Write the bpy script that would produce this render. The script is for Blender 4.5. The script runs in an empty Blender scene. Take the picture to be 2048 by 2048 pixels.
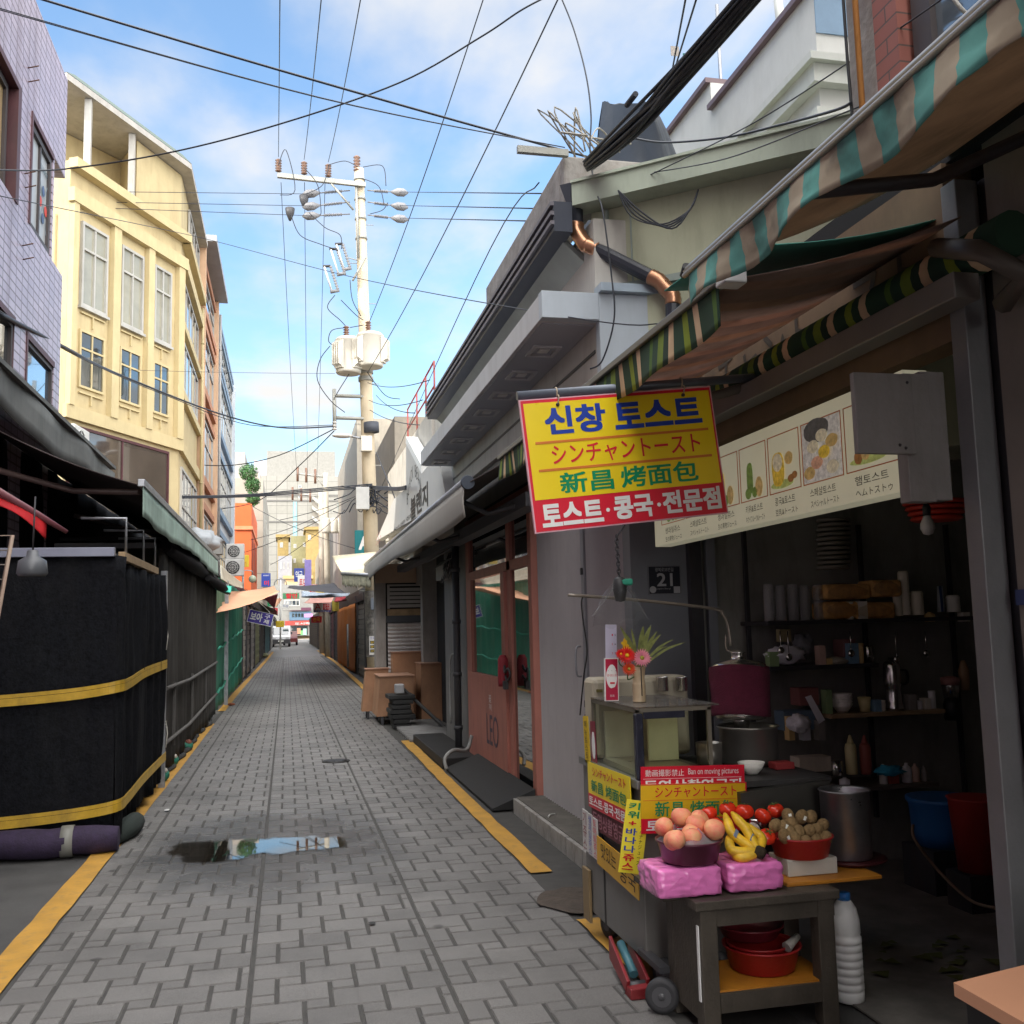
import bpy, bmesh, math, random
from mathutils import Vector, Matrix, noise
random.seed(7)
SC = bpy.context.scene
COL = SC.collection
V = Vector
# ------------------------------------------------------------------ camera
FPX = 1980.0; CAMH = 1.6
dY = V((574 - 1024, -(1259 - 1024), FPX)).normalized()
dZ = V((590 - 1024, 18500 + 1024, FPX)); dZ = (dZ - dY * dZ.dot(dY)).normalized()
dX = dZ.cross(dY)
if dX.x < 0: dX = -dX
cam = bpy.data.cameras.new('camera'); camo = bpy.data.objects.new('camera', cam); COL.objects.link(camo)
cam.sensor_width = 36; cam.lens = 36 * FPX / 2048; cam.clip_start = .05; cam.clip_end = 2000
R_, U_, F_ = V((dX.x, dY.x, dZ.x)), V((dX.y, dY.y, dZ.y)), V((dX.z, dY.z, dZ.z))
camo.matrix_world = Matrix(((R_.x, U_.x, -F_.x, 0), (R_.y, U_.y, -F_.y, 0), (R_.z, U_.z, -F_.z, CAMH), (0, 0, 0, 1)))
SC.camera = camo
# ------------------------------------------------------------------ light
SUN = V((-.80, -.42, .50)).normalized()
SC.view_settings.view_transform = 'Standard'; SC.view_settings.look = 'None'
SC.view_settings.exposure = 1.2; SC.view_settings.gamma = 1
w = bpy.data.worlds.new('World'); SC.world = w; w.use_nodes = True
nt = w.node_tree; nt.nodes.clear()
N = nt.nodes.new; L = nt.links.new
sky = N('ShaderNodeTexSky'); sky.sky_type = 'NISHITA'; sky.sun_disc = False
sky.sun_elevation = math.asin(SUN.z); sky.sun_rotation = math.atan2(SUN.x, SUN.y) % (2 * math.pi)
sky.altitude = 0; sky.air_density = 1.0; sky.dust_density = .6; sky.ozone_density = 1.6
tc = N('ShaderNodeTexCoord'); sep = N('ShaderNodeSeparateXYZ'); L(tc.outputs['Generated'], sep.inputs[0])
mx = N('ShaderNodeMath'); mx.operation = 'MAXIMUM'; mx.inputs[1].default_value = .06; L(sep.outputs[2], mx.inputs[0])
dv = N('ShaderNodeVectorMath'); dv.operation = 'DIVIDE'; L(tc.outputs['Generated'], dv.inputs[0])
cb = N('ShaderNodeCombineXYZ'); L(mx.outputs[0], cb.inputs[0]); L(mx.outputs[0], cb.inputs[1]); cb.inputs[2].default_value = 1
L(cb.outputs[0], dv.inputs[1])
mp = N('ShaderNodeMapping'); mp.inputs['Scale'].default_value = (.8, .45, .0); mp.inputs['Location'].default_value = (.2, 3.3, 0)
L(dv.outputs[0], mp.inputs[0])
ns = N('ShaderNodeTexNoise'); ns.inputs['Scale'].default_value = 1.5; ns.inputs['Detail'].default_value = 7; ns.inputs['Roughness'].default_value = .52
L(mp.outputs[0], ns.inputs[0])
# more cloud towards the right of the alley (+X), clear blue on the left
gx = N('ShaderNodeMapRange'); gx.inputs[1].default_value = -.25; gx.inputs[2].default_value = .55; gx.inputs[3].default_value = -.02; gx.inputs[4].default_value = .17
L(sep.outputs[0], gx.inputs[0])
ad = N('ShaderNodeMath'); ad.operation = 'ADD'; L(ns.outputs[0], ad.inputs[0]); L(gx.outputs[0], ad.inputs[1])
rp = N('ShaderNodeValToRGB'); rp.color_ramp.elements[0].position = .50; rp.color_ramp.elements[1].position = .74
rp.color_ramp.interpolation = 'EASE'
L(ad.outputs[0], rp.inputs[0])
tint = N('ShaderNodeVectorMath'); tint.operation = 'MULTIPLY'; tint.inputs[1].default_value = (.97, 1.07, 1.08); L(sky.outputs[0], tint.inputs[0])
bs = N('ShaderNodeBackground'); L(tint.outputs[0], bs.inputs[0]); bs.inputs[1].default_value = .138
bc = N('ShaderNodeBackground'); bc.inputs[0].default_value = (1.0, .985, .965, 1); bc.inputs[1].default_value = .62
# unseen bright cloud deck added overhead and behind the viewer as fill light, the sky up the alley is bluer
up_ = N('ShaderNodeMapRange'); up_.interpolation_type = 'SMOOTHSTEP'; up_.inputs[1].default_value = .70; up_.inputs[2].default_value = .90; L(sep.outputs[2], up_.inputs[0])
bk_ = N('ShaderNodeMapRange'); bk_.interpolation_type = 'SMOOTHSTEP'; bk_.inputs[1].default_value = .05; bk_.inputs[2].default_value = -.45; L(sep.outputs[1], bk_.inputs[0])
mxx = N('ShaderNodeMath'); mxx.operation = 'MAXIMUM'; L(up_.outputs[0], mxx.inputs[0]); L(bk_.outputs[0], mxx.inputs[1])
cst = N('ShaderNodeMath'); cst.operation = 'MULTIPLY_ADD'; cst.inputs[1].default_value = 1.9; cst.inputs[2].default_value = .43; L(mxx.outputs[0], cst.inputs[0]); L(cst.outputs[0], bc.inputs[1])
cf_ = N('ShaderNodeMath'); cf_.operation = 'MAXIMUM'; L(rp.outputs[0], cf_.inputs[0]); L(mxx.outputs[0], cf_.inputs[1])
ms = N('ShaderNodeMixShader'); L(cf_.outputs[0], ms.inputs[0]); L(bs.outputs[0], ms.inputs[1]); L(bc.outputs[0], ms.inputs[2])
wo = N('ShaderNodeOutputWorld'); L(ms.outputs[0], wo.inputs[0])
sl = bpy.data.lights.new('sun', 'SUN'); sl.energy = 1.9; sl.angle = math.radians(.5); sl.color = (1, .93, .82)
so = bpy.data.objects.new('sun', sl); COL.objects.link(so); so.rotation_euler = SUN.to_track_quat('Z', 'Y').to_euler()
so.location = (0, 0, 40)
SC.cycles.max_bounces = 8; SC.cycles.transparent_max_bounces = 12; SC.cycles.caustics_reflective = False; SC.cycles.caustics_refractive = False

# ------------------------------------------------------------------ measuring: a ray of the photograph meets a real plane
def at(u, v, X=None, Y=None, Z=None):
    c = V((u - 1024, -(v - 1024), FPX)); r = V((c.dot(dX), c.dot(dY), c.dot(dZ)))
    t = X / r.x if X is not None else (Y / r.y if Y is not None else (Z - CAMH) / r.z)
    return V((0, 0, CAMH)) + r * t

def atp(u, v, F, c=0):
    d = at(u, v, Y=1.) - V((0, 0, CAMH)); o = F.p(0, 0, c); return V((0, 0, CAMH)) + d * ((o - V((0, 0, CAMH))).dot(F.n) / d.dot(F.n))

# ------------------------------------------------------------------ materials
MATS = {}
def srgb(h):
    h = h.lstrip('#'); o = []
    for i in (0, 2, 4):
        c = int(h[i:i + 2], 16) / 255; o.append(c / 12.92 if c <= .04045 else ((c + .055) / 1.055) ** 2.4)
    return tuple(o)
def mat(name, col, rough=.65, metal=0, var=.14, scale=2.5, bump=0., bscale=60., dirt=0., dcol=(.06, .05, .04), dscale=1.2, streak=4., dlo=.48, dhi=.75, emit=0., trans=0., alpha=1., ior=1.45, spec=.5):
    if name in MATS: return MATS[name]
    if isinstance(col, str): col = srgb(col)
    m = bpy.data.materials.new(name); m.use_nodes = True; t = m.node_tree; n = t.nodes; l = t.links
    b = n['Principled BSDF']; b.inputs['Roughness'].default_value = rough; b.inputs['Metallic'].default_value = metal
    b.inputs['IOR'].default_value = ior; b.inputs['Specular IOR Level'].default_value = spec
    c = n.new('ShaderNodeTexCoord')
    ns = n.new('ShaderNodeTexNoise'); ns.inputs['Scale'].default_value = scale; ns.inputs['Detail'].default_value = 6; ns.inputs['Roughness'].default_value = .65
    l.new(c.outputs['Object'], ns.inputs[0])
    mr = n.new('ShaderNodeMapRange'); mr.inputs[1].default_value = .3; mr.inputs[2].default_value = .7; mr.inputs[3].default_value = 1 - var; mr.inputs[4].default_value = 1 + var
    l.new(ns.outputs[0], mr.inputs[0])
    vm = n.new('ShaderNodeVectorMath'); vm.operation = 'SCALE'; vm.inputs[0].default_value = col; l.new(mr.outputs[0], vm.inputs['Scale'])
    out = vm.outputs[0]
    if dirt > 0:
        mp = n.new('ShaderNodeMapping'); mp.inputs['Scale'].default_value = (streak, streak, 1); l.new(c.outputs['Object'], mp.inputs[0])
        d = n.new('ShaderNodeTexNoise'); d.inputs['Scale'].default_value = dscale; d.inputs['Detail'].default_value = 8; d.inputs['Roughness'].default_value = .7; l.new(mp.outputs[0], d.inputs[0])
        dr = n.new('ShaderNodeMapRange'); dr.inputs[1].default_value = dlo; dr.inputs[2].default_value = dhi; dr.inputs[3].default_value = 0; dr.inputs[4].default_value = dirt; l.new(d.outputs[0], dr.inputs[0])
        mi = n.new('ShaderNodeMix'); mi.data_type = 'RGBA'; l.new(dr.outputs[0], mi.inputs[0]); l.new(out, mi.inputs[6]); mi.inputs[7].default_value = (*dcol, 1)
        out = mi.outputs[2]
    l.new(out, b.inputs['Base Color'])
    rr = n.new('ShaderNodeMapRange'); rr.inputs[3].default_value = max(0, rough - .08); rr.inputs[4].default_value = min(1, rough + .08); l.new(ns.outputs[0], rr.inputs[0]); l.new(rr.outputs[0], b.inputs['Roughness'])
    if bump:
        bn = n.new('ShaderNodeTexNoise'); bn.inputs['Scale'].default_value = bscale; bn.inputs['Detail'].default_value = 4; l.new(c.outputs['Object'], bn.inputs[0])
        bp = n.new('ShaderNodeBump'); bp.inputs['Strength'].default_value = bump; bp.inputs['Distance'].default_value = .01; l.new(bn.outputs[0], bp.inputs['Height']); l.new(bp.outputs[0], b.inputs['Normal'])
    if emit: l.new(out, b.inputs['Emission Color']); b.inputs['Emission Strength'].default_value = emit
    b.inputs['Transmission Weight'].default_value = trans; b.inputs['Alpha'].default_value = alpha
    MATS[name] = m; return m
def translucent(m, fac):
    """thin cloth: part of the light that falls on one side comes through the other"""
    t = m.node_tree; n = t.nodes; l = t.links; b = n['Principled BSDF']; o = [q for q in n if q.type == 'OUTPUT_MATERIAL'][0]
    r = n.new('ShaderNodeBsdfTranslucent'); l.new(b.inputs['Base Color'].links[0].from_socket, r.inputs[0]); x = n.new('ShaderNodeMixShader'); x.inputs[0].default_value = fac
    l.new(b.outputs[0], x.inputs[1]); l.new(r.outputs[0], x.inputs[2]); l.new(x.outputs[0], o.inputs[0]); return m
def tilemat(name, c1, c2, mortar, tw, th, axes='yz', offset=0., rough=.35, msize=.02, dirt=.0, bump=.3, dcol=(.12, .05, .03)):
    if name in MATS: return MATS[name]
    m = mat(name, (1, 1, 1), rough=rough, var=.08, scale=1.5); t = m.node_tree; n = t.nodes; l = t.links; b = n['Principled BSDF']
    c = n.new('ShaderNodeTexCoord'); s = n.new('ShaderNodeSeparateXYZ'); l.new(c.outputs['Object'], s.inputs[0])
    k = n.new('ShaderNodeCombineXYZ'); ix = {'x': 0, 'y': 1, 'z': 2}
    l.new(s.outputs[ix[axes[0]]], k.inputs[0]); l.new(s.outputs[ix[axes[1]]], k.inputs[1])
    br = n.new('ShaderNodeTexBrick'); br.offset = offset; br.squash = 1; l.new(k.outputs[0], br.inputs[0])
    f = lambda q: srgb(q) if isinstance(q, str) else q
    br.inputs['Color1'].default_value = (*f(c1), 1); br.inputs['Color2'].default_value = (*f(c2), 1); br.inputs['Mortar'].default_value = (*f(mortar), 1)
    br.inputs['Scale'].default_value = 1; br.inputs['Brick Width'].default_value = tw; br.inputs['Row Height'].default_value = th; br.inputs['Mortar Size'].default_value = msize * min(tw, th); br.inputs['Mortar Smooth'].default_value = .1
    br.inputs['Bias'].default_value = 0
    old = b.inputs['Base Color'].links[0].from_socket
    mu = n.new('ShaderNodeVectorMath'); mu.operation = 'MULTIPLY'; l.new(br.outputs['Color'], mu.inputs[0]); l.new(old, mu.inputs[1]); out = mu.outputs[0]
    if dirt:
        mp = n.new('ShaderNodeMapping'); mp.inputs['Scale'].default_value = (3, 3, .35); l.new(c.outputs['Object'], mp.inputs[0])
        d = n.new('ShaderNodeTexNoise'); d.inputs['Scale'].default_value = 1.1; d.inputs['Detail'].default_value = 8; l.new(mp.outputs[0], d.inputs[0])
        dr = n.new('ShaderNodeMapRange'); dr.inputs[1].default_value = .5; dr.inputs[2].default_value = .8; dr.inputs[4].default_value = dirt; l.new(d.outputs[0], dr.inputs[0])
        mi = n.new('ShaderNodeMix'); mi.data_type = 'RGBA'; l.new(dr.outputs[0], mi.inputs[0]); l.new(out, mi.inputs[6]); mi.inputs[7].default_value = (*dcol, 1); out = mi.outputs[2]
    l.new(out, b.inputs['Base Color'])
    bp = n.new('ShaderNodeBump'); bp.inputs['Strength'].default_value = bump; bp.inputs['Distance'].default_value = .01; bp.invert = True; l.new(br.outputs['Fac'], bp.inputs['Height']); l.new(bp.outputs[0], b.inputs['Normal'])
    return m
def stripemat(name, stops, period, axis='y', rough=.8, dirt=.3, warp=.0, trans=0.):
    """stops: [(pos 0-1, colour)...] constant stripes repeating along an object axis"""
    if name in MATS: return MATS[name]
    m = mat(name, (1, 1, 1), rough=rough, var=.16, scale=5); t = m.node_tree; n = t.nodes; l = t.links; b = n['Principled BSDF']
    c = n.new('ShaderNodeTexCoord'); s = n.new('ShaderNodeSeparateXYZ'); l.new(c.outputs['Object'], s.inputs[0])
    d = n.new('ShaderNodeMath'); d.operation = 'DIVIDE'; d.inputs[1].default_value = period; l.new(s.outputs['xyz'.index(axis)], d.inputs[0])
    fr = n.new('ShaderNodeMath'); fr.operation = 'FRACT'; l.new(d.outputs[0], fr.inputs[0])
    r = n.new('ShaderNodeValToRGB'); r.color_ramp.interpolation = 'CONSTANT'; e = r.color_ramp.elements
    e[0].position = stops[0][0]; e[0].color = (*srgb(stops[0][1]), 1); e[1].position = stops[1][0]; e[1].color = (*srgb(stops[1][1]), 1)
    for p, q in stops[2:]: k = e.new(p); k.color = (*srgb(q), 1)
    l.new(fr.outputs[0], r.inputs[0])
    old = b.inputs['Base Color'].links[0].from_socket
    mu = n.new('ShaderNodeVectorMath'); mu.operation = 'MULTIPLY'; l.new(r.outputs[0], mu.inputs[0]); l.new(old, mu.inputs[1]); out = mu.outputs[0]
    dn = n.new('ShaderNodeTexNoise'); dn.inputs['Scale'].default_value = 9; dn.inputs['Detail'].default_value = 8; l.new(c.outputs['Object'], dn.inputs[0])
    dr = n.new('ShaderNodeMapRange'); dr.inputs[1].default_value = .5; dr.inputs[2].default_value = .72; dr.inputs[4].default_value = dirt; l.new(dn.outputs[0], dr.inputs[0])
    mi = n.new('ShaderNodeMix'); mi.data_type = 'RGBA'; l.new(dr.outputs[0], mi.inputs[0]); l.new(out, mi.inputs[6]); mi.inputs[7].default_value = (.035, .03, .025, 1)
    l.new(mi.outputs[2], b.inputs['Base Color'])
    return m
def glassmat(name, tint=(.02, .03, .035), rough=.03, refl=1.0):
    """window glass seen from the street: dark inside, mirror-like outside"""
    if name in MATS: return MATS[name]
    m = mat(name, tint, rough=rough, var=.3, scale=.7, spec=.9, ior=1.6); m.node_tree.nodes['Principled BSDF'].inputs['Coat Weight'].default_value = refl
    m.node_tree.nodes['Principled BSDF'].inputs['Coat Roughness'].default_value = .01
    return m
def clearmat(name, tint=(1, 1, 1), opacity=.12, rough=.05, ior=1.45):
    """clear sheet plastic or glass: mostly see-through with a Fresnel sheen"""
    if name in MATS: return MATS[name]
    m = bpy.data.materials.new(name); m.use_nodes = True; t = m.node_tree; n = t.nodes; l = t.links; n.clear()
    o = n.new('ShaderNodeOutputMaterial'); tr = n.new('ShaderNodeBsdfTransparent'); tr.inputs[0].default_value = (*tint, 1)
    g = n.new('ShaderNodeBsdfPrincipled'); g.inputs['Roughness'].default_value = rough; g.inputs['Base Color'].default_value = (.5, .5, .5, 1)
    lw = n.new('ShaderNodeLayerWeight'); lw.inputs[0].default_value = .5; p_ = n.new('ShaderNodeMath'); p_.operation = 'POWER'; p_.inputs[1].default_value = 4.; l.new(lw.outputs['Facing'], p_.inputs[0])
    a = n.new('ShaderNodeMath'); a.operation = 'MULTIPLY_ADD'; a.inputs[1].default_value = (ior - 1) * 1.1; a.inputs[2].default_value = opacity; a.use_clamp = True; l.new(p_.outputs[0], a.inputs[0])
    x = n.new('ShaderNodeMixShader'); l.new(a.outputs[0], x.inputs[0]); l.new(tr.outputs[0], x.inputs[1]); l.new(g.outputs[0], x.inputs[2]); l.new(x.outputs[0], o.inputs[0])
    MATS[name] = m; return m

# ------------------------------------------------------------------ mesh building
class Fr:
    """a local frame: o origin, r right, u up, n outward normal"""
    def __init__(s, o, r=(1, 0, 0), u=(0, 0, 1)):
        s.o = V(o); s.r = V(r).normalized(); s.u = V(u); s.u = (s.u - s.r * s.u.dot(s.r)).normalized(); s.n = s.r.cross(s.u)
    def p(s, a, b, c=0): return s.o + s.r * a + s.u * b + s.n * c
def face_cam(x, y, z): return Fr((x, y, z))                                   # faces the camera (-Y)
def face_left(x, y, z): return Fr((x, y, z), (0, -1, 0))                      # right-hand facades, normal -X
def face_right(x, y, z): return Fr((x, y, z), (0, 1, 0))                      # left-hand facades, normal +X
class MB:
    def __init__(s): s.v = []; s.f = []; s.m = []; s.sm = []
    def face(s, pts, mi=0, smooth=False):
        k = len(s.v); s.v += [V(p) for p in pts]; s.f.append(list(range(k, k + len(pts)))); s.m.append(mi); s.sm.append(smooth); return s
    def hexa(s, q, mi=0):
        k = len(s.v); s.v += [V(p) for p in q]
        for f in ((3, 2, 1, 0), (4, 5, 6, 7), (0, 1, 5, 4), (1, 2, 6, 5), (2, 3, 7, 6), (3, 0, 4, 7)):
            s.f.append([k + i for i in f]); s.m.append(mi); s.sm.append(False)
        return s
    def box(s, x0, x1, y0, y1, z0, z1, mi=0):
        return s.hexa([(x0, y0, z0), (x1, y0, z0), (x1, y1, z0), (x0, y1, z0), (x0, y0, z1), (x1, y0, z1), (x1, y1, z1), (x0, y1, z1)], mi)
    def fbox(s, F, a0, a1, b0, b1, c0, c1, mi=0):
        return s.hexa([F.p(a0, b0, c1), F.p(a1, b0, c1), F.p(a1, b0, c0), F.p(a0, b0, c0), F.p(a0, b1, c1), F.p(a1, b1, c1), F.p(a1, b1, c0), F.p(a0, b1, c0)], mi)
    def prism(s, pts, ext, mi=0):
        """polygon (any 3-D points) extruded by a vector"""
        pts = [V(p) for p in pts]; e = V(ext); n = len(pts)
        s.face(pts, mi); s.face([p + e for p in reversed(pts)], mi)
        for i in range(n):
            a, b = pts[i], pts[(i + 1) % n]; s.face([b, a, a + e, b + e], mi)
        return s
    def tube(s, pts, r, n=8, mi=0, cap=True, smooth=True):
        pts = [V(p) for p in pts]; k0 = len(s.v); N_ = len(pts); rr = r if isinstance(r, (list, tuple)) else [r] * N_
        up = None
        for i, p in enumerate(pts):
            d = (pts[min(i + 1, N_ - 1)] - pts[max(i - 1, 0)])
            if d.length < 1e-9: d = V((0, 0, 1))
            d.normalize()
            if up is None: up = V((0, 0, 1)) if abs(d.z) < .9 else V((0, 1, 0))
            a = d.cross(up)
            if a.length < 1e-6: a = d.cross(V((1, 0, 0)))
            a.normalize(); b = a.cross(d).normalized(); up = b
            for j in range(n):
                t = 2 * math.pi * j / n; s.v.append(p + (a * math.cos(t) + b * math.sin(t)) * rr[i])
        for i in range(N_ - 1):
            for j in range(n):
                q = (j + 1) % n; s.f.append([k0 + i * n + j, k0 + i * n + q, k0 + (i + 1) * n + q, k0 + (i + 1) * n + j]); s.m.append(mi); s.sm.append(smooth)
        if cap:
            s.f.append([k0 + j for j in reversed(range(n))]); s.m.append(mi); s.sm.append(False)
            s.f.append([k0 + (N_ - 1) * n + j for j in range(n)]); s.m.append(mi); s.sm.append(False)
        return s
    def lathe(s, prof, c=(0, 0, 0), ax=(0, 0, 1), n=20, mi=0, smooth=True, cap=True):
        """prof: [(radius, height)...] turned about an axis through c"""
        F = V(ax).normalized(); a = F.cross(V((0, 0, 1)) if abs(F.z) < .9 else V((1, 0, 0))).normalized(); b = F.cross(a); c = V(c); k0 = len(s.v); P_ = len(prof)
        for r, h in prof:
            for j in range(n):
                t = 2 * math.pi * j / n; s.v.append(c + F * h + (a * math.cos(t) + b * math.sin(t)) * r)
        for i in range(P_ - 1):
            for j in range(n):
                q = (j + 1) % n; s.f.append([k0 + i * n + j, k0 + i * n + q, k0 + (i + 1) * n + q, k0 + (i + 1) * n + j]); s.m.append(mi); s.sm.append(smooth)
        if cap:
            s.f.append([k0 + j for j in reversed(range(n))]); s.m.append(mi); s.sm.append(False)
            s.f.append([k0 + (P_ - 1) * n + j for j in range(n)]); s.m.append(mi); s.sm.append(False)
        return s
    def ball(s, c, rx, ry=None, rz=None, n=16, m=10, mi=0, fn=None, M=None):
        ry = ry or rx; rz = rz or rx; k0 = len(s.v); c = V(c)
        for i in range(m + 1):
            ph = math.pi * i / m
            for j in range(n):
                t = 2 * math.pi * j / n; d = V((math.sin(ph) * math.cos(t), math.sin(ph) * math.sin(t), math.cos(ph))); k = fn(d) if fn else 1
                q = V((d.x * rx * k, d.y * ry * k, d.z * rz * k))
                s.v.append(c + (M @ q if M else q))
        for i in range(m):
            for j in range(n):
                q = (j + 1) % n; s.f.append([k0 + i * n + j, k0 + (i + 1) * n + j, k0 + (i + 1) * n + q, k0 + i * n + q]); s.m.append(mi); s.sm.append(True)
        return s
    def grid(s, fn, nu, nv, mi=0, smooth=True):
        k0 = len(s.v)
        for i in range(nu + 1):
            for j in range(nv + 1): s.v.append(V(fn(i / nu, j / nv)))
        for i in range(nu):
            for j in range(nv):
                a = k0 + i * (nv + 1) + j; s.f.append([a, a + nv + 1, a + nv + 2, a + 1]); s.m.append(mi); s.sm.append(smooth)
        return s
    def build(s, name, m, parent=None, bevel=0, solid=0, subsurf=0, weld=False):
        me = bpy.data.meshes.new(name); loc = V((0, 0, 0))
        if parent is None and s.v:
            xs = [p.x for p in s.v]; ys = [p.y for p in s.v]; loc = V(((min(xs) + max(xs)) / 2, (min(ys) + max(ys)) / 2, min(p.z for p in s.v)))
        me.from_pydata([tuple(p - loc) for p in s.v], [], s.f)
        for q in (m if isinstance(m, (list, tuple)) else [m]): me.materials.append(q)
        me.polygons.foreach_set('material_index', s.m); me.polygons.foreach_set('use_smooth', s.sm)
        if weld:
            bm = bmesh.new(); bm.from_mesh(me); bmesh.ops.remove_doubles(bm, verts=bm.verts, dist=.0005); bmesh.ops.recalc_face_normals(bm, faces=bm.faces); bm.to_mesh(me); bm.free()
        me.update(); o = bpy.data.objects.new(name, me); COL.objects.link(o)
        if parent is None: o.location = loc
        else: attach(o, parent)
        if solid: k = o.modifiers.new('thick', 'SOLIDIFY'); k.thickness = solid; k.offset = 0
        if bevel: k = o.modifiers.new('bevel', 'BEVEL'); k.width = bevel; k.segments = 2; k.limit_method = 'ANGLE'
        if subsurf: k = o.modifiers.new('sub', 'SUBSURF'); k.levels = subsurf; k.render_levels = subsurf
        return o
def wpos(o):
    p = V(o.location)
    if o.parent: p = V((0, 0, 0)) if o.get('_child') else p
    return p
def attach(o, parent):
    """parent keeps its place; the child's vertices are in world coordinates"""
    o.parent = parent; root = parent
    while root.parent: root = root.parent
    if parent.parent is None: o.matrix_parent_inverse = Matrix.Translation(-V(parent.location)) if parent.rotation_euler.to_matrix().is_identity else (Matrix.Translation(parent.location) @ parent.rotation_euler.to_matrix().to_4x4()).inverted()
def tag(o, label=None, cat=None, group=None, kind=None):
    if label: o['label'] = label
    if cat: o['category'] = cat
    if group: o['group'] = group
    if kind: o['kind'] = kind
    return o
def struct(o): o['kind'] = 'structure'; return o
def thing(name, label, cat, loc=(0, 0, 0), group=None):
    o = bpy.data.objects.new(name, None); COL.objects.link(o); o.location = loc; o.empty_display_size = .1
    return tag(o, label, cat, group)
def copy_tree(o, parent=None):
    c = o.copy(); COL.objects.link(c)
    if parent: c.parent = parent
    for ch in list(o.children): copy_tree(ch, c)
    return c
def smooth_pts(pts, k=6):
    pts = [V(p) for p in pts]; out = []
    for i in range(len(pts) - 1):
        p0, p1, p2, p3 = pts[max(i - 1, 0)], pts[i], pts[i + 1], pts[min(i + 2, len(pts) - 1)]
        for j in range(k):
            t = j / k; out.append(.5 * ((2 * p1) + (p2 - p0) * t + (2 * p0 - 5 * p1 + 4 * p2 - p3) * t * t + (3 * p1 - p0 - 3 * p2 + p3) * t ** 3))
    return out + [pts[-1]]
def sag(a, b, s, n=16):
    a, b = V(a), V(b); return [a.lerp(b, i / n) - V((0, 0, s * 4 * (i / n) * (1 - i / n))) for i in range(n + 1)]
def text(body, F, rect, m, parent, bold=0., name='lettering', lift=.002, ext=.0008, center=True, fit=True):
    """lettering as a thin mesh fitted into rect=(a0,b0,a1,b1) of frame F"""
    cu = bpy.data.curves.new('t', 'FONT'); cu.body = body; cu.size = 1; cu.resolution_u = 3
    ob = bpy.data.objects.new('t', cu); COL.objects.link(ob)
    dg = bpy.context.evaluated_depsgraph_get(); me = bpy.data.meshes.new_from_object(ob.evaluated_get(dg))
    bpy.data.objects.remove(ob); bpy.data.curves.remove(cu)
    if not me.vertices: return None
    xs = [v.co.x for v in me.vertices]; ys = [v.co.y for v in me.vertices]; x0, x1, y0, y1 = min(xs), max(xs), min(ys), max(ys)
    a0, b0, a1, b1 = rect; sx = (a1 - a0) / max(1e-6, x1 - x0); sy = (b1 - b0) / max(1e-6, y1 - y0)
    if not fit: sx = sy = min(sx, sy)
    ca, cb = (a0 + a1) / 2, (b0 + b1) / 2; cx, cy = (x0 + x1) / 2, (y0 + y1) / 2
    if bold > 0:                                                                     # heavier strokes: the outline repeated a hair to each side
        vs = [(v.co.x, v.co.y) for v in me.vertices]; fs = [list(p.vertices) for p in me.polygons]; n0 = len(vs); V2, F2 = [], []; q = bold * 1.1
        for k, (ox, oy) in enumerate(((0, 0), (q, 0), (-q, 0), (0, q), (0, -q), (q, q), (-q, -q), (q, -q), (-q, q))):
            V2 += [(x + ox, y + oy, k * .00012) for x, y in vs]; F2 += [[i + n0 * k for i in f] for f in fs]
        me = bpy.data.meshes.new(name); me.from_pydata(V2, [], F2)
    for v in me.vertices: v.co = F.p(ca + (v.co.x - cx) * sx, cb + (v.co.y - cy) * sy, lift + v.co.z)
    me.materials.clear(); me.materials.append(m); me.name = name
    o = bpy.data.objects.new(name, me); COL.objects.link(o); attach(o, parent)
    return o
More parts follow.
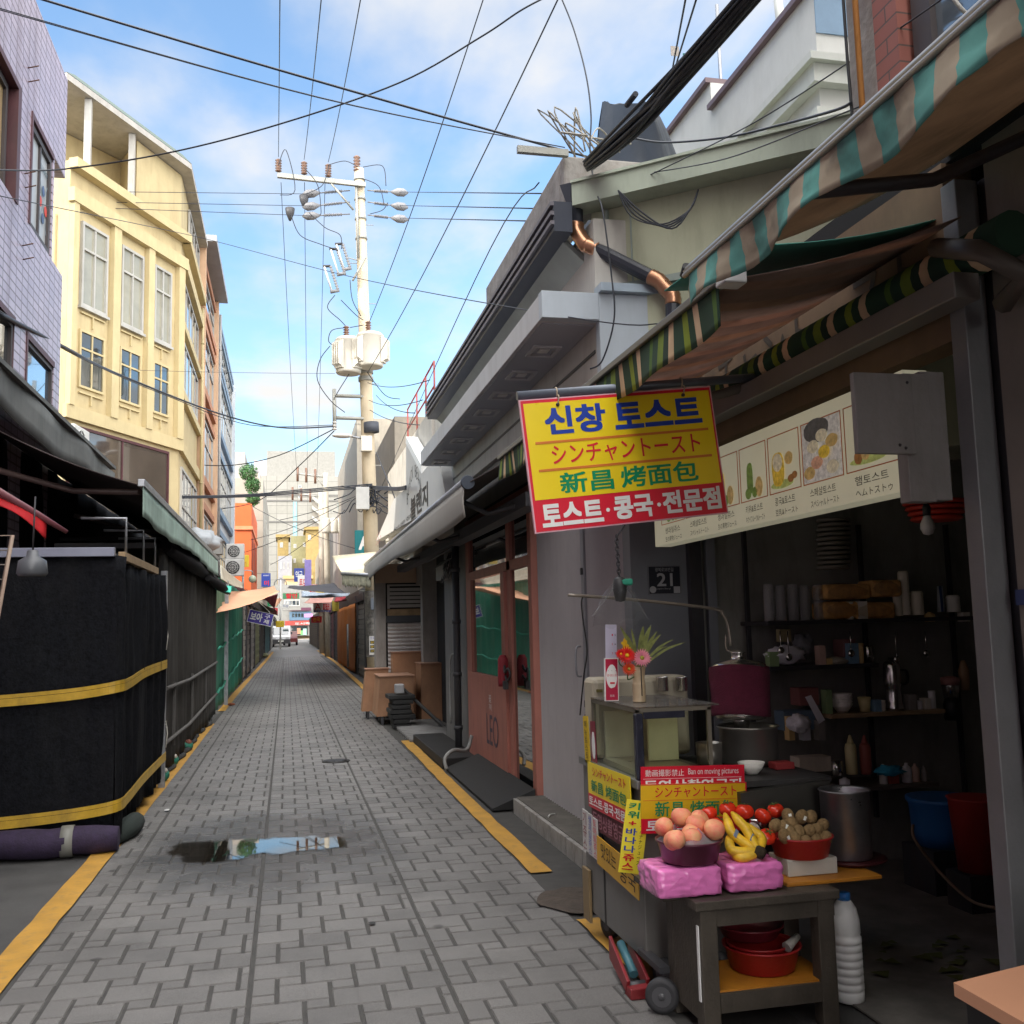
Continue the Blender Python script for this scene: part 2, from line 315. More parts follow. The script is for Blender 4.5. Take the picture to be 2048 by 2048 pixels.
# ================================================================== SETTING: ground
M_asph = mat('asphalt', (.062, .061, .060), rough=.72, var=.3, scale=3, bump=.5, bscale=220, dirt=.5, dcol=(.085, .08, .075), streak=1, dscale=2.5)
M_yel = mat('yellow_road_paint', (.44, .235, .035), rough=.7, var=.25, scale=7, dirt=.75, dcol=(.10, .085, .06), streak=1, dscale=14)
def paver_mat():
    m = mat('paver_block', (.138, .132, .126), rough=.56, var=.14, scale=1.1, bump=.4, bscale=260, dirt=.35, dcol=(.11, .105, .10), streak=1, dscale=1.6); t = m.node_tree; n = t.nodes; l = t.links; b = n['Principled BSDF']
    g = n.new('ShaderNodeNewGeometry'); mr = n.new('ShaderNodeMapRange'); mr.inputs[3].default_value = .88; mr.inputs[4].default_value = 1.10; l.new(g.outputs['Random Per Island'], mr.inputs[0])
    c = n.new('ShaderNodeTexCoord')
    sp = n.new('ShaderNodeTexNoise'); sp.inputs['Scale'].default_value = 330; sp.inputs['Detail'].default_value = 2; l.new(c.outputs['Object'], sp.inputs[0])
    sr = n.new('ShaderNodeMapRange'); sr.inputs[1].default_value = .3; sr.inputs[2].default_value = .7; sr.inputs[3].default_value = .62; sr.inputs[4].default_value = 1.38; l.new(sp.outputs[0], sr.inputs[0])
    # wet ring about the puddle: darker and glossier stone
    s = n.new('ShaderNodeVectorMath'); s.operation = 'SUBTRACT'; s.inputs[1].default_value = (-.15, 7.85, 0); l.new(g.outputs['Position'], s.inputs[0])
    d = n.new('ShaderNodeVectorMath'); d.operation = 'MULTIPLY'; d.inputs[1].default_value = (.80, .52, 0); l.new(s.outputs[0], d.inputs[0])
    le = n.new('ShaderNodeVectorMath'); le.operation = 'LENGTH'; l.new(d.outputs[0], le.inputs[0])
    wn = n.new('ShaderNodeTexNoise'); wn.inputs['Scale'].default_value = 2.2; wn.inputs['Detail'].default_value = 5; l.new(g.outputs['Position'], wn.inputs[0])
    wa = n.new('ShaderNodeMath'); wa.operation = 'MULTIPLY_ADD'; wa.inputs[1].default_value = .8; l.new(wn.outputs[0], wa.inputs[0]); l.new(le.outputs['Value'], wa.inputs[2])
    wr = n.new('ShaderNodeMapRange'); wr.inputs[1].default_value = .85; wr.inputs[2].default_value = 1.3; wr.inputs[3].default_value = 1; wr.inputs[4].default_value = 0; l.new(wa.outputs[0], wr.inputs[0])
    # trodden-in stains and gum spots
    st1 = n.new('ShaderNodeTexNoise'); st1.inputs['Scale'].default_value = .9; st1.inputs['Detail'].default_value = 9; st1.inputs['Roughness'].default_value = .7; l.new(g.outputs['Position'], st1.inputs[0])
    st2 = n.new('ShaderNodeMapRange'); st2.inputs[1].default_value = .48; st2.inputs[2].default_value = .70; st2.inputs[3].default_value = 1.06; st2.inputs[4].default_value = .66; l.new(st1.outputs[0], st2.inputs[0])
    gm = n.new('ShaderNodeTexVoronoi'); gm.inputs['Scale'].default_value = 1.7; l.new(g.outputs['Position'], gm.inputs[0]); gr_ = n.new('ShaderNodeMapRange'); gr_.inputs[1].default_value = .035; gr_.inputs[2].default_value = .06; gr_.inputs[3].default_value = .45; gr_.inputs[4].default_value = 1; l.new(gm.outputs['Distance'], gr_.inputs[0])
    m0 = n.new('ShaderNodeMath'); m0.operation = 'MULTIPLY'; l.new(st2.outputs[0], m0.inputs[0]); l.new(gr_.outputs[0], m0.inputs[1]); m00 = n.new('ShaderNodeMath'); m00.operation = 'MULTIPLY'; l.new(m0.outputs[0], m00.inputs[0]); l.new(sr.outputs[0], m00.inputs[1])
    m1 = n.new('ShaderNodeMath'); m1.operation = 'MULTIPLY'; l.new(mr.outputs[0], m1.inputs[0]); l.new(m00.outputs[0], m1.inputs[1])
    wd = n.new('ShaderNodeMath'); wd.operation = 'MULTIPLY_ADD'; wd.inputs[1].default_value = -.5; wd.inputs[2].default_value = 1; l.new(wr.outputs[0], wd.inputs[0])
    m2 = n.new('ShaderNodeMath'); m2.operation = 'MULTIPLY'; l.new(m1.outputs[0], m2.inputs[0]); l.new(wd.outputs[0], m2.inputs[1])
    old = b.inputs['Base Color'].links[0].from_socket; sc = n.new('ShaderNodeVectorMath'); sc.operation = 'SCALE'; l.new(old, sc.inputs[0]); l.new(m2.outputs[0], sc.inputs['Scale']); l.new(sc.outputs[0], b.inputs['Base Color'])
    ro = b.inputs['Roughness'].links[0].from_socket; rm = n.new('ShaderNodeMath'); rm.operation = 'MULTIPLY_ADD'; rm.inputs[1].default_value = -.42; l.new(wr.outputs[0], rm.inputs[0]); l.new(ro, rm.inputs[2]); l.new(rm.outputs[0], b.inputs['Roughness'])
    return m
M_pav = paver_mat()
M_joint = mat('paver_joint', (.050, .048, .045), rough=.85, var=.3, scale=8)
struct(MB().box(-400, 400, -60, 900, -.3, -.012).build('ground', M_asph))
struct(MB().box(-1.30, 2.0, -6, 150, -.010, -.004).build('pavement_bed', M_joint))
# stepped pavers between long straight joints (large block + small block, as laid in the alley)
pv = MB(); W_, H_, w_, h_ = .232, .212, .116, .106; J = .0075
lanes = [(-1.24, -1.028, 1), (-1.026, -.162, 1), (-.158, .708, 1), (.711, 1.53, 1), (1.53, 1.92, 17)]
def block(x0, x1, y0, y1):
    x0 += J; x1 -= J; y0 += J; y1 -= J
    if x1 - x0 < .02 or y1 - y0 < .02: return
    z = .004 + random.uniform(-.0015, .0015); e = .004
    k = len(pv.v); pv.v += [V(p) for p in ((x0, y0, -.004), (x1, y0, -.004), (x1, y1, -.004), (x0, y1, -.004), (x0 + e, y0 + e, z), (x1 - e, y0 + e, z), (x1 - e, y1 - e, z), (x0 + e, y1 - e, z))]
    for f in ((4, 5, 6, 7), (0, 1, 5, 4), (1, 2, 6, 5), (2, 3, 7, 6), (3, 0, 4, 7)): pv.f.append([k + i for i in f]); pv.m.append(0); pv.sm.append(False)
YMAX = 60
for a, b, ymin in lanes:
    span = b - a
    for j in range(-4, int(YMAX / (H_ + h_ * w_ / W_)) + 40):
        n0 = math.floor((-j * w_) / W_) - 1
        for i in range(n0, n0 + int(span / W_) + 4):
            x = a + i * W_ + j * w_; y = 1.2 - i * h_ + j * H_
            if y > YMAX or y < ymin: continue
            if x < b and x + W_ > a: block(max(x, a), min(x + W_, b), y, y + H_)
            xs = x + W_; ys = y + H_ - h_
            if xs < b and xs + w_ > a: block(max(xs, a), min(xs + w_, b), ys, ys + h_)
struct(pv.build('pavement', M_pav))
far = MB().box(-1.3, 2.6, YMAX + .2, 140, -.004, .003)
struct(far.build('pavement_beyond', M_pav))
# yellow lines along both edges (painted sheets 4 mm above the paving)
def strip(name, pts, wd, m, z=.008):
    b = MB(); L_ = []; R2 = []
    pts = smooth_pts([V((x, y, z)) for x, y in pts], 10)
    for i, p in enumerate(pts):
        d = (pts[min(i + 1, len(pts) - 1)] - pts[max(0, i - 1)]).normalized(); s = V((d.y, -d.x, 0)) * wd / 2; j = V((random.uniform(-.006, .006), 0, 0)); L_.append(p - s + j); R2.append(p + s - j)
    for i in range(len(pts) - 1): b.face([L_[i], R2[i], R2[i + 1], L_[i + 1]])
    return struct(b.build(name, m))
strip('yellow_line', [(-1.33, 1), (-1.33, 5), (-1.31, 8), (-1.30, 12), (-1.30, 18.2)], .155, M_yel)
strip('yellow_line', [(-1.28, 21), (-1.27, 28), (-1.2, 38), (-1.08, 55), (-1.0, 75)], .15, M_yel)
strip('yellow_line', [(1.60, 6.4), (1.60, 9), (1.62, 12), (1.63, 14.2)], .14, M_yel)
strip('yellow_line', [(1.86, 22), (2.0, 27), (2.1, 35), (2.25, 50), (2.2, 75)], .15, M_yel)
strip('yellow_line', [(1.62, 4.2), (1.61, 4.6), (1.60, 5.35)], .15, M_yel)
# far end: cross street with a pale kerb
struct(MB().box(-30, 30, 140.2, 152, -.004, .004).build('cross_road', mat('far_road', (.11, .11, .115), rough=.6)))
struct(MB().box(-30, 30, 152, 156, -.004, .14).build('far_kerb', mat('kerb_stone', (.3, .28, .25), rough=.8)))
# raised step under the shuttered shop
M_step = mat('step_concrete', (.10, .092, .08), rough=.85, var=.3, scale=6, dirt=.6, bump=.3)
stp = MB().box(1.92, 2.3, 6.02, 8.5, -.01, .125)
for k in range(6):
    y = 6.02 + k * .41; stp.box(1.885, 1.918, y + .008, y + .40, -.01, .12, 1)
struct(stp.build('shop_step', [M_step, mat('step_tile', (.30, .29, .27), rough=.5, var=.2, scale=9, dirt=.8, streak=2, dscale=5)], bevel=.004))
# puddle of rain water round a manhole
M_wat = bpy.data.materials.new('puddle_water'); M_wat.use_nodes = True; t = M_wat.node_tree; n = t.nodes; n.clear(); l = t.links
o = n.new('ShaderNodeOutputMaterial'); tr = n.new('ShaderNodeBsdfTransparent'); tr.inputs[0].default_value = (.55, .51, .46, 1); gl = n.new('ShaderNodeBsdfGlossy'); gl.inputs['Roughness'].default_value = .015
fr = n.new('ShaderNodeFresnel'); fr.inputs[0].default_value = 1.85; x = n.new('ShaderNodeMixShader'); l.new(fr.outputs[0], x.inputs[0]); l.new(tr.outputs[0], x.inputs[1]); l.new(gl.outputs[0], x.inputs[2])
# the film of water thins out to nothing along a ragged edge
g = n.new('ShaderNodeNewGeometry'); ds = []
for cx, cy, rx, ry in ((-.50, 7.80, .40, .42), (.02, 7.78, .46, .30)):
    s1 = n.new('ShaderNodeVectorMath'); s1.operation = 'SUBTRACT'; s1.inputs[1].default_value = (cx, cy, .009); l.new(g.outputs['Position'], s1.inputs[0])
    s2 = n.new('ShaderNodeVectorMath'); s2.operation = 'MULTIPLY'; s2.inputs[1].default_value = (1 / rx, 1 / ry, 0); l.new(s1.outputs[0], s2.inputs[0]); s3 = n.new('ShaderNodeVectorMath'); s3.operation = 'LENGTH'; l.new(s2.outputs[0], s3.inputs[0]); ds.append(s3)
mn = n.new('ShaderNodeMath'); mn.operation = 'SMOOTH_MIN'; mn.inputs[2].default_value = .3; l.new(ds[0].outputs['Value'], mn.inputs[0]); l.new(ds[1].outputs['Value'], mn.inputs[1])
wn = n.new('ShaderNodeTexNoise'); wn.inputs['Scale'].default_value = 4.5; wn.inputs['Detail'].default_value = 7; l.new(g.outputs['Position'], wn.inputs[0])
wa = n.new('ShaderNodeMath'); wa.operation = 'MULTIPLY_ADD'; wa.inputs[1].default_value = 1.1; l.new(wn.outputs[0], wa.inputs[0]); l.new(mn.outputs[0], wa.inputs[2])
wr = n.new('ShaderNodeMapRange'); wr.interpolation_type = 'SMOOTHSTEP'; wr.inputs[1].default_value = 1.28; wr.inputs[2].default_value = 1.52; wr.inputs[3].default_value = 1; wr.inputs[4].default_value = 0; l.new(wa.outputs[0], wr.inputs[0])
tc2 = n.new('ShaderNodeBsdfTransparent'); xx = n.new('ShaderNodeMixShader'); l.new(wr.outputs[0], xx.inputs[0]); l.new(tc2.outputs[0], xx.inputs[1]); l.new(x.outputs[0], xx.inputs[2]); l.new(xx.outputs[0], o.inputs[0])
struct(MB().face([(-1.02, 7.1, .009), (.68, 7.1, .009), (.68, 8.5, .009), (-1.02, 8.5, .009)]).build('puddle', M_wat))
# smeared cement where the paving was patched beside the cart
for cx, cy, rx, ry, nm in ((1.62, 5.72, .20, .28, (.060, .046, .036)),):
    struct(MB().face([(cx + rx * math.cos(k * .2618) * (1 + .3 * noise.noise(V((math.cos(k * .2618) * 2, math.sin(k * .2618) * 2, cx * 9)))), cy + ry * math.sin(k * .2618) * (1 + .3 * noise.noise(V((math.cos(k * .2618) * 2, math.sin(k * .2618) * 2, cy)))), .0135) for k in range(24)]).build('cement_patch', mat('dirt_patch', nm, rough=.9, var=.4, scale=12, bump=.8, bscale=30)))
# manhole covers
M_iron = mat('cast_iron', (.030, .028, .027), rough=.5, metal=.6, var=.3, scale=20)
def manhole(x, y, r, label):
    t = MB(); dz = -.009 if 'drowned' in label else .002; t.lathe([(r * .98, 0), (r, .004), (r * .95, .012), (r * .90, .012), (r * .885, .008), (r * .80, .008), (r * .79, .011), (.001, .011)], (x, y, dz), n=40)
    for i in range(-4, 5):
        for j in range(-4, 5):
            if math.hypot(i, j) < 4.1: t.box(x + i * r * .16 - .012, x + i * r * .16 + .012, y + j * r * .16 - .012, y + j * r * .16 + .012, .010 + dz, .0135 + dz)
    return tag(t.build('manhole_cover', M_iron), label, 'manhole cover')
manhole(-.08, 7.72, .14, 'iron manhole cover half drowned in the blue puddle')
manhole(.58, 12.4, .17, 'dry round iron manhole cover further up the alley')

# scraps of litter along the gutters
for i, (x, y, sx, sy, sz, c, lab) in enumerate(((-1.16, 22.3, .16, .10, .06, (.22, .07, .035), 'loose brown brick lying on the left yellow line'), (1.9, 20.8, .10, .16, .03, (.45, .43, .40), 'crumpled white paper scrap by the right yellow line'), (2.05, 19.6, .20, .12, .08, (.30, .20, .10), 'torn cardboard scrap near the crates'), (-1.05, 9.6, .05, .07, .012, (.5, .5, .5), 'small white scrap beside the black stall'), (2.15, 24.4, .22, .22, .12, (.16, .15, .14), 'dark rubbish heap at the foot of the utility pole'), (-1.45, 41.0, .22, .4, .20, (.34, .36, .38), 'pile of white rubbish bags by the maroon shop front'), (-1.25, 60.0, .4, .8, .25, (.16, .17, .10), 'heap of covered goods at the left kerb before the van'), (1.85, 40.5, .10, .10, .03, (.35, .36, .38), 'grey paper scrap by the orange curtain'), (.45, 5.6, .035, .05, .006, (.03, .03, .03), 'small dark leaf scrap on the paving'), (-.62, 12.1, .03, .03, .004, (.45, .45, .43), 'tiny pale scrap up the paving'))):
    tag(MB().ball((x, y, .012 + sz / 2), sx / 2, sy / 2, sz / 2, n=12, m=8, fn=lambda d, i=i: 1 + .35 * noise.noise(d * 2.6 + V((i * 7, 0, 0)))).build('litter_scrap' if i not in (0, 4, 5, 6) else ('brick', 'rubbish_heap', 'rubbish_bags', 'goods_heap')[(0, 4, 5, 6).index(i)], mat('scrap_%d' % i, c, rough=.8, var=.3, scale=9)), lab, 'litter' if i else 'brick')
# ================================================================== LEFT SIDE
def window_unit(parent, F, a0, a1, b0, b1, mf, mg, fw=.05, nx=1, ny=(), depth=.05, name='window', inset=.0, sill=None):
    """a window: frame (part) with its pane (sub-part); ny = heights of transoms as a fraction"""
    b = MB(); c0, c1 = -inset, -inset + depth
    b.fbox(F, a0, a1, b0, b0 + fw, c0, c1); b.fbox(F, a0, a1, b1 - fw, b1, c0, c1); b.fbox(F, a0, a0 + fw, b0 + fw, b1 - fw, c0, c1); b.fbox(F, a1 - fw, a1, b0 + fw, b1 - fw, c0, c1)
    ww = a1 - a0
    for i in range(1, nx): x = a0 + ww * i / nx; b.fbox(F, x - fw * .35, x + fw * .35, b0 + fw, b1 - fw, c0, c1 - .008)
    for q in ny: z = b0 + (b1 - b0) * q; b.fbox(F, a0 + fw, a1 - fw, z - fw * .4, z + fw * .4, c0, c1 - .004)
    if sill: b.fbox(F, a0 - .05, a1 + .05, b0 - .06, b0 - .002, c0, c1 + sill)
    w_ = b.build(name, mf, parent)
    MB().fbox(F, a0 + fw * .5, a1 - fw * .5, b0 + fw * .5, b1 - fw * .5, c0 + .008, c0 + .02).build('pane', mg, w_)
    return w_
M_wframe = mat('white_window_frame', (.42, .41, .38), rough=.45, var=.1, dirt=.25)
M_dframe = mat('dark_window_frame', (.06, .05, .05), rough=.5)
M_glassd = glassmat('dark_glass'); M_glassb = glassmat('blind_glass', (.27, .26, .20), rough=.12, refl=.3); M_glassk = glassmat('sky_glass', (.04, .08, .13), rough=.02)

# ---- pink tiled building (upper storeys; its end stands at the cross alley)
M_tile = tilemat('lilac_tile', (.40, .33, .40), (.48, .40, .47), (.14, .09, .10), .21, .085, 'yz', 0, rough=.3, msize=.10, dirt=.55)
M_tile_x = tilemat('lilac_tile_end', (.42, .33, .45), (.52, .41, .53), (.16, .10, .12), .21, .085, 'xz', 0, rough=.3, msize=.10, dirt=.3)
M_brown = mat('maroon_reveal', (.085, .03, .035), rough=.5, var=.25, dirt=.3)
pk = thing('tiled_building', 'lilac tiled building with maroon window bays at the left edge', 'building', (-2.5, 6, 0))
XP = -2.4
def fr(y0, y1, z0, z1, x=XP, th=.35): return (x - th, x, y0, y1, z0, z1)
wall = MB()
wall.box(-13, XP - .35, -14, 11.2, 0, 7.75)                                            # body behind the facade skin
wins_u = [(9.80, 10.72), (8.0, 9.40), (6.0, 7.4), (4.0, 5.4), (2, 3.4)]; wins_l = [(9.86, 11.0), (8.2, 9.45), (6.2, 7.5), (4, 5.5)]
z = 0
wall.box(XP - .35, XP, -14, 11.28, 6.62, 7.77)                                         # top band
ys = [-14] + [q for w2 in reversed(wins_u) for q in w2] + [11.28]
for i in range(0, len(ys), 2): wall.box(XP - .35, XP, ys[i], ys[i + 1] - (.50 if i == len(ys) - 2 else 0), 5.50, 6.62)
wall.box(XP - .35, XP, -14, 11.28, 4.46, 5.50)
ys = [-14] + [q for w2 in reversed(wins_l) for q in w2] + [11.28]
for i in range(0, len(ys), 2): wall.box(XP - .35, XP, ys[i], ys[i + 1], 3.70, 4.46)
wall.box(XP - .35, XP, -14, 11.2, 0, 3.70)
wall.build('wall', M_tile, pk)
MB().box(-13, XP - .36, 11.2, 11.26, 0, 7.76).build('end_wall', M_tile_x, pk)
M_poster = mat('frosted_film', (.42, .44, .45), rough=.35, var=.08)
for k, (y0, y1) in enumerate(wins_u):
    F = face_right(XP - (.06 if k == 0 else .11), y0, 5.50)
    b = MB(); d = y1 - y0
    b.box(XP - .33, XP + .012, y0 - .0, y0 + .05, 5.50, 6.62); b.box(XP - .33, XP + .012, y0 + .05, y1, 6.56, 6.62)
    if k: b.box(XP - .33, XP + .012, y1 - .10, y1, 5.5, 6.56)
    b.build('reveal', M_brown, pk)
    mg = M_poster if k == 0 else mat('amber_film', (.36, .25, .12), rough=.35)
    wn = window_unit(pk, F, .06, d - (.02 if k == 0 else .17), 0, 1.05, M_dframe, mg, fw=.06, nx=2 if k == 0 else 1)
    if k == 0:
        Fp = face_right(XP - .035, y0, 5.50)
        text('BILLIARDS', Fp, (.50, .80, .86, .86), mat('billiard_ink', (.10, .16, .20)), wn, bold=.004)
        tr_ = MB(); c_ = (.68, .46)
        for sgn in (1, -1):
            tr_.prism([Fp.p(c_[0] - .16, c_[1] - sgn * .26, .001), Fp.p(c_[0] - .145, c_[1] - sgn * .26, .001), Fp.p(c_[0] + .165, c_[1] + sgn * .26, .001), Fp.p(c_[0] + .155, c_[1] + sgn * .26, .001)], Fp.n * .002)
        tr_.build('cue_marks', mat('cue_ink', (.25, .32, .36)), wn)
        for (da, db, mm) in ((0, .15, 'navy'), (-.11, .0, 'red'), (.11, -.02, 'red'), (0, -.14, 'navy')):
            pts = [Fp.p(c_[0] + da + .055 * math.cos(q * .314), c_[1] + db + .055 * math.sin(q * .314), .004) for q in range(20)]
            MB().prism(pts, Fp.n * .001).build('ball_mark', mat('ball_' + mm, (.08, .13, .24) if mm == 'navy' else (.65, .08, .06)), wn)
for k, (y0, y1) in enumerate(wins_l):
    F = face_right(XP - .06, y0, 3.70); d = y1 - y0
    b = MB(); b.box(XP - .33, XP + .01, y0, y0 + .05, 3.7, 4.46); b.box(XP - .33, XP + .01, y0 + .05, y1, 4.40, 4.46); b.build('reveal', M_brown, pk)
    window_unit(pk, F, .05, d - .01, .02, .70, M_dframe, M_glassk if k == 0 else M_glassd, fw=.04, nx=1 if k == 0 else 2)
for zz in (6.95, 5.9, 5.2):                                                             # pins and rust where signs once hung
    for q in (0, .12): MB().tube([(XP, 9.62 + q * .3, zz - q), (XP + .10, 9.60 + q * .3, zz - q + .02)], .006).build('sign_pin', mat('rusty_steel', (.12, .06, .035), rough=.8), pk)
# unseen tall block added on the left to shade the near end of the alley
bb = thing('shade_block', 'unseen tall block added to shade the near end of the alley', 'building', (-12, -4, 0))
MB().box(-19, -7.2, -26, 6.5, 7.8, 17.5).build('wall', mat('shade_block_grey', (.36, .34, .32), dirt=.4), bb)
MB().box(-19, -7.2, -26, 6.5, 0, 7.79).build('lower_wall', mat('shade_block_grey', (.36, .34, .32)), bb)

sb_ = thing('board_shade_block', 'unseen block added by the cross alley to shade the white shop board', 'building', (-9, 10, 0)); MB().box(-13.2, -6, 11.5, 13.6, 0, 9.6).build('wall', mat('shade_block_grey', 0), sb_); MB().box(-13.2, -6, 6.6, 11.4, 7.8, 9.6).build('upper_wall', mat('shade_block_grey', 0), sb_)  # out of view, added to keep the sun off the white shop board
# ---- yellow corner building: chamfered face to the camera, long face up the alley
M_cream = mat('cream_render', (.52, .425, .24), rough=.8, var=.10, scale=1.2, dirt=.60, dcol=(.30, .22, .12), streak=3.5, dscale=.9, dlo=.46, dhi=.8, bump=.12, bscale=18)
M_cream2 = mat('cream_trim', (.54, .445, .25), rough=.8, var=.08, dirt=.35, dcol=(.38, .28, .15))
yb = thing('yellow_building', 'cream yellow corner building with eaves balcony and gridded windows', 'building', (-4.5, 26, 0))
YC = V((-2.6, 25.2, 0)); YA = V((-4.45, 21.4, 0))
r_ = (YC - YA).normalized(); Wd = (YC - YA).length
FA = Fr(YA, r_, (0, 0, 1))                                                              # the chamfered face
TOP = 11.55
body = MB(); base = [(-2.6, 25.2), (-2.6, 30.2), (-10, 30.2), (-10, 22.1), (-5.55, 22.1), (-4.45, 21.4)]
body.prism([(x, y, 0) for x, y in base], (0, 0, TOP)); body.build('wall', M_cream, yb)
b = MB()                                                                                 # string courses and ledges round both faces
FS = face_right(-2.6, 25.2, 0)                                                           # long street face, a = metres up the alley
for z0, z1, c in ((10.62, 10.92, .16), (11.35, 11.56, .22), (6.02, 6.30, .10)):
    b.fbox(FA, -.06, Wd + c * .6, z0, z1, .002, c); b.fbox(FS, 0, 5.0, z0, z1, .002, c)
for z0, z1, c in ((7.35, 7.55, .12), (9.1, 9.3, .12)): b.fbox(FS, .0, 5.0, z0, z1, .002, c)
b.build('ledge', M_cream2, yb)
b = MB()
for a0, a1 in ((0, .16), (1.36, 1.62), (2.68, 2.92), (Wd - .26, Wd)): b.fbox(FA, a0, a1, 6.3, 10.62, .003, .13)
b.build('pilaster', M_cream2, yb)
for i, (a0, a1) in enumerate(((.36, 1.24), (1.74, 2.58), (3.02, 3.74))):
    window_unit(yb, FA, a0, a1, 8.50, 10.35, M_wframe, M_glassb, fw=.06, nx=2, ny=(.68,), sill=.03, depth=.07)
    window_unit(yb, FA, a0 + .02, a1 - .02, 6.75, 8.0, M_cream2, M_glassd, fw=.05, nx=2, ny=(.68,), depth=.05)
for a0, a1 in ((.36, 1.24), (1.74, 2.58), (3.02, 3.74)):
    for q0, q1 in ((8.10, 8.38), (6.42, 6.66)): b = MB(); b.fbox(FA, a0 + .04, a1 - .04, q1 - .03, q1, .004, .05); b.fbox(FA, (a0 + a1) / 2 - .015, (a0 + a1) / 2 + .015, q0, q1 - .031, .004, .05); b.build('relief_panel', M_cream2, yb)
window_unit(yb, FA, .1, 3.75, 3.6, 5.92, M_brown, glassmat('brown_glass', (.07, .055, .045)), fw=.06, nx=2)
# the return face to the left catches the sun
FL = Fr((-5.55, 22.1, 0), V((1.1, -.7, 0)), (0, 0, 1))
window_unit(yb, FL, .12, .98, 8.2, 10.4, M_cream2, M_glassd, fw=.08); window_unit(yb, FL, .12, .98, 6.2, 7.8, M_dframe, M_glassd, fw=.06, ny=(.6,))
FLR = Fr((-10, 22.1, 0)); 
for a0 in (.6, 2.2, 3.4): window_unit(yb, FLR, a0, a0 + .9, 8.3, 9.9, M_wframe, M_glassb, fw=.06, nx=2)
# top storey set back under eaves with two posts
top = MB(); s2 = [(-2.62, 26.3), (-2.62, 30.1), (-9.8, 30.1), (-9.8, 23.2), (-5.2, 23.2)]
tpz = 13.15
top.prism([(x, y, TOP) for x, y in s2], (0, 0, tpz - TOP - .02)); 
top.prism([(-2.62, 25.25, TOP), (-2.62, 26.3, TOP), (-4.0, 24.7, TOP), (-3.45, 23.52, TOP)], (0, 0, tpz - TOP - .02)); top.build('top_storey', M_cream, yb)
rf = MB(); ov = [(-2.35, 24.9), (-2.35, 30.2), (-10.2, 30.2), (-10.2, 21.7), (-5.6, 21.7), (-4.50, 21.05)]
rf.prism([(x, y, tpz) for x, y in ov], (0, 0, .14)); rf.build('roof', mat('eaves_grey', (.42, .40, .37), dirt=.3), yb)
rf = MB(); i_ = [(-2.9, 25.2), (-2.9, 30), (-9.6, 30), (-9.6, 22.2), (-5.4, 22.2), (-4.5, 21.9)]
lo = [V((x, y, tpz + .15)) for x, y in ov]; up = [V((x * .88 - .5, y * .88 + 3.1, tpz + .42)) for x, y in ov]
for k in range(6): rf.face([lo[k], lo[(k + 1) % 6], up[(k + 1) % 6], up[k]])
rf.face(up); rf.build('roof_slope', mat('green_roof_tile', (.10, .14, .12), dirt=.4), yb)
for p in [(lambda q: (q.x, q.y + .12))(atp(u, 330, FA, .06)) for u in (172, 262)]: MB().box(p[0] - .07, p[0] + .07, p[1] - .07, p[1] + .07, TOP + .02, tpz - .01).build('post', M_wframe, yb)
# street face windows
for zi, (z0, z1) in enumerate(((3.3, 5.7), (7.7, 8.95), (9.4, 10.5))):
    window_unit(yb, FS, .35, 4.6, z0, z1, M_wframe, M_glassk if zi < 2 else M_glassd, fw=.07, nx=5, ny=(.6,) if zi == 0 else ())
window_unit(yb, FS, 1.6, 4.6, 11.75, 12.9, M_wframe, M_glassd, fw=.07, nx=4)
# ---- peach, blue and further buildings up the left side
def strip_building(name, label, x, y0, y1, top, mw, mtrim, floors, mfr, mgl, depth=8, bay=1.1, ledge=.14, roof=None, gaps=.4, pier=0.):
    t = thing(name, label, 'building', (x - depth / 2, (y0 + y1) / 2, 0))
    MB().box(x - depth, x, y0, y1, 0, top).build('wall', mw, t)
    F = face_right(x, y0, 0); d = y1 - y0; b = MB()
    for z0, z1 in floors:
        b.fbox(F, 0, d, z0 - .30, z0 - .05, .002, ledge); b.fbox(F, 0, d, z1 + .06, z1 + .28, .002, ledge * .8)
        n_ = max(1, int((d - gaps) / (bay * 3)))
        for i in range(n_): a0 = gaps / 2 + i * (d - gaps) / n_; window_unit(t, F, a0 + .08, a0 + (d - gaps) / n_ - .08, z0, z1, mfr, mgl, fw=.07, nx=3, ny=(.62,))
    if pier: q = MB(); q.fbox(F, -.003, pier, 2.5, top - .02, .003, ledge * 1.4); q.build('pier', mw, t); q = MB(); q.fbox(F, d - pier, d + .003, 2.5, top - .02, .003, ledge * 1.4); q.build('pier', mw, t)
    b.build('ledge', mtrim, t)
    r = MB().box(x - depth, x + (roof or .12), y0, y1, top + .002, top + .2); r.build('roof', mtrim if not roof else mat('sheet_roof', (.30, .31, .33), rough=.5), t)
    return t
M_peach = mat('peach_render', (.56, .37, .24), rough=.8, var=.10, dirt=.5, dcol=(.35, .2, .12)); M_rust = mat('peach_trim', (.42, .20, .12), rough=.8, dirt=.3)
M_pale = mat('pale_blue_render', (.50, .54, .58), rough=.8, var=.06, dirt=.3, dcol=(.3, .3, .3)); M_blue = mat('blue_trim', (.20, .28, .38), rough=.7, dirt=.3)
strip_building('peach_building', 'peach building with rust coloured ledges beyond the yellow one', -2.6, 30.25, 36.2, 13.4, M_peach, M_rust, ((3.4, 5.3), (6.4, 8.3), (9.2, 11.0), (11.7, 12.9)), M_wframe, M_glassk, pier=.25, roof=.5)
strip_building('blue_building', 'pale building with blue grey ledges beside the peach one', -2.6, 36.25, 48, 13.2, M_pale, M_blue, ((3.4, 5.2), (6.3, 8.2), (9.3, 11.2), (11.8, 12.8)), M_wframe, M_glassk, pier=.3)
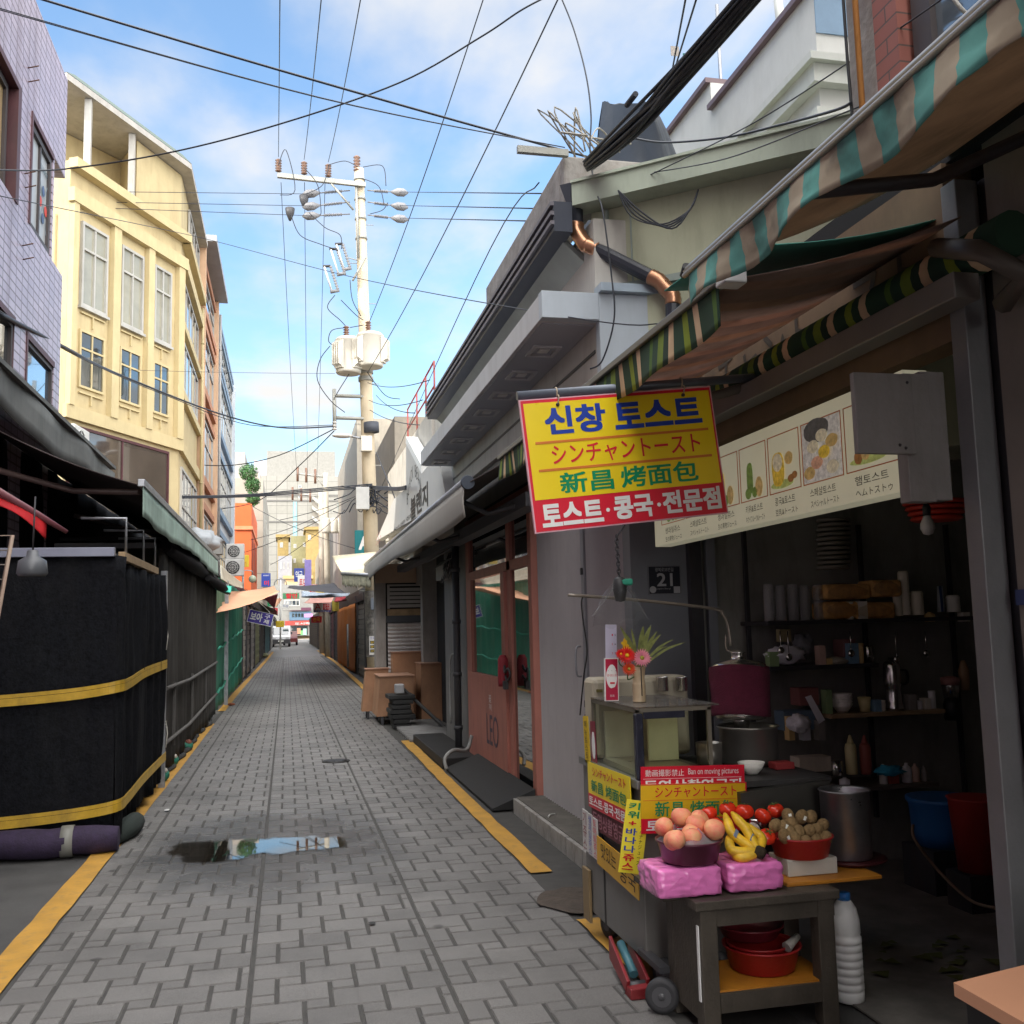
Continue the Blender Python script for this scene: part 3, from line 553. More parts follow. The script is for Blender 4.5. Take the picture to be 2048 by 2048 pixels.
strip_building('slim_white_building', 'narrow white end block just past the blue ledged building', -2.75, 48.1, 51.5, 11.9, mat('chalk_white', (.62, .62, .62), dirt=.25), M_pale, ((3.5, 5.0), (7, 8.6)), M_wframe, M_glassd)
# ================================================================== LEFT STALLS
M_btarp = mat('black_tarp', (.0075, .008, .010), rough=.8, var=.6, scale=30, bump=.6, bscale=55, spec=.10, dirt=.35, dcol=(.022, .022, .022), dscale=2.2, streak=3)
M_brtarp = mat('brown_tarp', (.036, .033, .030), spec=.2, rough=.75, var=.35, scale=3, bump=.3, bscale=30, dirt=.3, dcol=(.07, .065, .055))
M_ytape = mat('yellow_strap', (.48, .30, .03), rough=.45, var=.25, scale=9, dirt=.4)
M_galv = mat('galvanised_steel', (.30, .31, .33), rough=.42, metal=.7, var=.25, scale=8, dirt=.35)
M_wood = mat('tan_wood', (.32, .22, .12), rough=.6, var=.3, scale=6)
M_dsteel = mat('dark_steel', (.05, .05, .055), rough=.5, metal=.4, var=.3, dirt=.4, dcol=(.09, .05, .03))
def curtain(p0, p1, z0, z1, amp=.03, freq=9, nx=90, nz=16, n=None, seed=0., gather=0.):
    """hanging tarpaulin between two ground points, folded along its length"""
    p0, p1 = V(p0), V(p1); d = (p1 - p0); n = n or V((d.y, -d.x, 0)).normalized(); Ln = d.length
    def fn(u, v):
        q = noise.noise(V((u * freq * Ln * .5 + seed, v * .9, seed))) * amp * 1.6 + math.sin(u * Ln * freq + 2.2 * noise.noise(V((u * 5, v * 2, seed)))) * amp * (.35 + .65 * v) * .5
        q += noise.noise(V((u * 14, v * 6, seed + 9))) * amp * .35
        zz = z0 + (z1 - z0) * v + (0 if v > .05 else noise.noise(V((u * 20, 0, seed))) * .02) - gather * math.sin(u * math.pi) * v
        return p0 + d * u + n * q + V((0, 0, zz))
    return MB().grid(fn, nx, nz)
st = thing('covered_stall', 'closed market stall wrapped in black tarpaulin tied with yellow strap', 'market stall', (-1.8, 9, 0))
curtain((-2.38, 8.12, 0), (-1.27, 8.1, 0), .12, 2.2, amp=.022, freq=4, seed=1).build('front_tarp', M_btarp, st, solid=.006)
curtain((-1.27, 8.1, 0), (-1.27, 11.0, 0), .10, 2.2, amp=.045, freq=11, seed=4, nx=140, gather=.05).build('side_tarp', M_btarp, st, solid=.006)
MB().box(-2.36, -1.33, 8.18, 10.95, 2.2, 2.24).build('roof_board', M_dsteel, st)
MB().box(-2.38, -1.29, 8.06, 8.11, 2.19, 2.26).build('front_rail', mat('grey_rail', (.20, .21, .27), rough=.35, metal=.3), st, bevel=.004)
b = MB().box(-1.285, -1.235, 8.2, 10.3, 2.17, 2.235); b.build('side_rail', M_wood, st, bevel=.003)
for y in (8.4, 9.4, 10.2): MB().tube([(-1.26, y, 2.24), (-1.26, y, 2.52), (-1.6, y, 2.52)], .012).build('hanger', M_galv, st)
def strap(z, zz, seed, drop=0.):
    b = MB()
    for o_, hh in ((0, .028), (.045, .014)):
        P_ = [V((-2.39, 8.06, z)), V((-1.9, 8.06, z + .02)), V((-1.5, 8.05, z + .05)), V((-1.235, 8.06, z + .09)), V((-1.215, 8.5, z + .10 + drop * .2)), V((-1.22, 9.4, z + .14 + drop * .6)), V((-1.22, 10.98, z + .16 + drop))]
        P_ = smooth_pts(P_, 6)
        for i in range(len(P_) - 1):
            j = noise.noise(V((i * .7, seed, o_ * 30))) * .012; a, c = P_[i] + V((0, 0, o_)), P_[i + 1] + V((0, 0, o_)); h = V((0, 0, hh)); b.face([a - h, c - h, c + h, a + h])
    return b.build('strap', M_ytape, st, solid=.004)
strap(1.10, 0, 1); strap(.22, 0, 5, drop=-.06)
MB().box(-1.30, -1.235, 11.02, 11.09, 0, 2.25).build('corner_post', M_galv, st, bevel=.004)
# purple bolster lying along the stall front
F0 = V((-2.45, 7.98, .105)); bl = MB(); bl.tube([F0 + V((i * .155, .02 * math.sin(i), .008 * math.sin(i * 2.3))) for i in range(9)], [.075, .10, .105, .10, .108, .104, .10, .104, .085], n=14)
bol = tag(bl.build('sandbag', mat('purple_cloth', (.030, .019, .046), rough=.85, var=.3, scale=20, bump=.4)), 'long purple sandbag with grey tape bands under the black stall', 'sandbag')
for x in (-2.14, -1.60): MB().tube([(x, 7.98, .105), (x + .085, 7.985, .105)], .112, n=14, cap=False).build('tape_band', mat('grey_tape', (.19, .19, .17), rough=.5), bol, solid=.003)
rk = [(-1.24, 8.25), (-1.2, 8.6), (-1.22, 8.95)]
tag(MB().tube([(-1.27, 8.2, .06), (-1.22, 8.5, .08), (-1.21, 8.8, .07), (-1.25, 9.1, .05)], [.05, .09, .08, .04], n=10).build('sandbag', mat('dark_green_cloth', (.018, .025, .022), rough=.9, bump=.3)), 'small dark green sandbag by the corner of the black stall', 'sandbag')
# brown tarp stall next along
s2_ = thing('covered_stall', 'long market stall behind grey brown tarpaulin with sagging seams', 'market stall', (-1.9, 15.5, 0))
curtain((-1.33, 11.1, 0), (-1.33, 19.6, 0), .06, 2.5, amp=.05, freq=7, seed=11, nx=220).build('side_tarp', M_brtarp, s2_, solid=.006)
MB().box(-2.38, -1.36, 11.15, 19.6, 2.5, 2.56).build('roof_board', M_dsteel, s2_); curtain((-2.40, 8.4, 0), (-2.40, 19.6, 0), .0, 3.30, amp=.02, freq=4, seed=17, nx=60).build('back_tarp', M_btarp, s2_, solid=.006)
b = MB()
for y0 in (12.3, 14.6, 16.9): b.box(-1.30, -1.27, y0, y0 + .05, .3, 1.02)
for z in (1.0, .42): b.tube([(-1.27, 11.4, z), (-1.26, 14, z - .03), (-1.27, 17, z), (-1.27, 19.3, z + .03)], .022)
b.build('tie_bar', mat('grey_strap', (.09, .085, .08), rough=.8), s2_)
curtain((-1.36, 19.66, 0), (-2.3, 19.7, 0), .06, 2.5, amp=.02, freq=5, seed=21).build('end_tarp', M_brtarp, s2_, solid=.006)
for i, (x, y, lab) in enumerate(((-1.33, 11.5, 'green net weight nearest the black stall, white string on top'), (-1.36, 12.75, 'plain green net weight, middle of the three in the gutter'), (-1.33, 14.3, 'green net weight with brown band, furthest of the three in the gutter'))):
    w0 = MB().ball((x, y, .07), .095, .12, .078, fn=lambda d, i=i: 1 + .12 * noise.noise(d * 4 + V((i * 5, 0, 0)))); w0 = tag(w0.build('net_weight', mat('green_net', (.02, .15, .10), rough=.6, var=.4, scale=25, bump=.6)), lab, 'weight', 'green net weights along the stalls')
    MB().ball((x + .03, y - .03, .12), .05, .06, .04, n=10, m=6).build('tie', mat('white_string' if i != 2 else 'brown_band', (.45, .42, .36) if i != 2 else (.2, .07, .05), rough=.8), w0)
for k in range(9): y = 11.4 + k * .85 + random.uniform(-.2, .2); tag(MB().tube([(-1.34, y, .03), (-1.30 + random.uniform(-.03, .04), y + .45, .035)], random.uniform(.02, .04)).build('rag', mat('rag_grey', (.035, .035, .035), rough=.9)), 'dark rag tucked along the foot of the brown tarp stall', 'rag', 'rags along the brown stall')
# brown awning with pale green valance
M_aw_d = mat('awning_brown', (.040, .027, .026), rough=.8, var=.25, scale=3, bump=.2, bscale=20); M_val = mat('valance_green', (.36, .48, .41), rough=.75, var=.25, scale=2, dirt=.5, dcol=(.08, .10, .08), streak=5)
aw = thing('awning', 'long dark brown awning with faded pale green valance over the left stalls', 'awning', (-1.8, 12, 2.7))
X1, Y0, Y1, ZB = -1.15, 8.35, 17.2, 2.78
MB().grid(lambda u, v: V((X1 + (-2.38 - X1) * v, Y0 + (Y1 - Y0) * u, ZB + .52 * v + .03 * math.sin(u * 30) * math.sin(v * 3.1) - .05 * math.sin(v * 3.14))), 60, 10).build('canopy', M_aw_d, aw, solid=.008)
MB().grid(lambda u, v: V((X1 + .02 + .012 * math.sin(u * 46) * v, Y0 + (Y1 - Y0) * u, ZB - .25 * v - .03 * v * math.sin(u * 9))), 120, 4).build('valance', M_val, aw, solid=.004)
MB().box(X1 - .02, X1 + .035, Y0 - .02, Y1, ZB - .01, ZB + .05).build('front_bar', M_galv, aw, bevel=.005)
for y in (8.5, 12, 16): MB().tube([(-2.36, y, 2.95), (-1.75, y + .35, 2.80), (-1.18, y + .02, ZB - .03)], .026).build('arm', mat('brown_arm', (.08, .05, .045), rough=.5), aw)
# low dark roof boards and rolled tarps under it
b = MB(); b.box(-2.38, -1.22, 11.4, 19.4, 2.60, 2.64); b.tube([(-1.28, 11.2, 2.52), (-1.22, 14, 2.48), (-1.26, 17, 2.50), (-1.2, 19.9, 2.46)], [.07, .10, .08, .06]); b.tube([(-1.16, 15.5, 2.40), (-1.12, 18, 2.37), (-1.14, 20.3, 2.36)], [.05, .09, .05])
tag(b.build('rolled_tarpaulin', mat('rolled_dark', (.018, .017, .018), rough=.85, spec=.12, bump=.4, bscale=20)), 'rolled dark tarpaulin slung under the brown awning edge', 'tarpaulin')
# grey flap and air conditioner above
fl = MB().grid(lambda u, v: V((-2.18 + .02 * math.sin(u * 20), 7.2 + 6.2 * u, 3.72 - .36 * v + .04 * math.sin(u * 11) - .03 * u)), 40, 3); fl.box(-2.38, -2.15, 7.2, 13.4, 3.70, 3.735)
tag(fl.build('fascia_flap', mat('grey_canvas', (.13, .135, .13), rough=.8, var=.25, dirt=.5, dcol=(.05, .06, .05)), solid=.006), 'grey weathered canvas fascia flap below the lilac tiles', 'canvas flap')
def aircon(F, w_, h_, d_, label, fan=True, cat='air conditioner'):
    t = thing('air_conditioner', label, cat, F.p(w_ / 2, 0, 0)); m = mat('aircon_white', (.60, .60, .58), rough=.4, var=.08, dirt=.3)
    MB().fbox(F, 0, w_, 0, h_, -d_, 0).build('casing', m, t, bevel=.02)
    b = MB(); c = F.p(w_ * .42, h_ / 2, .004); r = min(w_, h_) * .40
    for q in (1, .72, .44): 
        pts = [c + (F.r * math.cos(k * .2618) + F.u * math.sin(k * .2618)) * r * q for k in range(25)]; b.tube(pts, .008, n=5, cap=False)
    for k in range(8): a = k * math.pi / 4; b.tube([c, c + (F.r * math.cos(a) + F.u * math.sin(a)) * r], .005, n=4)
    b.build('fan_guard', m, t)
    MB().lathe([(r * .98, 0), (.001, .001)], c + F.n * -.003, F.n, n=24).build('fan_recess', mat('fan_dark', (.10, .10, .10), rough=.6), t)
    b = MB()
    for k in range(12): z = h_ * (.12 + .065 * k); b.hexa([F.p(-.012, z, -.03), F.p(-.002, z, -.03), F.p(-.002, z, -d_ + .03), F.p(-.012, z, -d_ + .03), F.p(-.012, z + .012, -.03), F.p(-.002, z + .012, -.03), F.p(-.002, z + .012, -d_ + .03), F.p(-.012, z + .012, -d_ + .03)])
    b.build('side_grille', mat('grille_dark', (.09, .10, .11), rough=.5), t); return t
aircon(Fr(at(149, 912, Y=19.6), (.12, 1, 0)), .85, .62, .40, 'white air conditioner unit by the yellow building, above the grey canvas fascia')
# red parasol, wire rack and lamp at the left edge
rp_ = thing('folded_parasol', 'red folded parasol with maroon pole jutting in from the left', 'parasol', (-1.7, 7, 2.5))
A_, B_ = V((-2.25, 6.6, 2.82)), V((-1.52, 7.25, 2.33)); MB().tube([A_, A_.lerp(B_, .85), B_ + V((.05, 0, -.03))], [.028, .024, .014], n=10).build('pole', mat('maroon_paint', (.16, .05, .06), rough=.4), rp_)
MB().grid(lambda u, v: A_.lerp(B_, .02 + .88 * u) + V((.02 * math.sin(u * 9), -.02 * v, -.03 - (.16 * (1 - u * .55) + .05 * math.sin(u * 7)) * v)), 24, 6).build('fabric', mat('red_nylon', (.50, .015, .02), rough=.55, var=.3, scale=6), rp_, solid=.004)
gr = thing('wire_rack', 'rusty wire grid rack leaning at the far left edge', 'rack', (-1.8, 6, 0))
T0, T1, B0, B1 = V((-1.50, 6.0, 2.16)), V((-2.3, 6.1, 2.16)), V((-1.80, 6.05, .05)), V((-2.6, 6.15, .05))
MB().tube([B1, T1, T0, B0], .013).build('frame', mat('rust_frame', (.30, .23, .18), rough=.6, metal=.3, dirt=.6, dcol=(.2, .07, .03)), gr)
b = MB()
for k in range(1, 26): b.tube([T0.lerp(B0, k / 26), T1.lerp(B1, k / 26)], .0035, n=4)
for k in range(1, 9): b.tube([T0.lerp(T1, k / 9), B0.lerp(B1, k / 9)], .0035, n=4)
b.build('mesh', mat('grid_wire', (.20, .17, .15), rough=.6, metal=.4), gr)
lp = thing('hanging_lamp', 'greyish plastic lamp hood hanging by the wire rack', 'lamp', (-1.62, 6.9, 1.98))
MB().lathe([(.02, .17), (.035, .165), (.04, .13), (.085, .10), (.095, .02), (.08, 0)], (-1.60, 6.9, 1.98), n=16).build('hood', mat('smoky_plastic', (.09, .095, .105), rough=.35), lp); MB().tube([(-1.60, 6.9, 2.15), (-1.6, 6.92, 2.5)], .006, n=5).build('cord', M_dsteel, lp)
# green tarp stall and the peach canopy over it
s3 = thing('covered_stall', 'closed market stall behind green tarpaulin tied with rope', 'market stall', (-1.9, 26, 0))
curtain((-1.38, 20.1, 0), (-1.38, 32.2, 0), .05, 2.75, amp=.05, freq=4, seed=31, nx=160).build('side_tarp', mat('green_tarp', (.012, .10, .062), rough=.6, var=.25, scale=2, bump=.2), s3, solid=.006)
curtain((-2.3, 20.1, 0), (-1.38, 20.08, 0), .05, 2.6, amp=.02, freq=6, seed=33).build('front_tarp', mat('green_tarp', 0), s3, solid=.006)
MB().box(-2.38, -1.42, 20.2, 32.2, 2.75, 2.8).build('roof_board', M_dsteel, s3)
MB().box(-1.33, -1.25, 22.6, 22.7, 0, 2.7).build('post', M_galv, s3)
for z in (.42, 1.25): MB().tube([V((-1.30, 20.1 + k * .6, z + .03 * math.sin(k * 1.9) + .02 * k)) for k in range(20)], .022, n=6).build('rope', mat('green_rope', (.03, .22, .15), rough=.7), s3)
def canopy(label, pts, m, sagz=.12, parts=(), name='canopy', n=14, cat='canopy'):
    A, B, C, D = [V(p) for p in pts]
    t = MB().grid(lambda u, v: A.lerp(B, u).lerp(D.lerp(C, u), v) - V((0, 0, sagz * math.sin(u * math.pi) * .6 + sagz * math.sin(v * math.pi) * .6 + .02 * noise.noise(V((u * 6, v * 6, 1))))), n, n).build(name, m, solid=.006)
    return tag(t, label, cat)
M_pch = mat('peach_canvas', (.62, .33, .20), rough=.8, var=.1, scale=1.5)
canopy('large peach orange canvas canopy over the green stall', [at(431, 1226, Y=20.0), at(560, 1182, Y=22.5), at(548, 1172, Y=29), at(432, 1182, Y=25)], M_pch, sagz=.10)
canopy('dark red canvas side flap below the peach canopy', [at(528, 1196, Y=26), at(556, 1187, Y=27), at(547, 1224, Y=29), at(556, 1224, Y=30)], mat('dark_red_canvas', (.16, .015, .025), rough=.8), sagz=.02, cat='canvas flap', name='canvas_flap')
canopy('second smaller peach canopy further along the left side', [at(549, 1215, Y=38), at(564, 1197, Y=38), at(560, 1195, Y=48), at(552, 1196, Y=48)], M_pch, sagz=.08)
canopy('turquoise parasol edge under the awning end', [at(430, 1178, Y=18.2), at(462, 1184, Y=18.6), at(463, 1172, Y=19.6), at(432, 1164, Y=19.4)], mat('turquoise', (.04, .38, .28), rough=.6), sagz=.03, cat='parasol', name='parasol_edge')
canopy('beige canvas awning above the turquoise parasol edge', [at(442, 1158, Y=21), at(486, 1176, Y=27), at(487, 1166, Y=28), at(441, 1130, Y=22)], mat('beige_canvas', (.36, .34, .27), rough=.8, dirt=.4), sagz=.06, cat='awning', name='small_awning')
# ================================================================== FAR LEFT, END AND FAR RIGHT
def sign(label, c, r, w_, h_, m, th=.05, cat='sign', name='shop_sign', border=None, group=None, u=(0, 0, 1)):
    """a flat sign board; returns thing and its face frame (origin bottom left)"""
    c = V(c); F = Fr(c, r, u); F.o = c - F.r * w_ / 2 - F.u * h_ / 2
    t = thing(name, label, cat, c - F.u * h_ / 2, group)
    MB().fbox(F, 0, w_, 0, h_, -th, 0).build('board', m, t, bevel=min(.01, th * .2))
    if border:
        bw, bm = border; b = MB()
        for q in ((0, w_, 0, bw), (0, w_, h_ - bw, h_), (0, bw, bw, h_ - bw), (w_ - bw, w_, bw, h_ - bw)): b.fbox(F, *q, .001, .004)
        b.build('border', bm, t)
    return t, F
W1 = mat('sign_white', (.75, .75, .73), rough=.4, var=.05); M_red = mat('sign_red', (.62, .02, .035), rough=.35, var=.06); M_yel2 = mat('sign_yellow', (.80, .56, .03), rough=.35, var=.05)
M_blu = mat('sign_blue', (.02, .05, .30), rough=.4, var=.05); M_grn = mat('sign_green', (.01, .24, .10), rough=.4, var=.05); M_blk = mat('ink_black', (.015, .015, .016), rough=.5); M_pur = mat('sign_purple', (.055, .035, .30), rough=.35)
# far low shop fronts on the left (one thing each, with shutter door and awning)
def shopfront(label, x, y0, y1, h, mw, mdoor, side=1, awn=None, depth=2.2, door=True):
    """side=1 left of the alley (faces +X), -1 right"""
    t = thing('market_shop', label, 'shop', (x - side * depth / 2, (y0 + y1) / 2, 0)); xs = sorted((x, x - side * depth))
    MB().box(xs[0], xs[1], y0, y1, 0, h).build('wall', mw, t)
    F = face_right(x, y0, 0) if side > 0 else face_left(x, y1, 0); d = y1 - y0
    if door:
        b = MB(); n_ = 14
        for k in range(n_): z = .08 + k * (h - .6) / n_; b.fbox(F, .25, d - .25, z, z + (h - .6) / n_ - .02, .003, .03 + .012 * (k % 2))
        b.build('shutter', mdoor, t)
        b = MB(); b.fbox(F, .15, .24, 0, h - .45, .002, .07); b.fbox(F, d - .24, d - .15, 0, h - .45, .002, .07); b.fbox(F, .15, d - .15, h - .44, h - .2, .002, .10); b.build('door_frame', M_dsteel, t)
    if awn:
        m, out, drop = awn
        MB().grid(lambda u, v: V((x + side * out * v, y0 + d * u, h - drop * v + .05 - .06 * math.sin(v * 3.14))), 10, 6).build('awning', m, t, solid=.01)
    return t
Mc = [mat('shop_maroon', (.09, .03, .035), rough=.6), mat('shop_dark', (.03, .032, .035), rough=.6), mat('shop_grey', (.16, .16, .155), rough=.7, dirt=.3), mat('shop_olive', (.17, .19, .10), rough=.7), mat('shop_teal', (.04, .13, .16), rough=.6), mat('shop_brown', (.10, .07, .05), rough=.7)]
M_roll = mat('roller_grey', (.24, .235, .23), rough=.5, metal=.2, dirt=.3)
L_ = [(32.4, 35.4, 'maroon framed shop front beside the green tarp', 0, 0), (35.5, 39, 'dark shuttered shop front under the purple sign', 1, 2), (39.1, 44, 'grey shop front with closed roller door past the purple sign', 2, 2), (44.1, 52, 'olive shop front with closed roller door', 3, 3), (52.1, 62, 'dark shop front with hanging goods near the van', 1, 1), (62.1, 80, 'teal shop front beside the parked van', 4, 4), (80.2, 100, 'grey shop front behind the parked van', 2, 2), (100.2, 125, 'brown shop front at the far left corner', 5, 5)]
for y0, y1, lab, a, c in L_:
    shopfront(lab, -1.42 + (y0 - 32) * .002, y0, y1, 3.0, Mc[a], mat('door_pale', (.34, .31, .28)) if a == 0 else (M_roll if c == 2 else Mc[c]), 1, awn=(mat('awn_faded', (.20, .13, .10)), .7, .35) if a in (1, 4) else None)
# tall blocks behind the left shops
def block(label, x0, x1, y0, y1, h, m, wins=(), mf=M_wframe, mg=M_glassd, name='far_building', z0=0):
    t = thing(name, label, 'building', ((x0 + x1) / 2, (y0 + y1) / 2, 0)); MB().box(x0, x1, y0, y1, z0, h).build('wall', m, t)
    for face, a0, a1, b0, b1, nx in wins:
        F = Fr((x0, y0, 0)) if face == 'c' else (face_right(x1, y0, 0) if face == 'r' else face_left(x0, y1, 0)); window_unit(t, F, a0, a1, b0, b1, mf, mg, fw=.12, nx=nx)
    return t
M_beige = tilemat('beige_panel', (.29, .26, .215), (.31, .28, .235), (.19, .17, .14), 2.4, 1.8, 'yz', .0, rough=.6, msize=.02)
t = block('beige panelled block with rounded top behind the orange house', -12, -1.6, 69, 92, 11.9, M_beige, [('r', 2, 3.4, 5, 10, 1), ('r', 9, 10.4, 5, 10, 1), ('r', 16, 18, 5, 10, 1)])
MB().box(-11.8, -1.8, 69.2, 92, 11.902, 12.3).build('roof', mat('beige_cap', (.38, .34, .29)), t)
block('white block with flat roof behind the beige panelled one', -14, -3.6, 89, 104, 17.2, mat('offwhite', (.28, .275, .26)), [('c', 7, 9, 12, 15, 2)])
block('grey lilac tower block far behind the round green tree', at(508, 930, Y=215).x, at(562, 930, Y=215).x, 215, 235, 37.5, mat('lilac_grey', (.36, .34, .37)))
M_or = mat('orange_render', (.70, .14, .04), rough=.7, var=.08)
t = block('bright orange narrow house with tall slit windows', -2.84, -1.95, 57, 68, 8.7, M_or); F = face_right(-1.95, 57, 0)
for k in range(3): MB().fbox(F, 1 + k * 3.2, 2.6 + k * 3.2, 4.6, 6.8, .002, .03).build('slit_window', mat('orange_dark', (.28, .04, .015), rough=.6), t)
MB().box(-2.88, -1.88, 56.9, 68, 7.2, 7.4).build('cornice', mat('orange_pale', (.80, .30, .15)), t)
block('pale green glazed block beyond the beige one', -9, -2.4, 92, 118, 11, mat('mint_render', (.30, .36, .37)), [('r', 2, 24, 4, 6, 8), ('r', 2, 24, 7.5, 9.5, 8)], mg=M_glassk)
# end of the alley: large white panelled building, yellow houses and a corner shop
M_wp = tilemat('white_panel', (.235, .228, .20), (.26, .25, .225), (.13, .125, .11), 1.9, 1.55, 'xz', .0, rough=.5, msize=.025)
eb = thing('department_store', 'large white panelled store building closing the far end of the alley', 'building', (8, 200, 0))
X0, X1, YE = at(500, 1000, Y=190).x, at(735, 1000, Y=190).x, 190
zt = at(600, 952, Y=YE).z; zt2 = at(600, 930, Y=YE).z
MB().box(X0 - 6, X1 + 8, YE, YE + 30, 0, zt).build('wall', M_wp, eb)
MB().box(X0 + 3, X1 - 6, YE + 2, YE + 28, zt + .01, zt2 + 3).build('penthouse', mat('store_white', (.235, .23, .21), dirt=.2), eb)
Fe = Fr((0, YE, 0)); b = MB()
for v in (1001, 1043, 990): z = at(600, v, Y=YE).z; b.fbox(Fe, X0 - 6, X1 + 8, z - .2, z + .1, .01, .12)
b.build('joint_band', mat('joint_grey', (.13, .125, .115)), eb)
def evr(u0, u1, v0, v1): p, q = at(u0, v1, Y=YE), at(u1, v0, Y=YE); return p.x, q.x, p.z, q.z
x0, x1, z0, z1 = evr(586, 594, 1002, 1178); w_ = window_unit(eb, Fe, x0, x1, z0, z1, mat('teal_frame', (.15, .32, .34)), glassmat('teal_glass', (.08, .24, .27)), fw=.1, nx=1, ny=(.2, .4, .6, .8), name='glass_strip')
x0, x1, z0, z1 = evr(676, 692, 1005, 1020); window_unit(eb, Fe, x0, x1, z0, z1, mat('teal_frame', 0), glassmat('blue_glass', (.05, .16, .30)), fw=.14, nx=2, ny=(.5,))
for u in (596, 612): x0, x1, z0, z1 = evr(u, u + 7, 970, 977) if u == 596 else evr(596, 602, 989, 997); window_unit(eb, Fe, x0, x1, z0, z1, M_wframe, M_glassd, fw=.1)
x0, x1, z0, z1 = evr(624, 652, 1002, 1062); b = MB(); b.fbox(Fe, x0, x1, z0, z1, .02, .10); b.build('stair_bay', mat('stair_dark', (.22, .20, .17)), eb)
b = MB()
for k in range(3): za = z0 + (z1 - z0) * k / 3; b.prism([Fe.p(x0, za + 2.2, .12), Fe.p(x1, za + .2, .12), Fe.p(x1, za + .9, .12), Fe.p(x0, za + 2.9, .12)], Fe.n * .5)
b.build('stair_flight', mat('stair_white', (.33, .325, .30)), eb)
block('small cream plant room building on the hill of the white store', at(563, 900, Y=230).x, at(585, 900, Y=230).x, 230, 240, at(560, 929, Y=230).z, mat('lilac_grey', 0))
def hs(label, u0, u1, v1, Y, m, wins=(), d=10, roof=None):
    a, c = at(u0, v1, Y=Y), at(u1, v1, Y=Y); t = thing('house', label, 'building', ((a.x + c.x) / 2, Y, 0)); MB().box(a.x, c.x, Y, Y + d, 0, a.z).build('wall', m, t); F = Fr((0, Y, 0))
    for (p, q, r, s_) in wins: g, h_ = at(p, s_, Y=Y), at(q, r, Y=Y); window_unit(t, F, g.x, h_.x, g.z, h_.z, M_wframe, M_glassd, fw=.1, nx=2)
    if roof: MB().box(a.x - .3, c.x + .3, Y - .5, Y + d, a.z + .01, a.z + .5).build('roof', roof, t)
    return t
M_ylw = mat('house_yellow', (.30, .215, .08), rough=.8, dirt=.3); M_yl2 = mat('house_lime', (.24, .225, .12), rough=.8, dirt=.3)
hs('yellow house with flat roof under the glass strip', 555, 577, 1075, 172, M_ylw, [(560, 566, 1085, 1095)], roof=M_ylw)
hs('lime yellow house with two small windows at the alley end', 582, 622, 1072, 168, M_yl2, [(587, 592, 1117, 1126), (605, 613, 1117, 1126), (587, 593, 1088, 1096), (606, 614, 1085, 1094)])
hs('bright yellow house with balcony beside the far poles', 612, 640, 1060, 165, M_ylw, [(616, 622, 1070, 1080)], roof=M_ylw)
hs('white plastered block with vertical slits left of the lime house', 556, 584, 1112, 162, mat('house_white', (.25, .25, .265)), [(560, 563, 1125, 1138), (567, 569, 1125, 1138), (575, 577, 1125, 1138)])
hs('tan house with long signboard above the corner shop', 570, 622, 1158, 160, mat('house_tan', (.60, .42, .22)), [], roof=mat('house_tan2', (.42, .29, .13)))
cs = thing('corner_shop', 'corner shop with blue grey upper floor and red fascia at the alley end', 'shop', (.5, 158, 0)); YC2 = 157.0; Fc = Fr((0, YC2, 0))
def cpart(name, u0, u1, v0, v1, m, c0, c1): p, q = at(u0, v1, Y=YC2), at(u1, v0, Y=YC2); return MB().fbox(Fc, p.x, q.x, max(0, p.z), q.z, c0, c1).build(name, m, cs)
cpart('wall', 552, 640, 1168, 1273, mat('shop_offwhite', (.22, .215, .20)), -2.5, 0)
cpart('upper_floor', 579, 622, 1223, 1241, mat('blue_grey_panel', (.10, .17, .25)), .005, .2)
for k in range(4): cpart('window', 584 + k * 6.2, 588 + k * 6.2, 1227, 1234, M_glassd, .21, .26)
cpart('fascia', 570, 622, 1241, 1251, mat('shop_red', (.40, .05, .04)), .005, .35); cpart('upper_sign', 579, 622, 1215, 1222, mat('dark_sign', (.10, .03, .06)), .22, .5)
cpart('shop_window', 583, 615, 1252, 1270, M_glassd, .005, .1)
for (u0, u1, v0, v1, c) in ((585, 593, 1262, 1270, (.12, .40, .10)), (594, 601, 1256, 1268, (.45, .2, .12)), (601, 606, 1261, 1270, (.15, .42, .14)), (606, 613, 1257, 1270, (.30, .48, .42))): cpart('window_poster', u0, u1, v0, v1, mat('poster_%d' % u0, c), .11, .13)
p0, p1 = at(590, 1251, Y=YC2 - .36), at(620, 1243, Y=YC2 - .36); text('도시락', Fr((0, YC2 - .36, 0)), (p0.x, p0.z + .1, p1.x, p1.z - .1), W1, cs)
t = thing('side_shop', 'pale shop block with balcony windows left of the corner shop', 'shop', (-1, 150, 0)); p, q = at(565, 1180, Y=150), at(602, 1180, Y=150)
MB().box(p.x, q.x, 150, 152, 4.4, p.z - 1).build('wall', mat('shop_offwhite', 0), t); Fq = Fr((0, 150, 0)); a_, c_ = at(568, 1213, Y=150), at(600, 1199, Y=150); window_unit(t, Fq, a_.x, c_.x, a_.z, c_.z, M_wframe, M_glassd, fw=.15, nx=4)
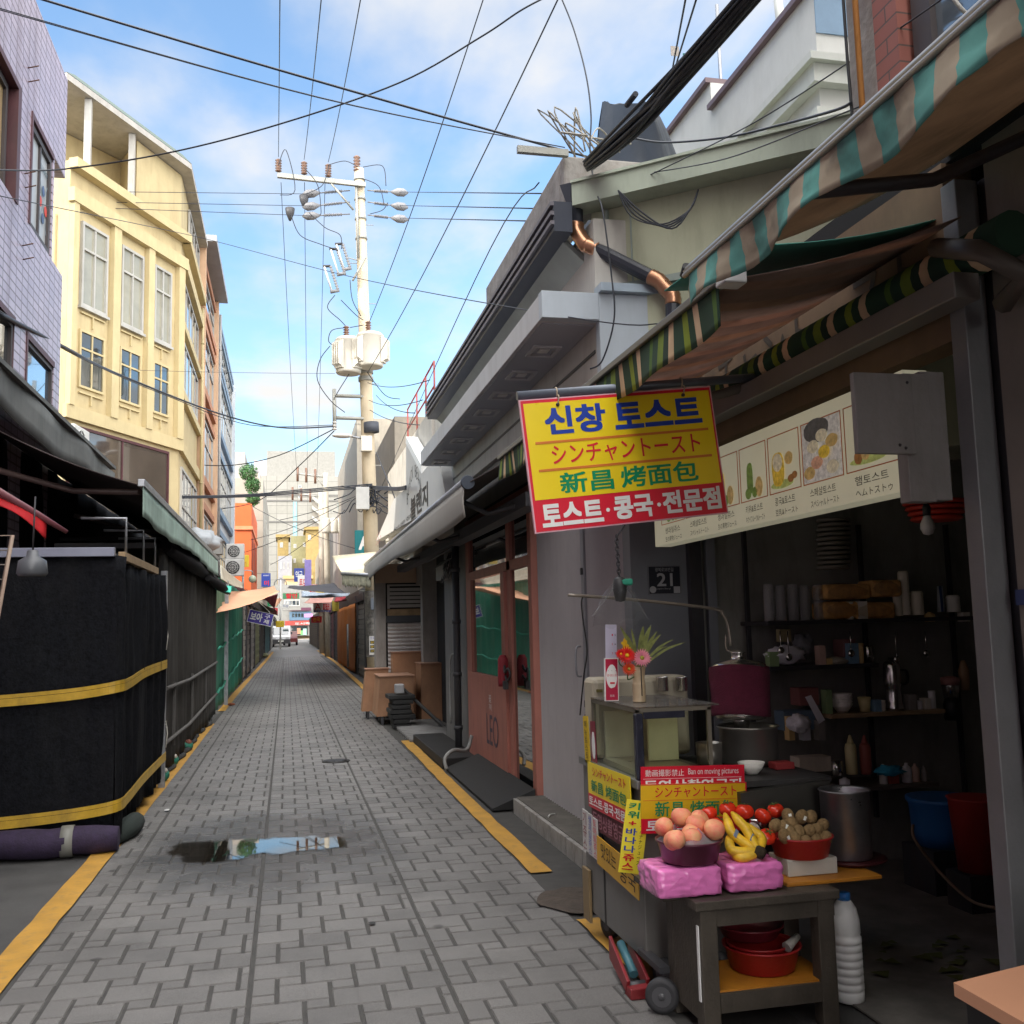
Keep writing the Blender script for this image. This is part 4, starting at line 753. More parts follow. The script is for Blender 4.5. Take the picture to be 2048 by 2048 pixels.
# right side beyond the shutter: shop fronts and blocks
R_ = [(27.2, 31, 'narrow dark shop front behind the posters on the pole', 1, 1), (31.1, 34.6, 'grey panelled shop front before the orange curtain', 2, 2), (34.7, 47.5, 'shop front with rust orange door curtain', 5, 0), (47.6, 52, 'dark shop front just past the orange curtain', 1, 1), (52.1, 56, 'dark red shop front past the orange curtain', 0, 0), (56.1, 64, 'grey shuttered shop front past the dark red one', 2, 2), (64.1, 80, 'brown shop front before the sunlit doorway', 5, 5), (80.2, 110, 'sunlit tan shop front near the alley end', 3, 5)]
for y0, y1, lab, a, c in R_: shopfront(lab, 2.42, y0, y1, 2.9, Mc[a], M_roll if c == 2 else Mc[c], -1)
cu_ = curtain((2.30, 47.0, 0), (2.30, 35.2, 0), .05, 2.45, amp=.05, freq=1.5, seed=51, nx=80); tag(cu_.build('door_curtain', mat('orange_canvas', (.42, .13, .015), rough=.7, var=.15), solid=.006), 'rust orange canvas curtain hung over a shop front', 'curtain')
tag(MB().tube([at(696, 1334, Y=33), at(695, 1248, Y=33)], .035).build('prop_pole', M_galv), 'thin grey prop pole in front of the orange curtain', 'pole')
block('beige three storey block behind the utility pole', 2.9, 9, 27, 39, 7.4, mat('block_beige', (.27, .24, .195), dirt=.3), [('l', 1, 4, 4.5, 6.5, 2)])
block('cream block with steel balcony behind the far poles', 2.9, 9, 42, 58, 10.5, mat('block_cream', (.30, .27, .22), dirt=.3), [('c', 1, 3, 4.5, 7, 1)])
block('grey block on the right near the alley end', 3.2, 10, 62, 84, 9.0, mat('block_grey', (.32, .30, .28), dirt=.3), [('c', .5, 2.5, 4, 6, 2)])
block('tan block on the far right corner', 3.4, 10, 100, 125, 10.0, mat('block_tan', (.36, .28, .19), dirt=.3), [('c', .5, 2.5, 4, 6, 2)])
# far signs
t, F = sign('purple tilted shop sign lettered in white with pale outline', at(521, 1236, Y=27), (1, 0, -.245), .64, .335, M_pur, border=(.012, W1), u=(.245, 0, 1))
text('보아', F, (.06, .07, .36, .28), W1, t, bold=.03); text('구', F, (.42, .18, .55, .29), W1, t, bold=.02); text('제', F, (.42, .05, .55, .16), W1, t, bold=.02)
t, F = sign('amber yellow shop sign on the blue building, orange letters', at(478, 1122, Y=38), (1, .05, 0), .72, .44, M_yel2); text('옥수선', F, (.10, .06, .62, .20), mat('sign_orange', (.60, .16, .02)), t, bold=.01)
t, F = sign('navy upright sign with a red letter near the orange house', at(532, 1160, Y=57), (1, .05, 0), .50, .76, M_blu); text('미', F, (.16, .08, .40, .34), M_red, t, bold=.02); text('smart', F, (.10, .60, .42, .68), W1, t)
t, F = sign('small yellow sign above the parked van', at(560, 1248, Y=75), (1, 0, 0), .60, .46, M_yel2); text('영호', F, (.1, .12, .5, .36), mat('sign_lime', (.30, .30, .02)), t)
t, F = sign('white sign with large red letter A and red square', at(644, 1215, Y=38), (1, .03, 0), .64, .36, W1, border=(.01, M_red)); text('A', F, (.05, .10, .28, .33), M_red, t); MB().fbox(F, .36, .60, .09, .32, .001, .004).build('red_square', M_red, t); text('은주', F, (.38, .21, .58, .31), W1, t, lift=.006); text('상회', F, (.38, .10, .58, .20), W1, t, lift=.006)
MB().fbox(F, 0, .64, 0, .075, .001, .004).build('blue_band', M_blu, t); text('제주밀면분점', F, (.06, .012, .58, .066), W1, t, lift=.006)
t, F = sign('red sign with yellow letters under the white A sign', at(633, 1239, Y=46), (1, 0, 0), .46, .29, M_red); text('천국', F, (.08, .06, .38, .23), M_yel2, t, bold=.01)
t, F = sign('olive yellow drum shaped sign right of the white A sign', at(671, 1212, Y=39), (1, 0, 0), .26, .40, mat('sign_olive', (.48, .40, .06)))
t, F = sign('small pink neon sign deep in the alley', at(617, 1231, Y=90), (1, 0, 0), .75, .30, mat('neon_pink', (.85, .35, .75), rough=.4, emit=.5))
t, F = sign('blue oval sign on the pale side shop', at(571, 1212, Y=120), (1, 0, 0), .8, .5, W1); text('치과', F, (.1, .1, .7, .4), M_blu, t)
t, F = sign('teal sign with white letter A beside the utility pole', at(728, 1086, Y=27), (1, -.1, 0), .5, .70, mat('sign_teal', (.01, .16, .18))); text('A', F, (.12, .18, .40, .52), W1, t, bold=.03)
lv = sign('lavender upright banner column under the far poles', at(616, 1148, Y=62), (1, 0, 0), .40, 1.75, mat('lavender', (.30, .26, .62)), th=.3)
t, F = sign('red sign between the canopies deep in the alley', at(582, 1192, Y=95), (1, 0, 0), 1.5, .55, mat('sign_green2', (.08, .25, .12))); text('할인', F, (.3, .06, 1.3, .5), M_red, t, bold=.04)
# far canopies on the right
M_stripe = stripemat('blue_white_stripe', [(0, 'C9D2DC'), (.5, '7F93AA')], .22, 'y', dirt=.2)
canopy('dark grey canvas canopy stretched across the middle of the alley', [at(573, 1176, Y=30), at(692, 1186, Y=27), at(668, 1166, Y=36), at(578, 1172, Y=38)], mat('grey_canopy', (.055, .055, .065), rough=.8), sagz=.05)
canopy('blue and white striped tarpaulin under the grey canopy', [at(603, 1195, Y=36), at(690, 1192, Y=30), at(700, 1186, Y=34), at(603, 1182, Y=42)], M_stripe, sagz=.06, name='tarpaulin', cat='tarpaulin')
canopy('pink canvas awning behind the white A sign', [at(607, 1206, Y=45), at(662, 1205, Y=38), at(668, 1192, Y=42), at(622, 1194, Y=52)], mat('pink_canvas', (.62, .33, .27), rough=.8), sagz=.05, name='small_awning', cat='awning')
canopy('red canvas scrap right of the pink awning', [at(668, 1204, Y=36), at(694, 1200, Y=33), at(690, 1191, Y=36), at(672, 1192, Y=40)], mat('red_canvas', (.40, .03, .04), rough=.8), sagz=.04, name='canvas_flap', cat='canvas flap')
fr_ = thing('tattered_awning', 'sunlit cream awning with a tattered fringe above the crates', 'awning', (2.0, 21, 2.6)); A, B, C, D = at(684, 1147, Y=18.6), at(742, 1150, Y=17.6), at(752, 1104, Y=25), at(664, 1112, Y=27.5)
MB().grid(lambda u, v: A.lerp(B, u).lerp(D.lerp(C, u), v), 10, 10).build('canopy', mat('cream_canvas', (.55, .49, .35), rough=.8, dirt=.2), fr_, solid=.01)
MB().grid(lambda u, v: A.lerp(B, u) + V((.012 * math.sin(u * 60), .03 * v * math.sin(u * 31), -(.22 + .07 * noise.noise(V((u * 40, 1, 2)))) * v)), 70, 4).build('fringe', mat('fringe_cloth', (.26, .25, .18), rough=.9, var=.4, scale=20), fr_, solid=.004)
MB().tube([A, B], .03).build('front_bar', M_galv, fr_)
# van and car far down the alley
def van(x, y):
    t = thing('parked_van', 'white and dark grey van parked far down the alley', 'van', (x, y, 0)); F = Fr((x - .85, y, 0)); w_ = 1.7
    side = [(0, .32), (-.05, .75), (.05, .98), (.75, 1.05), (1.25, 1.85), (1.7, 1.95), (4.3, 1.95), (4.5, 1.2), (4.5, .32)]
    def body(z0, z1, x0, x1, m, nm, pts): MB().prism([(x0, y + a, b) for a, b in pts], (x1 - x0, 0, 0)).build(nm, m, t, bevel=.06)
    body(0, 0, x - .85, x + .85, mat('van_white', (.68, .69, .71), rough=.25, var=.04), 'body', [(0, .72), (.02, .95), (.55, 1.08), (1.15, 1.86), (1.6, 1.96), (4.4, 1.96), (4.5, 1.2), (4.5, .72)])
    body(0, 0, x - .86, x + .86, mat('van_grey', (.055, .055, .06), rough=.4), 'lower_body', [(-.06, .30), (-.08, .70), (4.55, .715), (4.55, .30)])
    Mw = glassmat('car_glass', (.03, .04, .05)); n_ = V((0, -.79, .61)); F2 = Fr((x - .70, y + .60, 1.13), (1, 0, 0), (0, .6, .78)); MB().fbox(F2, 0, 1.40, 0, .84, .005, .03).build('windscreen', Mw, t)
    for s_ in (-1, 1):
        MB().box(x + s_ * .60 - .16, x + s_ * .60 + .16, y - .03, y + .05, .78, .92).build('headlight', mat('lamp_clear', (.6, .6, .6), rough=.1), t, bevel=.02)
        MB().box(x + s_ * .96 - .08, x + s_ * .96 + .08, y + .75, y + .82, 1.15, 1.35).build('mirror', mat('van_grey', 0), t, bevel=.02)
        for yy in (.8, 3.6):
            wh = MB().lathe([(.31, -.1), (.33, 0), (.31, .1)], (x + s_ * .76, y + yy, .33), (1, 0, 0), n=20).build('wheel', mat('tyre', (.02, .02, .02), rough=.8), t); MB().lathe([(.18, -.11), (.18, .11)], (x + s_ * .77, y + yy, .33), (1, 0, 0), n=14).build('rim', mat('rim', (.4, .4, .4), rough=.3, metal=.8), wh)
    MB().box(x - .24, x + .24, y - .11, y - .085, .48, .60).build('number_plate', mat('plate_white', (.7, .7, .66)), t)
    return t
van(-.55, 95)
t = thing('parked_car', 'dark red car parked just behind the white van', 'car', (.35, 104, 0)); MB().prism([(-.35, 104 + a, b) for a, b in ((0, .3), (0, .7), (1.0, .88), (1.6, 1.38), (3, 1.42), (3.8, .95), (4.2, .9), (4.2, .3))], (1.4, 0, 0)).build('body', mat('car_red', (.16, .03, .03), rough=.3), t, bevel=.05)
for s_ in (-.28, .98):
    for yy in (.8, 3.3): MB().lathe([(.28, -.1), (.30, 0), (.28, .1)], (s_, 104 + yy, .3), (1, 0, 0), n=16).build('wheel', mat('tyre', 0), t)
F2 = Fr((-.28, 105.08, .92), (1, 0, 0), (0, .6, .5)); MB().fbox(F2, 0, 1.26, 0, .66, .005, .02).build('windscreen', glassmat('car_glass'), t)
# ================================================================== RIGHT: corner building (canopy, pale green end, shutter, red door)
M_pg = mat('pale_green_render', (.42, .43, .31), rough=.8, var=.09, scale=1, bump=.10, bscale=14, dirt=.5, dcol=(.22, .22, .15)); M_pg2 = mat('pale_green_trim', (.42, .47, .38), rough=.7, var=.06, dirt=.3)
M_gw = mat('grey_white_panel', (.48, .49, .51), rough=.5, var=.07, dirt=.5, dcol=(.3, .3, .3)); M_gs = mat('soffit_panel', (.34, .36, .41), rough=.5, var=.04)
M_bluep = mat('pale_blue_panel', (.40, .45, .50), rough=.5, var=.05, dirt=.25, dcol=(.28, .3, .31)); M_warmw = mat('warm_white_panel', (.50, .48, .44), rough=.7, var=.08, dirt=.6, dcol=(.3, .28, .25), streak=5)
cb_ = thing('corner_building', 'pale green corner building with white canopy, red framed door and grey folding shutter', 'building', (3, 9.5, 0))
XF = 2.15
# facade walls (openings for shutter and door left free)
w0 = MB()
w0.box(XF + .02, XF + .30, 6.02, 13.0, 2.75, 3.32); w0.box(XF + .02, XF + .3, 12.0, 13.9, 0, 2.748)
w0.build('facade_wall', mat('dark_grey_wall', (.20, .19, .18), rough=.7, var=.12, dirt=.4), cb_)
MB().box(XF - .03, XF + .29, 6.45, 13.0, 3.322, 4.45).build('upper_wall', M_warmw, cb_)
b = MB()
for z in (3.48, 3.70): b.box(XF - .036, XF - .031, 6.5, 13.0, z, z + .025)
b.build('panel_seam', M_dsteel, cb_)
MB().box(XF + .31, 8, 6.5, 13.0, 3.3, 4.55).build('core', M_pg, cb_)
# white projecting canopy with recessed lamps
cn = MB().box(1.70, XF - .032, 6.45, 12.7, 3.68, 3.86); can = cn.build('canopy', M_gw, cb_, bevel=.004)
MB().box(1.73, XF - .035, 6.48, 12.68, 3.672, 3.679).build('soffit', M_gs, can)
for k in range(8):
    y = 7.0 + k * .74; b = MB(); x0, x1 = 1.80, 2.02
    for q in ((x0, x1, y, y + .03), (x0, x1, y + .25, y + .28), (x0, x0 + .03, y + .03, y + .25), (x1 - .03, x1, y + .03, y + .25)): b.box(*q, 3.655, 3.671)
    d_ = b.build('downlight', M_gw, can); MB().box(x0 + .07, x1 - .07, y + .09, y + .19, 3.662, 3.671).build('lamp_tube', mat('lamp_off', (.6, .6, .58), rough=.3), d_)
# blue-white cheek panel at its near end, returning down and to the right
b = MB(); b.box(XF - .04, 2.9, 6.36, 6.449, 3.30, 3.87); b.box(1.70, XF - .041, 6.36, 6.449, 3.68, 3.87); b.build('cheek_panel', M_bluep, cb_, bevel=.003)
MB().box(XF - .04, 2.95, 6.30, 6.455, 3.872, 3.93).build('panel_cap', mat('cap_blue', (.33, .40, .47), rough=.5), cb_)
# diagonal pale green end wall with ledge
PA, PB = V((2.16, 6.62, 0)), V((3.95, 5.10, 0)); rd = (PB - PA).normalized(); FD = Fr(PA, rd, (0, 0, 1)); LD = (PB - PA).length
FDn = FD.n
b = MB(); b.fbox(FD, 0, LD, 2.6, 4.66, -.6, 0); b.build('end_wall', M_pg, cb_)
b = MB(); b.fbox(FD, -.06, LD + .3, 4.56, 4.72, .002, .20); b.fbox(FD, -.06, LD + .3, 4.721, 4.74, -.5, .22); b.build('ledge', M_pg2, cb_)
b = MB(); b.fbox(FD, .12, .14, 3.95, 4.55, .002, .03); b.fbox(FD, .12, 1.3, 3.93, 3.98, .002, .04); b.fbox(FD, .30, .31, 3.98, 4.5, .002, .012); b.build('seam', mat('seam_green', (.28, .33, .30), rough=.6), cb_)
# eaves soffit, dark gutter with ribs, weathered concrete parapet
b = MB(); b.prism([(1.92, 6.7, 4.40), (2.2, 6.7, 4.15), (2.2, 13.0, 4.15), (1.92, 13.0, 4.40)], (0, 0, .05)); b.build('eaves_soffit', mat('soffit_olive', (.30, .32, .30), rough=.6), cb_)
b = MB(); b.box(1.84, 1.98, 6.5, 13.0, 4.36, 4.58); b.build('gutter', mat('gutter_navy', (.030, .036, .055), rough=.45, var=.2), cb_)
b = MB()
for z in (4.40, 4.47, 4.54): b.box(1.815, 1.842, 6.48, 13.02, z, z + .028)
b.build('gutter_rib', mat('gutter_edge', (.13, .12, .14), rough=.5), cb_)
M_conc = mat('weathered_concrete', (.30, .28, .26), rough=.9, var=.25, scale=5, dirt=.7, dcol=(.12, .07, .06), streak=1, dscale=3, bump=.5, bscale=30)
b = MB(); b.box(1.98, 2.2, 6.80, 9.6, 4.582, 5.02); b.box(2.0, 2.2, 9.6, 13.0, 4.582, 4.85); b.box(1.98, 2.62, 6.68, 6.799, 4.582, 5.02); b.build('parapet', M_conc, cb_, bevel=.015)
# rainwater head, copper elbows and black downpipe along the end wall
dp = MB(); M_cop = mat('copper', (.42, .22, .13), rough=.28, metal=.85, var=.2); M_pipe = mat('pipe_black', (.022, .025, .035), rough=.35, var=.2)
q0, e1, e2, e3, e4, e5 = [atp(u, v, FD, .10) for u, v in ((1152, 402), (1154, 462), (1180, 492), (1318, 562), (1345, 592), (1347, 720))]
pipe = MB().tube([q0, e1, e1.lerp(e2, .6) - V((0, 0, .03)), e2, e3, e3.lerp(e4, .6), e4, e5], .050, n=10, smooth=False).build('downpipe', M_pipe, cb_)
for P_ in ([e1 + V((0, 0, .06)), e1, e1.lerp(e2, .6) - V((0, 0, .03)), e2, e2.lerp(e3, .12)], [e3.lerp(e2, .12), e3, e3.lerp(e4, .6), e4, e4 - V((0, 0, .06))]):
    pts = smooth_pts(P_, 5); MB().tube(pts, [.054 + (.004 if i % 2 else 0) for i in range(len(pts))], n=10).build('elbow', M_cop, pipe)
b = MB(); F = Fr(q0 + V((0, 0, .02)), FD.r); b.hexa([F.p(-.05, -.06, .05), F.p(.05, -.06, .05), F.p(.05, -.06, -.05), F.p(-.05, -.06, -.05), F.p(-.09, .09, .08), F.p(.09, .09, .08), F.p(.09, .09, -.07), F.p(-.09, .09, -.07)]); b.build('rain_head', mat('rain_head', (.05, .055, .07), rough=.4), pipe)
# folding shutter
sh = MB(); z0, z1 = .125, 2.5; n = 0; y = 6.04
prof = []
while y < 8.48: prof.append((XF + (.0 if n % 2 else .032), y)); y += .034; n += 1
for i in range(len(prof) - 1): (xa, ya), (xb, yb_) = prof[i], prof[i + 1]; sh.face([(xa, ya, z0), (xa, ya, z1), (xb, yb_, z1), (xb, yb_, z0)])
shut = sh.build('folding_shutter', mat('shutter_grey', (.40, .385, .385), rough=.5, var=.07, scale=1.5, dirt=.2, dcol=(.15, .14, .13)), cb_)
MB().box(XF - .012, XF + .04, 7.02, 7.10, z0, z1).build('meeting_stile', mat('shutter_stile', (.22, .22, .24), rough=.45), shut, bevel=.004)
for z in (1.95, .98, .88): MB().box(XF - .025, XF - .013, 7.04, 7.08, z, z + .05).build('lock', M_dsteel, shut, bevel=.003)
MB().tube(smooth_pts([(XF - .012, 7.16, 1.42), (XF - .05, 7.16, 1.40), (XF - .05, 7.16, 1.22), (XF - .012, 7.16, 1.20)], 4), .008, n=6).build('handle', M_galv, shut)
MB().box(XF - .02, XF + .06, 6.02, 8.50, 2.5, 2.56).build('head_track', M_dsteel, shut)
# red framed glazed door
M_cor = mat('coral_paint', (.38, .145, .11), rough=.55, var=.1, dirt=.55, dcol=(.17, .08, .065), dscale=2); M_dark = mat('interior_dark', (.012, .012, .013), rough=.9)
dr = MB(); XD = 2.12
def pil(y0, y1, z0, z1, x=XD, d=.07): dr.box(x, x + d, y0, y1, z0, z1)
pil(8.58, 8.70, .05, 2.85); pil(11.7, 11.88, 0, 2.85); pil(8.70, 11.7, 2.66, 2.85); pil(8.70, 11.7, 2.12, 2.22); pil(9.44, 9.60, .10, 2.66); 
door = dr.build('door_frame', M_cor, cb_, bevel=.006)
lf = MB(); lf.box(2.09, 2.14, 9.60, 11.7, .08, 1.06); lf.box(2.09, 2.14, 11.42, 11.7, 1.062, 2.12); lf.box(2.09, 2.14, 9.60, 9.76, 1.062, 2.12); lf.build('door_panel', M_cor, door, bevel=.004)
M_mirror = glassmat('door_glass', (.015, .017, .018), rough=.01, refl=1.0)
MB().box(2.145, 2.155, 8.70, 9.44, .12, 2.12).build('door_glass', M_mirror, door); MB().box(2.120, 2.128, 9.76, 11.42, 1.062, 2.12).build('door_glass', M_mirror, door); MB().box(2.15, 2.158, 8.70, 11.7, 2.22, 2.66).build('transom_glass', M_mirror, door)
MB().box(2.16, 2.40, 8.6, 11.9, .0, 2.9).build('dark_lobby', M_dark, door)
F = face_left(2.088, 11.0, 0); text('LEO', F, (.40, .34, 1.0, .66), mat('leo_ink', (.09, .065, .09), rough=.6), door); text('꽃', F, (.55, .78, .68, .86), W1, door); text('가게', F, (.55, .70, .68, .77), W1, door)
ch = MB(); ch.lathe([(.05, 0), (.055, .05), (.05, .26), (.03, .30)], (2.05, 9.52, 1.0), n=10); tag(ch.build('lock_pouch', mat('red_pouch', (.24, .02, .03), rough=.7)), 'red cloth pouch hung over the lock of the coral door', 'pouch')
b = MB(); b.tube(smooth_pts([(2.06, 9.50, 1.22), (2.04, 9.40, 1.14), (2.05, 9.30, 1.18), (2.06, 9.26, 1.12), (2.05, 9.34, 1.06), (2.06, 9.46, 1.10)], 5), .012, n=6); b.box(2.02, 2.06, 9.34, 9.42, .98, 1.06); tag(b.build('chain_lock', M_dsteel), 'dark chain with padlock on the coral door', 'padlock')
# dark rubber ramps before the door, hose, mat
M_rub = mat('ramp_rubber', (.018, .018, .018), rough=.75, var=.3, scale=12, bump=.5, bscale=300)
b = MB(); b.prism([(1.72, 8.55, .012), (1.72, 8.55, .03), (2.10, 8.55, .17), (2.10, 8.55, .012)], (0, 2.6, 0)); tag(b.build('ramp', M_rub), 'tilted dark checkered ramp plate leading to the coral door', 'ramp')
b = MB(); b.box(1.70, 2.12, 11.25, 13.9, .006, .12); tag(b.build('doorstep_box', mat('box_black', (.016, .015, .015), rough=.7), bevel=.01), 'low black platform past the ramp plate', 'platform')
b = MB().tube(smooth_pts([(2.05, 11.3, .35), (1.98, 11.25, .20), (1.80, 11.1, .22), (1.70, 11.05, .14), (1.71, 11.0, .03)], 6), .022, n=8); tag(b.build('hose', mat('hose_grey', (.22, .22, .21), rough=.5)), 'grey flexible hose curling onto the yellow line', 'hose')
b = MB()
for k in range(12): b.tube([(1.66, 14.0 + k * .23, .02), (2.45, 14.0 + k * .23, .035)], .045, n=8)
tag(b.build('corrugated_mat', mat('corrugated_grey', (.17, .165, .16), rough=.6, dirt=.4)), 'grey corrugated plastic sheet on the ground before the dark doorway', 'mat')
# cable mess and conduit on the wall beside the door
b = MB()
for k in range(9):
    y = 12.3 + random.uniform(0, .7); b.tube(smooth_pts([(2.1, y, 2.55), (2.02, y + random.uniform(-.3, .3), 2.25 + random.uniform(-.1, .1)), (2.06, y + random.uniform(-.2, .5), 2.45), (2.0, y + .6, 2.40)], 5), .009, n=5)
b.tube([(1.95, 11.8, 2.54), (1.98, 14.2, 2.52)], .014); tag(b.build('cable_tangle', M_dsteel), 'tangle of black cables under the canopy beside the coral door', 'cables')
tag(MB().tube(smooth_pts([(2.14, 12.75, 2.6), (2.14, 12.7, 1.45), (2.14, 12.9, 1.25), (2.14, 13.3, 1.12), (2.14, 13.35, .3)], 5), .012, n=6).build('conduit', mat('conduit_white', (.36, .36, .34), rough=.5)), 'thin pale conduit bent down the grey wall', 'conduit')
tag(MB().box(2.03, 2.14, 13.1, 13.75, 2.22, 2.42).build('meter_box', mat('meter_grey', (.28, .27, .25), rough=.6), bevel=.01), 'small grey meter box under the cable tangle', 'meter box')
# dark doorway and roller shutter shop further on
rs = thing('roller_shop', 'shop with grey roller shutter and dark side doorway beyond the door', 'shop', (3, 19, 0))
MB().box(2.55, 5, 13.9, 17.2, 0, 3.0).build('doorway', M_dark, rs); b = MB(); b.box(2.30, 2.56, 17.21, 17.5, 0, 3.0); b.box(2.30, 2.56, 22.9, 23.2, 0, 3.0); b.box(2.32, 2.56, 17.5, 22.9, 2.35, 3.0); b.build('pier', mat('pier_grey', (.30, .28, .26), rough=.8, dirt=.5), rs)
# the shutter itself stands square to the alley, facing back down it
FR = Fr((2.30, 17.9, 0), (1, .0, 0)); 
a0, a1 = at(776, 1330, Y=18.2).x, at(850, 1330, Y=18.2).x; FR = Fr((a0, 18.2, 0)); wd = a1 - a0
b = MB(); n = 22
for k in range(n):
    z = .12 + k * 1.55 / n
    for j in range(4):
        t0, t1 = j / 4, (j + 1) / 4; b.face([FR.p(0, z + t0 * 1.55 / n, .03 * math.sin(t0 * math.pi)), FR.p(wd, z + t0 * 1.55 / n, .03 * math.sin(t0 * math.pi)), FR.p(wd, z + t1 * 1.55 / n, .03 * math.sin(t1 * math.pi)), FR.p(0, z + t1 * 1.55 / n, .03 * math.sin(t1 * math.pi))], 0, True)
rsh = b.build('roller_shutter', mat('roller_steel', (.55, .53, .52), rough=.45, metal=.1, var=.15, dirt=.3), rs)
b = MB(); b.fbox(FR, -.02, wd, 1.68, 1.80, -.05, .04); b.build('head_box', mat('head_dark', (.045, .05, .06), rough=.4), rsh)
b = MB(); b.fbox(FR, 0, wd, 1.802, 1.92, -.05, .02); b.build('head_panel', M_wood, rsh)
b = MB()
for k in range(5): b.fbox(FR, .02, wd, 1.95 + k * .075, 1.95 + k * .075 + .055, -.02, .02)
for q in ((0, .04, 1.93, 2.34), (wd - .04, wd, 1.93, 2.34), (.0, wd, 2.34, 2.37)): b.fbox(FR, *q, -.02, .035)
b.build('vent_grille', mat('vent_grey', (.36, .345, .33), rough=.5), rsh)
MB().fbox(FR, -.22, -.03, 0, 2.6, -.3, .0).build('jamb', mat('pier_grey', 0), rs); MB().fbox(FR, -.22, wd + .8, 2.40, 2.75, -.3, .02).build('lintel', mat('lintel_beige', (.45, .33, .24), rough=.7), rs)
MB().fbox(FR, -.02, wd + .02, 0, 2.4, -.5, -.06).build('backing', M_dark, rs)
# stepped wooden crates in front
M_cr = mat('plywood', (.36, .19, .105), rough=.65, var=.2, scale=3, dirt=.3, dcol=(.12, .07, .05))
def crate(x0, x1, y0, y1, z0, z1, label, legs=True, sl=0.):
    t = thing('crate', label, 'crate', ((x0 + x1) / 2, (y0 + y1) / 2, 0), 'wooden stall crates')
    b = MB(); e = .018
    b.hexa([(x0 + sl * -1, y0, z0), (x1, y0, z0), (x1, y1, z0), (x0 - sl, y1, z0), (x0, y0, z1 - e), (x1, y0, z1 - e), (x1, y1, z1 - e), (x0, y1, z1 - e)]); b.build('box', M_cr, t, bevel=.004)
    MB().box(x0 - .02, x1 + .02, y0 - .02, y1 + .02, z1 - e, z1).build('top_board', mat('plywood_top', (.36, .20, .13), rough=.6), t, bevel=.003)
    if legs:
        for p in ((x0 + .03, y0 + .03), (x0 + .03, y1 - .03), (x1 - .03, y0 + .03)): MB().box(p[0] - .02, p[0] + .02, p[1] - .02, p[1] + .02, 0, z0).build('leg', M_dsteel, t)
crate(1.50, 2.05, 16.6, 17.6, .14, .80, 'foremost wooden crate beside the stacked rubble', True, .06); crate(1.36, 1.75, 17.75, 18.1, .14, .88, 'narrow leaning crate at the left end of the crates', True, .08)
crate(1.82, 2.5, 17.7, 18.05, .0, 1.16, 'tall crate standing behind the foremost one', False); crate(2.2, 2.75, 16.8, 17.5, .0, .98, 'dark sided crate next to the black doorway', False)
b = MB()
for k in range(7): zz = .02 + k * .075; b.box(1.60 + random.uniform(-.06, .04), 1.92 + random.uniform(-.05, .05), 15.7, 16.3, zz, zz + .065)
b.tube([(1.8, 16.0, .62), (2.35, 15.2, .05)], .03); tag(b.build('stacked_weights', mat('weight_black', (.022, .022, .022), rough=.7, var=.4, dirt=.4), bevel=.01), 'stack of black rubber weights in front of the crates', 'weights')
tag(MB().box(1.66, 1.80, 15.75, 15.95, .56, .70).build('grey_block', mat('block_light', (.35, .35, .36), rough=.8), bevel=.015), 'pale grey block on top of the black weights', 'block')
# corner of white sign building past the canopy, with shop name
wb = thing('sign_building', 'white shop board with notched top and black Korean lettering past the canopy', 'sign board', (2.0, 15.5, 2.8)); XS = 1.98
o_ = [at(u, v, X=XS) for u, v in ((893, 1000), (879, 922), (865, 922), (843, 947), (812, 887), (812, 977), (788, 998), (752, 1082))]
MB().prism(o_, (.16, 0, 0)).build('board', mat('board_white', (.52, .51, .49), rough=.5, var=.05, dirt=.2, dcol=(.3, .3, .28)), wb)
F = face_left(XS, 18.9, 0); A, B = at(822, 1043, X=XS), at(856, 1000, X=XS); text('블랜지', F, (18.9 - A.y, min(A.z, B.z) + .02, 18.9 - B.y, min(A.z, B.z) + .36), M_blk, wb, bold=.03)
A, B = at(815, 992, X=XS), at(841, 975, X=XS); a0, a1, z0 = 18.9 - A.y, 18.9 - B.y, (A.z + B.z) / 2
for i, chx in enumerate('BLACK BEAN'):
    if chx == ' ': continue
    k = (i - 4.5) / 4.5; cx_, cz_ = (a0 + a1) / 2 + k * (a1 - a0) / 2, z0 + .34 * (1 - k * k); text(chx, F, (cx_ - .08, cz_ - .10, cx_ + .06, cz_ + .10), M_blk, wb)
A, B = at(752, 1100, X=XS), at(822, 1048, X=XS); text('· · · · 스시전문점', F, (18.9 - A.y + .4, A.z + .02, 18.9 - B.y, A.z + .09), M_blk, wb)
for k in range(8): c = F.p(18.9 - A.y + .1 + .15 * k, A.z + .12 + .09 * (k % 3), .002); MB().prism([c + F.r * .03 * math.cos(q) + F.u * .03 * math.sin(q) for q in (0, 1.26, 2.5, 3.8, 5.0)], F.n * .002).build('flower_mark', mat('rose_ink', (.45, .12, .16)), wb)
b = MB(); A, B = o_[3], o_[4]; e = V((0, 0, .12)); b.prism([A + V((-.004, 0, .003)), B + V((-.004, 0, .003)), B + e, A + e], (.2, 0, 0)); b.build('slanted_cap', W1, wb)
wl = thing('white_block', 'sunlit white rooftop block with red railing past the canopy', 'building', (3.2, 17, 0))
MB().box(2.20, 6, 15.1, 22, 3.0, 5.0).build('wall', mat('lime_white', (.50, .47, .42), dirt=.3), wl); MB().box(2.25, 4, 13.1, 15.09, 3.0, 4.95).build('lower_block', mat('lime_white', 0), wl)
b = MB(); M_rr = mat('red_rail', (.35, .08, .07), rough=.5)
for y in (15.4, 16.4, 17.6, 19): b.tube([(2.3, y, 4.99), (2.3, y, 5.82)], .016)
for z in (5.42, 5.82): b.tube([(2.3, 15.4, z), (2.3, 19, z)], .016)
b.build('railing', M_rr, wl)
